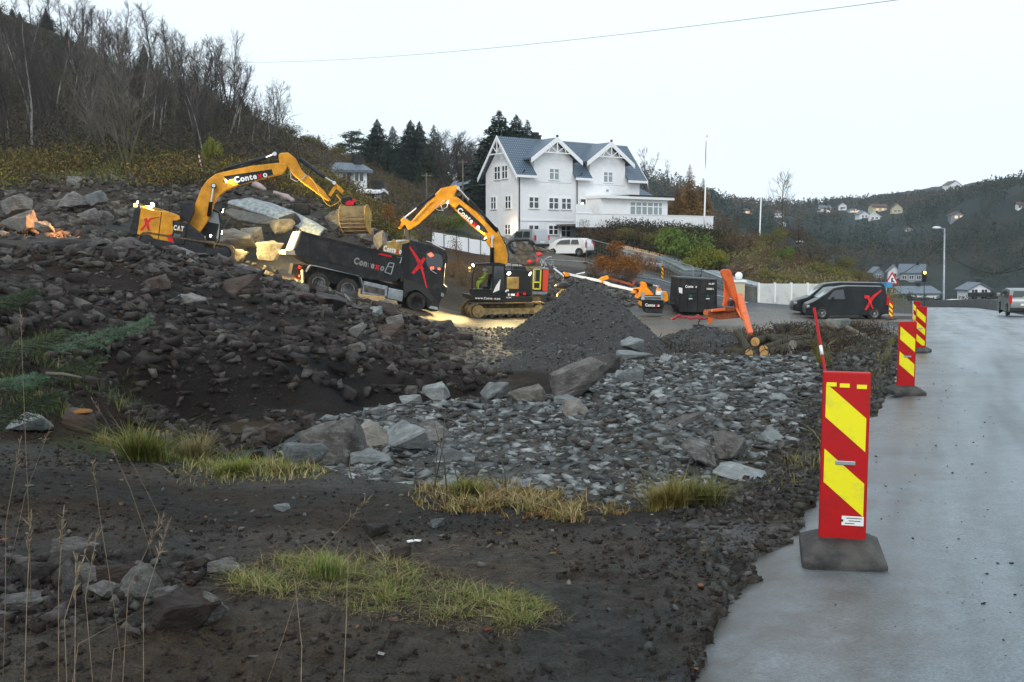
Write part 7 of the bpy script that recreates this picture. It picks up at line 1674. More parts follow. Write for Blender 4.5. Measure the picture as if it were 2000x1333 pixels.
# ------------------------------------------------------------------ marker boards
def striped(name='stripe'):
    return None
def marker(p, rz, label, h=.885, w_=.238, tilt=0, dots=False, sticker=False, stripes=2, base=True, s=1.0, flip=False):
    root = empty('marker_board', p, rz, label, 'marker board', 'red and yellow marker boards'); root.rotation_euler = (0, tilt, rz); root.scale = (s,)*3
    z0 = .115
    if base:
        mb = MB(); A, B, h0, h1 = (.208,.29), (.13,.16), .058, .118
        vs = []
        for (a, b), z in ((A,0),(A,h0),(B,h1)):
            c_ = .035
            for x, y in ((-a+c_,-b),(a-c_,-b),(a,-b+c_),(a,b-c_),(a-c_,b),(-a+c_,b),(-a,b-c_),(-a,-b+c_)): vs.append((x,y,z))
        mb.add(vs, [tuple(range(8))] + [(i*8+k, i*8+(k+1)%8, (i+1)*8+(k+1)%8, (i+1)*8+k) for i in range(2) for k in range(8)] + [tuple(range(16,24))])
        ft = mb.build('base', M.setdefault('recycled', mat('recycled_rubber', (.028,.028,.028), .7, col2=(.085,.08,.072), nscale=6, bump=.4, bscale=40)), root, bevel=.012)
        for yy, nm in ((-.11,0),(.11,1)):
            mb = MB(); mb.obox((0,yy,.112),(.16,.035,.008)); mb.build('grip_slot', M['hose'], ft, bevel=.008)
    mb = MB(); mb.box(-w_/2,w_/2,-.02,.02,z0-.02,z0+h); 
    pn = mb.build('panel', M.setdefault('marker_red', mat('marker_red', (.42,.008,.010), .45, col2=(.24,.012,.012), nscale=7, lo=.5, hi=.8, bump=.05)), root, bevel=.006)
    ym = M.setdefault('marker_yellow', mat('marker_yellow', (.80,.72,.015), .4, col2=(.55,.50,.06), nscale=7, lo=.52, hi=.8))
    def clipstripe(zl, th, u0=-w_/2+.017, u1=w_/2-.017):
        sl = -.87*(-1 if flip else 1)
        poly = []
        zc = zl
        a = (u0, zc + (u0)*sl); b = (u1, zc + (u1)*sl)
        return [(u0, a[1]), (u1, b[1]), (u1, b[1]+th), (u0, a[1]+th)]
    def draw(poly):
        zt, zb = z0+h-.05, z0+.05
        P = poly
        for zlim, keep in ((zt, 1), (zb, -1)):
            Q = []
            for i in range(len(P)):
                a, b = P[i], P[(i+1)%len(P)]; ia, ib = (zlim-a[1])*keep >= 0, (zlim-b[1])*keep >= 0
                if ia: Q.append(a)
                if ia != ib: t = (zlim-a[1])/(b[1]-a[1]); Q.append((a[0]+(b[0]-a[0])*t, zlim))
            P = Q
        if len(P) < 3: return
        mb = MB(); mb.prism(P, -.0235, -.0215); mb.build('yellow_stripe', ym, pn)
    for q in {2: (.24, .63), 3: (.09, .39, .69)}[stripes]: draw(clipstripe(z0+h*q, h*(.2 if stripes == 2 else .16)))
    for q in (z0+h*.46,):
        mb = MB(); mb.obox((.005,-.0255,q),(.10,.006,.022)); mb.build('bracket_slot', M['galv'], pn, bevel=.004)
    if dots:
        for i, u in enumerate((-.075,-.01,.075)):
            mb = MB(); mb.obox((u,-.0245,z0+h*.925-.004*i),(.05,.003,.022)); mb.build('reflector_dab', ym, pn, bevel=.006)
    if sticker:
        mb = MB(); mb.box(-.005,.105,-.0245,-.0225,z0+.075,z0+.125); st = mb.build('sticker', M['plate'], pn)
        mb = MB()
        for i, (a, b) in enumerate(((.018,.095),(.03,.09),(.012,.06))): mb.box(a,b,-.0252,-.0246,z0+.112-.014*i,z0+.116-.014*i)
        mb.build('sticker_print', M['dark_steel'], st)
        mb = MB(); mb.obox((-.003+.0,-.0252,z0+.1),(.012,.001,.012)); mb.build('sticker_logo', M['dark_steel'], st)
    return root
def gr(x, y): return -.045*(max(y,4)-4)
p = wx(1643, 5.3, -.03); m1 = marker(Vector((p.x, 5.3, -.055)), R(-14), 'nearest and largest red and yellow marker board, at the road edge in front', dots=True, sticker=True)
p = wx(1768, 14.0, -.43); marker(Vector((p.x, 14.0, -.44)), R(-4), 'second marker board along the road, in front of the narrower third one', )
p = wx(1797, 23.6, -.8); marker(Vector((p.x, 23.6, -.865)), R(-34), 'third marker board along the road, seen turned and narrow', h=.95, stripes=3)
p = wx(1788, 31, -1.1); marker(Vector((p.x, 31, -1.2)), R(-40), 'marker board half hidden behind the third one', h=1.0, stripes=3)
p = wx(1740, 55.5, -2.3); marker(Vector((p.x, 55.5, gz(p.x, 55.5)+.02)), R(-50), 'small marker board standing at the rear of the vans', stripes=3, h=.85)
p = at(1294, 549, 76); marker(Vector((p.x, 76, p.z)), R(-55), 'tiny marker board by the fence above the orange rig', stripes=3, h=1.0, base=False)
# snow poles
a = at(1612, 730, 15.6); b = at(1590, 602, 16.1); mb = MB(); mb.tube([a-(b-a).normalized()*.5, a, b], [.024,.024,.022], 10); o = mb.build('snow_pole', M['marker_red'], None, True); tag(o, 'leaning red snow pole with a white band left of the road', 'pole')
q0 = a.lerp(b, .28); q1 = a.lerp(b, .42); mb = MB(); mb.tube([q0, q1], [.0262,.0262], 10); mb.build('white_band', M['white'], o, True)
a = at(1785, 640, 26); mb = MB(); mb.tube([a-Vector((0,0,.4)), at(1783, 588, 26)], [.012,.012], 8); o = mb.build('snow_pole', M['galv'], None, True); tag(o, 'thin grey pole standing beside the third marker board', 'pole')

# ------------------------------------------------------------------ container, rigs, crane
def container():
    S = Side(1399, 612, 59.5, R(2)); z = Zm(1300, 500, 6.665)
    root = S.empty('container', 'black steel waste container standing left of the orange crane', 'container')
    S0 = S; mb = MB(); bm_ = MB(); 
    S.poly(mb, z((175,290),(672,318),(668,740),(205,735),(150,650)), 0, 2.4); bd = mb.build('box', M['dusty_black'], root, bevel=.03)
    mb = MB(); S.poly(mb, z((168,272),(676,302),(676,322),(168,294)), -.05, 2.45); mb.build('rim', mat('container_rim', (.06,.075,.085), .5), bd, bevel=.02)
    for x in (186, 290, 420, 560, 660):
        mb = MB(); S.poly(mb, z((x,300+(x-168)*.05),(x+10,300+(x-168)*.05),(x+10,735),(x,735)), -.06, .0); mb.build('rib', M['dusty_black'], bd)
    for y in (480, 600):
        mb = MB(); S.poly(mb, z((195,y),(655,y+4),(655,y+12),(195,y+8)), -.05, .0); mb.build('rib', M['dusty_black'], bd)
    side_text(S, [('Conte', 0), ('x', 1), ('o', 0)], *z((256,414),(408,416)), 4.8, -.065, bd, [M['white_text'], mat('dark_red_mark', (.05,.008,.01), .5)], bold=.05)
    side_text(S, [('Nr.017', 0)], *z((562,376),(636,376)), 3.4, -.065, bd, [M['white_text']], bold=.04)
    side_text(S, [('20000 L', 0)], *z((533,442),(628,442)), 3.4, -.065, bd, [M['white_text']], bold=.05)
    for cx in (325, 550):
        mb = MB(); S.poly(mb, z((cx-25,520),(cx-6,518),(cx-6,500),(cx+6,500),(cx+6,518),(cx+25,520),(cx+8,530),(cx+16,548),(cx,538),(cx-16,548),(cx-8,530)), -.066, -.05); mb.build('green_mark', M['green_sign'], bd)
        mb = MB(); S.poly(mb, z((cx-24,554),(cx+24,554),(cx+24,566),(cx-24,566)), -.066, -.05); mb.build('white_plate', M['white_text'], bd)
    mb = MB(); S.poly(mb, z((170,410),(218,420),(218,495),(175,480)), -.066, -.05); mb.build('white_plate', M['plate'], bd)
    return root
container()
def boom_rig():
    S = Side(1270, 612, 58.5, R(182)); z = Zm(1080, 500, 8.333)
    root = S.empty('boom_rig', 'orange rig with a long white boom lying left behind the gravel cone', 'boom rig')
    mb = MB(); S.poly(mb, z((265,285),(270,325),(820,445),(830,400)), .5, .85); b1 = mb.build('outer_boom', M['white'], root, bevel=.02)
    mb = MB(); S.poly(mb, z((820,400),(935,440),(930,500),(800,440)), .45, .9); S.poly(mb, z((930,445),(1310,535),(1310,580),(920,495)), .48, .88); mb.build('inner_boom', M['white'], root, bevel=.02)
    for q in (((515,362),(545,368),(545,440),(515,435)), ((175,280),(265,290),(262,345),(190,345)), ((580,415),(600,418),(600,448),(580,445))):
        mb = MB(); S.poly(mb, z(*q), .42, .95); mb.build('boom_clamp', M['bright_orange'], b1, bevel=.02)
    mb = MB(); S.poly(mb, z((750,385),(810,345),(900,320),(915,380),(870,395),(830,400),(820,450),(795,440),(790,400)), .4, .9); mb.build('boom_motor', M['bright_orange'], b1, bevel=.04)
    mb = MB(); S.poly(mb, z((905,340),(1250,440),(1300,470),(1290,490),(900,385)), 1.0, 1.25); S.poly(mb, z((1300,420),(1340,395),(1360,400),(1320,470),(1290,500)), 1.0, 1.2); mb.build('feed_beam', M['rust'], root)
    mb = MB(); mb.tube([S.L(*z((10,205))[0], .6), S.L(*z((170,325))[0], .6), S.L(*z((240,350))[0], .6)], [.05,.05,.05], 8); mb.tube([S.L(*z((380,300))[0], .6), S.L(*z((520,270))[0], .7)], .03, 8); mb.build('strut', M['white'], root)
    mb = MB(); S.poly(mb, z((1310,540),(1360,530),(1460,520),(1460,430),(1500,430),(1530,470),(1540,520),(1640,625),(1620,640),(1450,640),(1400,690),(1365,690),(1400,610),(1395,540)), .3, 1.3); mb.build('turret', M['bright_orange'], root, bevel=.03)
    mb = MB(); S.poly(mb, z((1270,600),(1310,560),(1360,560),(1340,610)), .4, .9); mb.build('boom_clamp', M['bright_orange'], root)
    cylinder(S, root, *z((1500,455),(1620,480),(1700,500)), .1, .5)
    mb = MB(); S.poly(mb, z((1440,590),(1490,590),(1490,720),(1440,720)), -.1, .0); S.poly(mb, z((1760,590),(1800,595),(1800,720),(1760,720)), -.1, .0); S.poly(mb, z((1480,655),(1770,660),(1770,680),(1480,672)), -.08, -.0); mb.build('guard_frame', M['galv'], root)
    mb = MB(); S.poly(mb, z((1450,715),(1800,722),(1800,845),(1450,832)), 0, 1.6); bb = mb.build('body_box', M['black_paint'], root, bevel=.02)
    side_text(S, CONT, *z((1502,822),(1732,830)), 5.8, -.005, bb, [M['white_text'], M['red']], bold=.04)
    mb = MB(); S.poly(mb, z((1500,845),(1790,850),(1780,940),(1540,935)), .1, 1.5); mb.build('skid_frame', M['dark_steel'], root)
    mb = MB(); S.poly(mb, z((1690,570),(1780,570),(1780,640),(1690,640)), .0, .4); mb.build('white_tank', M['white'], root, bevel=.03)
    mb = MB(); S.poly(mb, z((1700,535),(1765,535),(1765,572),(1700,572)), .0, .4); S.poly(mb, z((1800,590),(1850,580),(1870,640),(1880,720),(1860,745),(1800,745)), .1, .8); mb.build('orange_cover', M['bright_orange'], root, bevel=.03)
    mb = MB(); S.poly(mb, z((1410,730),(1445,740),(1445,820),(1410,800)), .0, .5); mb.build('yellow_cover', M['yellow'], root)
    mb = MB(); mb.tube([S.L(*z((x,y))[0], .4) for x, y in ((1840,760),(1920,790),(1990,770),(2000,700),(1960,680))], .05, 8); mb.build('cable', M['hose'], root)
    return root
boom_rig()
def drill_rig():
    S = Side(1050, 590, 62.5, R(180)); z = Zm(970, 440, 7.4056)
    root = S.empty('drill_rig', 'drilling rig with a red and yellow cabinet right behind the middle excavator', 'drill rig')
    mb = MB(); S.poly(mb, z((520,625),(680,630),(680,1000),(520,1000)), .0, 1.4); cb = mb.build('cabinet', M['dark_steel'], root, bevel=.02)
    mb = MB(); S.poly(mb, z((670,630),(756,632),(735,962),(662,955)), -.06, 1.4); mb.build('red_door', mat('signal_red', (.75,.07,.035), .45), cb, bevel=.03)
    mb = MB()
    for a, b in (((535,635),(530,925)), ((640,640),(628,925)), ((535,635),(640,640)), ((532,825),(636,828)), ((530,922),(630,926))): mb.beam(S.L(*z(a)[0], -.04), S.L(*z(b)[0], -.04), .06, .085)
    mb.build('yellow_frame', mat('safety_yellow', (.75,.66,.05), .5), cb)
    mb = MB(); S.poly(mb, z((500,612),(750,625),(750,640),(500,628)), -.1, 1.5); S.poly(mb, z((515,960),(735,965),(725,1003),(515,1003)), -.1, 1.5); mb.build('floor_plate', M['alu'], cb)
    mb = MB(); S.poly(mb, z((545,645),(570,645),(560,820),(540,815)), -.03, .0); mb.build('door_glass', M['pale_glass'], cb)
    mb = MB(); S.poly(mb, z((215,370),(300,345),(520,420),(575,500),(560,580),(430,590),(330,560),(260,470)), .8, 1.5); mb.build('feed_carriage', M['worn_steel'], root, bevel=.06)
    mb = MB(); S.poly(mb, z((530,300),(640,325),(800,360),(830,372),(820,390),(560,375)), .6, .9); S.poly(mb, z((270,215),(340,205),(400,260),(520,300),(545,380),(400,380),(310,340),(280,280)), .7, 1.2); mb.build('feed_head', M['worn_steel'], root, bevel=.05)
    mb = MB(); mb.tube([S.L(*q, .7) for q in z((250,410),(195,345),(170,285),(190,240),(270,215),(440,215),(520,245),(545,290))], .09, 8); mb.build('hose_bundle', M['dark_steel'], root, True)
    mb = MB(); mb.sphere(S.L(*z((615,425))[0], .5), .15, 8, (1.4,1,1)); mb.sphere(S.L(*z((480,530))[0], .5), .14, 8, (1.3,1,.9)); S.poly(mb, z((580,470),(610,480),(600,560),(570,540)), .4, .6)
    mb.build('red_motor', mat('signal_pink', (.60,.06,.05), .5), root, True)
    mb = MB(); mb.tube([S.L(*q, .5) for q in z((640,610),(660,550),(700,490),(760,458),(800,462))], .03, 6); mb.build('hose', M['galv'], root)
    mb = MB()
    r = random.Random(2)
    for i in range(16):
        a = S.L(*z((r.uniform(560,830), r.uniform(520,600)))[0], .4); mb = MB(); mb.beam(a, a+Vector((r.uniform(-.25,.25),0,r.uniform(-.15,.25))), .05, .05); mb.build('hydraulic_fitting', M['galv'], root)
    
    mb = MB(); S.poly(mb, z((230,600),(640,600),(640,650),(230,650)), .3, 1.6); S.poly(mb, z((530,1000),(640,1000),(640,1160),(530,1150)), .2, 1.5); mb.build('chassis', M['muddy_yellow'], root)
    mb = MB(); S.poly(mb, z((110,550),(380,580),(330,600),(110,590)), .2, .8); mb.build('side_tray', M['galv'], root)
    return root
drill_rig()
def loose_bucket():
    S = Side(1100, 603, 55, R(182)); z = Zm(970, 440, 7.4056)
    root = S.empty('loose_bucket', 'yellow excavator bucket standing on the yard left of the gravel cone', 'bucket')
    mb = MB(); S.poly(mb, z((880,1000),(900,990),(1090,985),(1060,1060),(980,1190),(880,1210),(870,1130)), .1, 1.0); mb.build('shell', M['muddy_yellow'], root, bevel=.03)
    mb = MB(); S.poly(mb, z((880,985),(900,985),(905,1100),(885,1215),(860,1215),(872,1120)), -.02, .1); mb.build('side_plate', M['bucket_yellow'], root)
    mb = MB()
    for a, b in (((905,985),(945,935)), ((945,935),(1060,938)), ((1060,938),(1095,985)), ((950,975),(1055,978))): mb.beam(S.L(*z(a)[0], .2), S.L(*z(b)[0], .2), .08, .08)
    mb.build('hitch_frame', M['bucket_yellow'], root)
    S2_ = S; mb = MB(); mb.sphere(S.L(*z((960,880))[0], .6), .35, 12, (1.4,.8,.5)); mb.tube([S.L(*z((890,860))[0], .5), S.L(*z((1000,900))[0], .5), S.L(*z((1090,860))[0], .5)], .08, 8); S.poly(mb, z((970,700),(1040,700),(1050,770),(970,790)), .3, .7); o = mb.build('rotator_head', M['dark_steel'], None, True); o.location = S.o; o.rotation_euler = (0,0,S.a)
    tag(o, 'black rotator head with hoses lying on the loose yellow bucket', 'rotator head')
    mb = MB(); S.poly(mb, z((975,680),(1045,690),(1050,740),(990,745)), .25, .45); mb.build('orange_cap', M['bright_orange'], o)
loose_bucket()
def timber_crane():
    S = Side(1430, 625, 50.5, R(180)); z = Zm(1300, 500, 6.665)
    root = S.empty('timber_crane', 'orange folding crane arm standing over the felled logs', 'crane')
    M_ = M['orange_paint']
    mb = MB(); S.poly(mb, z((725,210),(745,180),(830,176),(855,200),(920,430),(945,560),(1000,600),(960,660),(905,640),(880,560),(790,340),(745,280)), .45, .8); mn = mb.build('main_boom', M_, root, bevel=.03)
    mb = MB(); S.poly(mb, z((735,250),(790,300),(830,400),(832,600),(800,650),(745,655),(765,560),(765,330)), .9, 1.15); mb.build('mast', M_, root, bevel=.03)
    # stick hangs forward towards the logs
    a = S.L(*z((960,610))[0], .6); bq = at(1467+0, 655, 44.5); q = Matrix.Rotation(-S.a, 3, 'Z') @ (bq - S.o)
    mb = MB(); mb.beam(a + Vector((0,0,.3)), Vector(q), .30, .34, .2, .26); st = mb.build('stick', M_, root, bevel=.03)
    mb = MB(); a2 = a + Vector((.15,0,-.2)); mb.tube([a2, a2.lerp(q,.45)], .07, 10); mb.build('hydraulic_cylinder', M['orange_paint'], root, True); 
    mb = MB(); mb.tube([a2.lerp(q,.45)+Vector((0,0,0)), Vector(q).lerp(a2,.12)], .035, 8); mb.build('piston_rod', M['chrome'], root, True)
    mb = MB(); S.poly(mb, z((905,600),(960,575),(1010,590),(1040,650),(1020,720),(960,740),(915,690)), .35, .9); mb.build('knuckle', M_, root, bevel=.04)
    mb = MB(); S.poly(mb, z((555,720),(780,700),(960,700),(1075,760),(1060,800),(700,830),(570,800),(545,780)), .2, 1.4); S.poly(mb, z((780,665),(900,680),(925,715),(800,735),(770,700)), .1, .7); fr = mb.build('base_frame', M['rust'], root, bevel=.03)
    mb = MB(); S.poly(mb, z((570,800),(620,810),(600,890),(560,880)), .2, .5); S.poly(mb, z((620,700),(780,690),(780,715),(600,730)), .0, .3); mb.build('support_leg', M['orange_paint'], root)
    mb = MB(); S.poly(mb, z((835,590),(880,580),(880,660),(835,660)), .3, .8); mb.build('control_box', M['dark_steel'], root)
    for e, sgn in ((0,1),(1,-1)):
        mb = MB(); q_ = Vector(q); mb.tube([q_, q_+Vector((sgn*.3,0,-.15)), q_+Vector((sgn*.42,0,-.5)), q_+Vector((sgn*.2,0,-.8))], [.08,.08,.06,.03], 8); mb.build('grapple_claw', M['rust'], root, True)
    return root
timber_crane()
# crumpled red hose and small black part on the yard
mb = MB(); r = random.Random(6); pts = [at(1312+i*6, 622+r.uniform(-4,3), 51+r.uniform(-.3,.3)) for i in range(12)]
for q in pts: q.z = max(q.z, gz(q.x,q.y)+.03)
mb.tube(pts, .05, 6); mb.tube([q+Vector((.1,.1,r.uniform(-.03,.1))) for q in pts], .045, 6); tag(mb.build('red_hose', mat('faded_red', (.35,.04,.05), .7), None, True), 'tangled red hose lying on the yard left of the orange crane', 'hose')
mb = MB(); q = at(1364, 624, 50.5); q.z = gz(q.x,q.y); mb.obox(q+Vector((0,0,.1)), (.5,.4,.2)); mb.tube([q+Vector((.05,0,.1)), q+Vector((0,0,.32)), q+Vector((.08,0,.42))], [.05,.03,.05], 8); mb.tube([q+Vector((.2,0,.12)), q+Vector((.5,0,.05)), q+Vector((1.,-.1,.04))], .03, 8); tag(mb.build('pipe_fitting', M['dark_steel'], None, bevel=.02), 'small black fitting lying at the end of the red hose', 'fitting')

# ------------------------------------------------------------------ felled logs
cmat('log_bark', (.03,.024,.018), .95, col2=(.075,.066,.035), nscale=5, bump=1, bscale=14); cmat('cut_wood', (.55,.30,.11), .7, noise=.2, nscale=8); cmat('pale_log', (.20,.18,.14), .9, col2=(.10,.09,.07), nscale=6, bump=.8)
def log(a, b, r_, label, m='log_bark', group=None, ends=(1,0)):
    A_ = at(*a); B_ = at(*b); mid_ = A_.lerp(B_, .5) + Vector((0,0,r_*.4)); mb = MB(); mb.tube([A_, A_.lerp(mid_,.5), mid_, B_], [r_, r_*.97, r_*.93, r_*.85], 12)
    o = mb.build('log', M[m], None, True); md = o.modifiers.new('e', 'EDGE_SPLIT'); md.split_angle = R(50); tag(o, label, 'log', group)
    for e, p0, p1, rr_ in ((ends[0], A_, B_, r_), (ends[1], B_, A_, r_*.85)):
        if e: d = (p0-p1).normalized(); mb = MB(); mb.tube([p0+d*.002, p0+d*.012], [rr_*.9, rr_*.86], 12); mb.build('cut_face', M['cut_wood'], o)
log((1494,695,28),(1600,670,31),.17,'lowest log with its orange cut end facing the camera')
log((1492,684,29),(1580,660,33),.15,'log lying on the lowest one, cut end just above it')
log((1463,690,30),(1440,650,34),.13,'short log pointing back under the crane claw')
log((1496,658,33),(1545,680,31),.12,'thin log sloping down to the right of the crane claw')
log((1545,712,27.5),(1548,672,28.5),.14,'short grey log standing nearly upright among the logs','pale_log')
log((1420,690,31),(1480,700,30),.16,'dark log half buried left of the cut ends')
log((1560,690,30),(1650,668,35),.15,'curved log running right towards the road')
log((1612,672,33),(1690,655,38),.10,'pale broken branch lying on the bank by the road','pale_log')
log((1655,640,40),(1700,668,36),.09,'thin pale stick on the slates near the van','pale_log')
log((1475,668,32),(1540,662,36),.16,'dark rear log behind the claw')
o = place_bush('leaf_olive', 1603, 715, 34, 60, 'small green and orange shrub at the foot of the leaning snow pole', Y=17.5, j=0)
for i in range(9):
    place_bush(random.choice(['leaf_brown','leaf_brown','brush_grey']), random.uniform(1620,1725), random.uniform(668,720), random.uniform(40,60), random.uniform(22,34), 'dead bracken clump on the bank between the logs and the road', Y=random.uniform(24,33), group='bracken by the road')
# debris pile of boards behind the crane
pl_ = hit(1445, 545); mb = MB(); r = random.Random(8)
for i in range(150):
    u = r.gauss(0, 1.0); q = Vector((pl_.x+u*1.15, pl_.y+r.gauss(0,.6), pl_.z + .1 + max(0, (1.2-abs(u)*.5))*r.random()*.9)); dv = Vector((r.gauss(0,1), r.gauss(0,.5), r.gauss(0,.35))).normalized()*r.uniform(.25,.8); mb.mi = r.choice([0,0,1,2]); mb.beam(q-dv, q+dv, .09, .05)
o = mb.build('debris_pile', [M['twig_pale'], M['leaf_larch'], M['leaf_brown']]); tag(o, 'heap of broken boards and roots behind the orange crane', 'debris pile', None, 'stuff')

# ------------------------------------------------------------------ stacks of steel, planks, site fence
def slab_stack(a, b, h_, dpt, label, m, name='steel_stack', n=4, cat='stack'):
    A_ = at(*a); B_ = at(*b); root = empty(name, A_, 0, label, cat); d = (B_-A_); mb = MB()
    r = random.Random(int(a[0])); back = Vector((0,1,0))
    for i in range(n):
        o0 = Vector((0, 0, -h_*(i+.5)/n)); mb.mi = i % 2
        mb.beam(o0+back*dpt/2+d*r.uniform(-.01,.01), o0+back*dpt/2+d*(1+r.uniform(-.02,.02)), dpt, h_/n*.8)
    mb.build('sheet_bundle', [M[m], M['galv']], root, bevel=.01)
    for t in (.12,.88):
        mb = MB(); c_ = d*t + Vector((0,0,-h_-.06)); mb.obox(c_+back*dpt/2, (.12,dpt,.12)); mb.build('bearer', M['twig_pale'], root)
    return root
cmat('plank', (.36,.22,.11), .75, noise=.25, nscale=5); cmat('sheet', (.26,.30,.31), .4, .5, noise=.25, nscale=2)
slab_stack((1212,480,90),(1297,500,86),.28,1.6,'stack of new timber planks on top of the steel beams','plank','plank_stack')
slab_stack((1218,487,89),(1296,508,85.5),.75,1.5,'grey steel beams under the timber planks','sheet')
slab_stack((1298,499,86),(1358,528,82),1.5,1.6,'tall bundle of leaning grey sheet metal behind the fence','sheet',n=7)
slab_stack((1388,528,80),(1440,548,77),.9,1.4,'bundle of grey steel panels left of the crane top','sheet',n=6)
slab_stack((1440,545,76),(1492,558,73),.35,1.3,'low bundle of steel tubes ending at the white wall','sheet',n=3)
slab_stack((1272,512,84),(1292,516,83),.25,1.0,'small pale metal sheet lying under the steel beams','galv',n=1)
def fence_panel(a, b, h_, label):
    A_ = at(*a); B_ = at(*b); root = empty('fence_panel', A_, 0, label, 'fence panel', 'site fence panels'); d = B_-A_; r_ = .022
    mb = MB(); mb.tube([Vector((0,0,-h_)), Vector((0,0,-.1)), d*.03, d*.97, d+Vector((0,0,-.1)), d+Vector((0,0,-h_))], r_, 8); mb.tube([Vector((0,0,-h_)), d+Vector((0,0,-h_))], r_, 8); fr = mb.build('frame', M['galv'], root, True)
    mb = MB(); n = int(d.length/.30)
    for i in range(1, n): q = d*i/n; mb.beam(q, q+Vector((0,0,-h_)), .004, .004)
    for i in range(1, 6): mb.beam(Vector((0,0,-h_*i/6)), d+Vector((0,0,-h_*i/6)), .004, .004)
    mb.build('wire_mesh', M['galv'], root)
    mb = MB(); q = Vector((0,0,-h_)); mb.obox(q, (.5,.25,.12)); mb.build('foot', M['rubber'], root); return root
for i, (a, b) in enumerate((((1146,466,84),(1224,486,81)), ((1226,487,81),(1293,503,78.5)), ((1295,503,78.5),(1354,521,76)), ((1357,522,76),(1440,545,73)))):
    fence_panel(a, b, 2.0, ('first site fence panel, beside the white hatchback','second site fence panel, in front of the planks','third site fence panel, in front of the leaning sheets','last site fence panel, reaching the orange crane')[i])
mb = MB()
for seg_ in (((1055,507,80),(1145,512,79),(1225,540,74),(1290,547,73),(1330,560,70),(1460,592,65)),):
    mb.tube([at(*q) for q in seg_], .045, 8)
tag(mb.build('kerb_pipe', M['alu'], None, True), 'long pale pipe edging the driveway above the rigs', 'pipe')
# white retaining wall, stone wall, gate pillar
def wall_run(P0, P1, h0, th, label, m, name, cat='wall', cap=None, segs=0, Yb=3):
    A_ = at(*P0); B_ = at(*P1); root = empty(name, A_, 0, label, cat); d = B_-A_; mb = MB(); n = max(1, segs)
    mb.beam(Vector((0,th/2,h0/2-.5)), d+Vector((0,th/2,h0/2-.5)), th, h0+1.0); w_ = mb.build('panel', M[m], root, bevel=.015)
    if cap: mb = MB(); mb.beam(Vector((0,th/2,h0+.04)), d+Vector((0,th/2,h0+.04)), th+.12, .09); mb.build('coping', M[cap], root)
    for i in range(segs+1):
        q = d*i/segs if segs else Vector(); mb = MB(); mb.obox(q+Vector((0,th/2,h0/2)), (.10,th+.06,h0+.14)); mb.build('post', M['trim'], root) if segs else None
    return root
cmat('render_white', (.60,.61,.59), .8, col2=(.38,.38,.35), nscale=1.4, lo=.5, hi=.8, bump=.3)
wall_run((1482,589,67),(1642,590,66),1.15,.25,'weathered white rendered garden wall behind the vans','render_white','garden_wall',segs=5)
wall_run((1424,580,69),(1480,588,67.5),.9,.4,'dark dry-stone wall left of the white garden wall','stone','stone_wall')
mb = MB(); q = at(1442, 587, 68); mb.obox(q+Vector((0,0,.6)), (.7,.7,1.2)); o = mb.build('gate_pillar', M['cream'], None, bevel=.03); tag(o, 'pale gate pillar topped by a white ball behind the crane', 'pillar')
mb = MB(); mb.obox(q+Vector((0,0,1.27)), (.9,.9,.12)); mb.build('cap', M['trim'], o); mb = MB(); mb.sphere(q+Vector((0,0,1.62)), .26, 14); mb.build('ball', M['trim'], o, True)
# white board fence left of the house
A_ = at(843,488,83); B_ = at(985,512,86); root = empty('garden_fence', A_, 0, 'white board fence between the brown bushes and the excavator boom', 'fence'); d = B_-A_
for i in range(6):
    a = d*i/6; b = d*(i+1)/6; mb = MB(); mb.beam(a+Vector((0,0,.45)), b+Vector((0,0,.5)), .05, 1.9); mb.build('board_panel', M['boards_v'], root)
for i in range(7):
    a = d*i/6; mb = MB(); mb.beam(a+Vector((0,-.06,-1)), a+Vector((0,-.06,1.85)), .05, .05); mb.build('post', M['dark_steel'], root)
# wall along the outer road edge
mb = MB(); pts = [Vector((x+.35, y, zr(y)+.02)) for x, y in ((36.4,77),(39,84),(41.7,92.5),(43.9,101),(45.8,110),(47.4,119),(48.5,128),(48,140),(46,150))]
for a, b in zip(pts[:-1], pts[1:]): mb.beam(a+Vector((0,0,.25)), b+Vector((0,0,.25)), .4, 1.1)
tag(mb.build('road_wall', M['stone'], None, bevel=.02), 'long low stone wall curving along the outer edge of the road', 'wall')

# ------------------------------------------------------------------ poles, signs, wires
def pole(x, yb, yt, Y, r_, label, m='galv', name='pole', cat='pole', top=None):
    a = at(x, yb, Y); b = at(x if top is None else top, yt, Y); mb = MB(); mb.tube([a-Vector((0,0,1)), a, b], [r_, r_, r_*.6], 10); o = mb.build(name, M[m], None, True); tag(o, label, cat); return o, a, b
o, a, b = pole(1376, 422, 266, 108, .09, 'white flagpole at the right end of the terrace', 'trim', 'flagpole', 'flagpole', top=1381)
mb = MB(); mb.sphere(b, .1, 8); mb.build('finial', M['chrome'], o)
mb = MB(); mb.tube([b-Vector((.1,0,.5)), b-Vector((.1,0,2)), b-Vector((.05,0,4)), b-Vector((.1,0,6.5))], [.03,.07,.05,.03], 6); mb.build('furled_pennant', mat('pennant', (.35,.22,.25), .8), o)
pole(1484, 452, 324, 112, .08, 'plain white mast right of the flagpole', 'trim', 'mast', 'mast', top=1489)
o, a, b = pole(1843, 590, 447, 128, .14, 'grey street lamp post beyond the road wall', 'galv', 'street_lamp', 'street lamp', top=1845)
mb = MB(); mb.beam(b, b+Vector((-.7,0,.1)), .06, .06); mb.build('lamp_arm', M['galv'], o); mb = MB(); mb.sphere(b+Vector((-1.0,0,.12)), .38, 12, (1.5,.6,.42)); mb.build('lamp_head', M['white'], o, True)
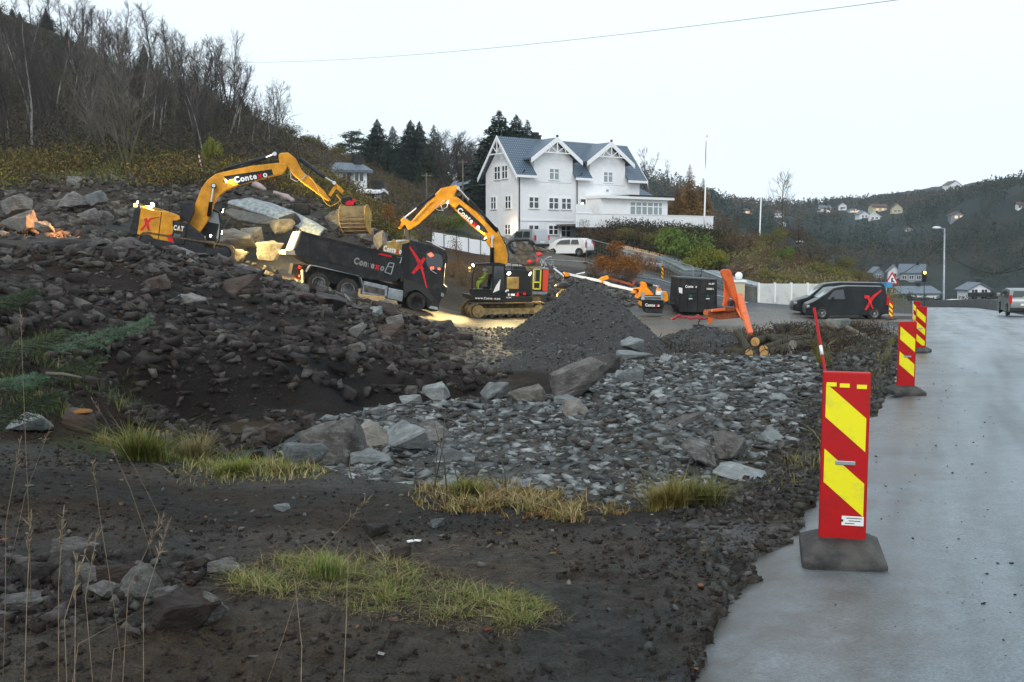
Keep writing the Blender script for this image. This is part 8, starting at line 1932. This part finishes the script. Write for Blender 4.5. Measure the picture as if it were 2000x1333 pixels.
o, a, b = pole(1566, 530, 474, 150, .08, 'short street lamp with a pale head on the right slope', 'dark_steel', 'street_lamp', 'street lamp'); mb = MB(); mb.sphere(b+Vector((-.3,0,.1)), .38, 12, (1.5,.6,.42)); mb.build('lamp_head', M['white'], o, True)
W_POLES = {}
for x, yb, yt, Y, lb in ((833,400,338,112,'wooden power pole in front of the dark spruce clump'),(904,392,312,125,'taller wooden power pole beside the cream house')):
    o, a, b = pole(x, yb, yt, Y, .11, lb, 'pale_log', 'power_pole', 'power pole'); mb = MB(); mb.beam(b+Vector((-.6,0,-.3)), b+Vector((.6,0,-.3)), .1, .12); mb.build('crossarm', M['pale_log'], o); W_POLES[x] = b
def wire(a, b, sag, r_, label, name='power_line'):
    pts = [a.lerp(b, t) + Vector((0,0,-sag*4*t*(1-t))) for t in np.linspace(0,1,28)]; mb = MB(); mb.tube(pts, r_, 5); tag(mb.build(name, M['hose'], None), label, 'cable')
wire(at(385,121,118), at(1800,-6,42), .9, .012, 'single power line crossing the whole sky')
wire(W_POLES[833], W_POLES[904], .6, .02, 'power line between the two wooden poles'); wire(W_POLES[904], at(1000,430,120), .8, .02, 'power line from the taller wooden pole to the white house')
wire(at(1845,484,128), at(2040,470,110), 3.4, .03, 'upper of two sagging cables right of the street lamp post'); wire(at(1845,490,128), at(2060,490,110), 2.6, .05, 'lower of two sagging cables right of the street lamp post')
wire(at(1845,470,128), at(1560,455,230), 8.5, .04, 'cable sagging from the street lamp post across the valley')
# road signs
o, a, b = pole(1731, 600, 552, 76, .035, 'blue rectangular road sign on a post behind the vans', 'galv', 'road_sign', 'road sign')
mb = MB(); mb.box(b.x-.42,b.x+.42,b.y-.06,b.y-.04,b.z-.38,b.z+.0); mb.build('sign_plate', mat('sign_blue', (.06,.28,.55), .4), o)
o, a, b = pole(1742, 600, 533, 88, .04, 'triangular red-bordered warning sign behind the blue sign', 'galv', 'warning_sign', 'road sign')
mb = MB(); mb.add([(b.x-.62,b.y-.06,b.z-1.0),(b.x+.62,b.y-.06,b.z-1.0),(b.x,b.y-.06,b.z+.1),(b.x-.62,b.y-.04,b.z-1.0),(b.x+.62,b.y-.04,b.z-1.0),(b.x,b.y-.04,b.z+.1)], [(0,1,2),(3,5,4),(0,3,4,1),(1,4,5,2),(2,5,3,0)]); rp_ = mb.build('sign_plate', M['red'], o)
mb = MB(); mb.add([(b.x-.42,b.y-.075,b.z-.89),(b.x+.42,b.y-.075,b.z-.89),(b.x,b.y-.075,b.z-.14),(b.x-.42,b.y-.065,b.z-.89),(b.x+.42,b.y-.065,b.z-.89),(b.x,b.y-.065,b.z-.14)], [(0,1,2),(3,5,4),(0,3,4,1),(1,4,5,2),(2,5,3,0)]); mb.build('sign_field', M['white'], rp_)
mb = MB(); mb.obox((b.x,b.y-.085,b.z-.62),(.14,.01,.36)); mb.obox((b.x+.06,b.y-.085,b.z-.75),(.24,.01,.10)); mb.build('sign_symbol', M['dark_steel'], rp_)
o, a, b = pole(1805, 600, 534, 96, .05, 'dark signal post with a glowing orange light beside the road', 'dark_steel', 'signal_post', 'signal'); mb = MB(); mb.obox(b+Vector((0,0,-.3)), (.36,.25,1.0)); mb.build('signal_head', M['black_paint'], o); mb = MB(); mb.lathe([(.13,0),(.12,-.05)], (b.x,b.y-.14,b.z+.05), 'y', 12); mb.build('amber_lens', M['lamp_amber'], o)

# ------------------------------------------------------------------ blasting mats, sheeting, litter
def blast_mat(pts, wpx, label, m, seed):
    """thick mat of tyre strips laced with wire: pts = [(x, y, Y)] along its top edge"""
    r = np.random.default_rng(seed); n = 60; P = np.array([tuple(at(*p)) for p in pts]); t = np.linspace(0, len(P)-1, n)
    C_ = np.stack([np.interp(t, np.arange(len(P)), P[:,k]) for k in range(3)], -1); K = 16; V = np.zeros((n, K, 3)); wl = np.interp(t, np.arange(len(P)), wpx)*P[0,1]/2000
    for j in range(K):
        v = j/(K-1); off = np.stack([np.zeros(n)-.15*v, np.full(n, -1.3*v)*1.0, -wl*v + .10*np.sin(v*pi)*1.5], -1)
        V[:,j] = C_ + off + np.stack([np.zeros(n), np.zeros(n), .09*fbm(t*.9+seed, np.full(n, v*3.0), 1.0, 3)], -1)
    idx = np.arange(n*K).reshape(n, K); Fq = np.stack([idx[:-1,:-1], idx[1:,:-1], idx[1:,1:], idx[:-1,1:]], -1).reshape(-1,4)
    o = link('blasting_mat', np_mesh('blasting_mat', V.reshape(-1,3), Fq, M[m], smooth=True)); md = o.modifiers.new('t', 'SOLIDIFY'); md.thickness = .14; md.offset = -1
    tag(o, label, 'blasting mat'); mb = MB()
    for i in range(3, n-1, 4): mb.tube([tuple(V[i,j]+np.array([0,-.02,.03])) for j in range(0, K, 3)], .02, 5)
    for j in range(3, K, 5): mb.tube([tuple(V[i,j]+np.array([0,-.02,.03])) for i in range(0, n, 5)], .014, 5)
    mb.build('lacing_wire', M['dark_steel'], o); return o
mt = mat('tyre_mat', (.10,.115,.12), .6, col2=(.34,.38,.39), nscale=5, bump=1, bscale=10, lo=.3, hi=.65); M['tyre_mat'] = mt
M['tyre_mat_dark'] = mat('tyre_mat_dark', (.05,.05,.048), .7, col2=(.14,.135,.125), nscale=6, bump=1, bscale=10)
blast_mat([(461,398,60),(485,392,60),(530,402,60),(570,416,59.5),(610,434,59),(638,452,58.5)], [4,18,22,22,20,12], 'long pale blasting mat draped over the rocks behind the truck bed', 'tyre_mat', 1)
blast_mat([(455,416,59),(480,418,59),(515,426,59),(550,436,59)], [5,14,14,6], 'darker lower blasting mat half buried under the pale one', 'tyre_mat_dark', 4)
def cloth(pts, label, m, name='sheeting'):
    mb = MB(); P = [at(*p) for p in pts]; r = random.Random(3)
    mb.tube([p+Vector((0,0,r.uniform(-.05,.05))) for p in P], [r.uniform(.10,.26) for _ in P], 7); o = mb.build(name, m, None, True); tag(o, label, 'sheeting')
fab = mat('pale_fabric', (.38,.30,.30), .8, noise=.2, nscale=4, bump=.5)
cloth([(534,375,63),(548,380,63),(560,386,63),(566,389,63),(572,392,62.5)], 'crumpled pale pinkish sheeting on the rocks above the blasting mat', fab)
cloth([(494,358,66),(506,364,66),(518,370,65.5)], 'small pale rag on the scree left of the pinkish sheeting', fab)
mb = MB(); q = at(588,408,62); mb.prism([(q.x-.5,q.z-.4),(q.x+.45,q.z-.35),(q.x+.5,q.z+.3),(q.x-.45,q.z+.35)], q.y, q.y+.7); tag(mb.build('rubber_box', M['hose'], None, bevel=.08), 'black rubber crate lying on the scree above the pale mat', 'crate')
# red and white tape stake above the excavator
a = at(395,335,72); b = at(388,303,72); mb = MB(); mb.tube([a,b], .03, 6); o = mb.build('marking_stake', M['white'], None); tag(o, 'thin stake with red and white tape above the tilted excavator', 'stake')
for t in (.2,.45,.7): mb = MB(); mb.tube([a.lerp(b,t), a.lerp(b,t+.12)], .036, 6); mb.build('tape_band', M['red'], o)
# litter and small offcuts in the foreground
q = hit(808, 1062); mb = MB(); r = random.Random(12)
for i, (dx, lb, c_) in enumerate(((-.03,'white',0),(.03,'pink',0))): pass
mb.obox(q+Vector((-.02,0,.012)), (.035,.02,.008), Matrix.Rotation(.5,3,'Z')); mb.obox(q+Vector((.022,.006,.014)), (.04,.02,.006), Matrix.Rotation(-.3,3,'Z')); tag(mb.build('paper_scrap', M['plate'], None), 'torn white scrap of litter above the green grass patch', 'litter')
for x, y, lb in ((1370,1080,'pale wood chip right of the grass patch, nearer the road'),(1080,1085,'orange wood chip on the bare mud below the straw strip'),(975,1045,'bright orange splinter below the straw strip')):
    q = hit(x, y); mb = MB(); mb.obox(q+Vector((0,0,.010)), (.035,.010,.007), Matrix.Rotation(r.uniform(-1,1),3,'Z')); tag(mb.build('wood_chip', M['leaf_larch'], None), lb, 'wood chip')
# ------------------------------------------------------------------ damp air: far slopes fade to blue-grey
mb = MB(); mb.box(-950, 950, -40, 960, -45, 110)
hz_m = bpy.data.materials.new('haze'); hz_m.use_nodes = True; t = hz_m.node_tree; t.nodes.clear()
ou = t.nodes.new('ShaderNodeOutputMaterial'); pv_ = t.nodes.new('ShaderNodeVolumePrincipled'); pv_.inputs['Density'].default_value = .00022; pv_.inputs['Color'].default_value = (.80,.92,1,1); pv_.inputs['Anisotropy'].default_value = .2
t.links.new(pv_.outputs[0], ou.inputs['Volume']); hz = mb.build('haze', hz_m); hz['kind'] = 'stuff'; hz['label'] = 'thin damp air over the valley'
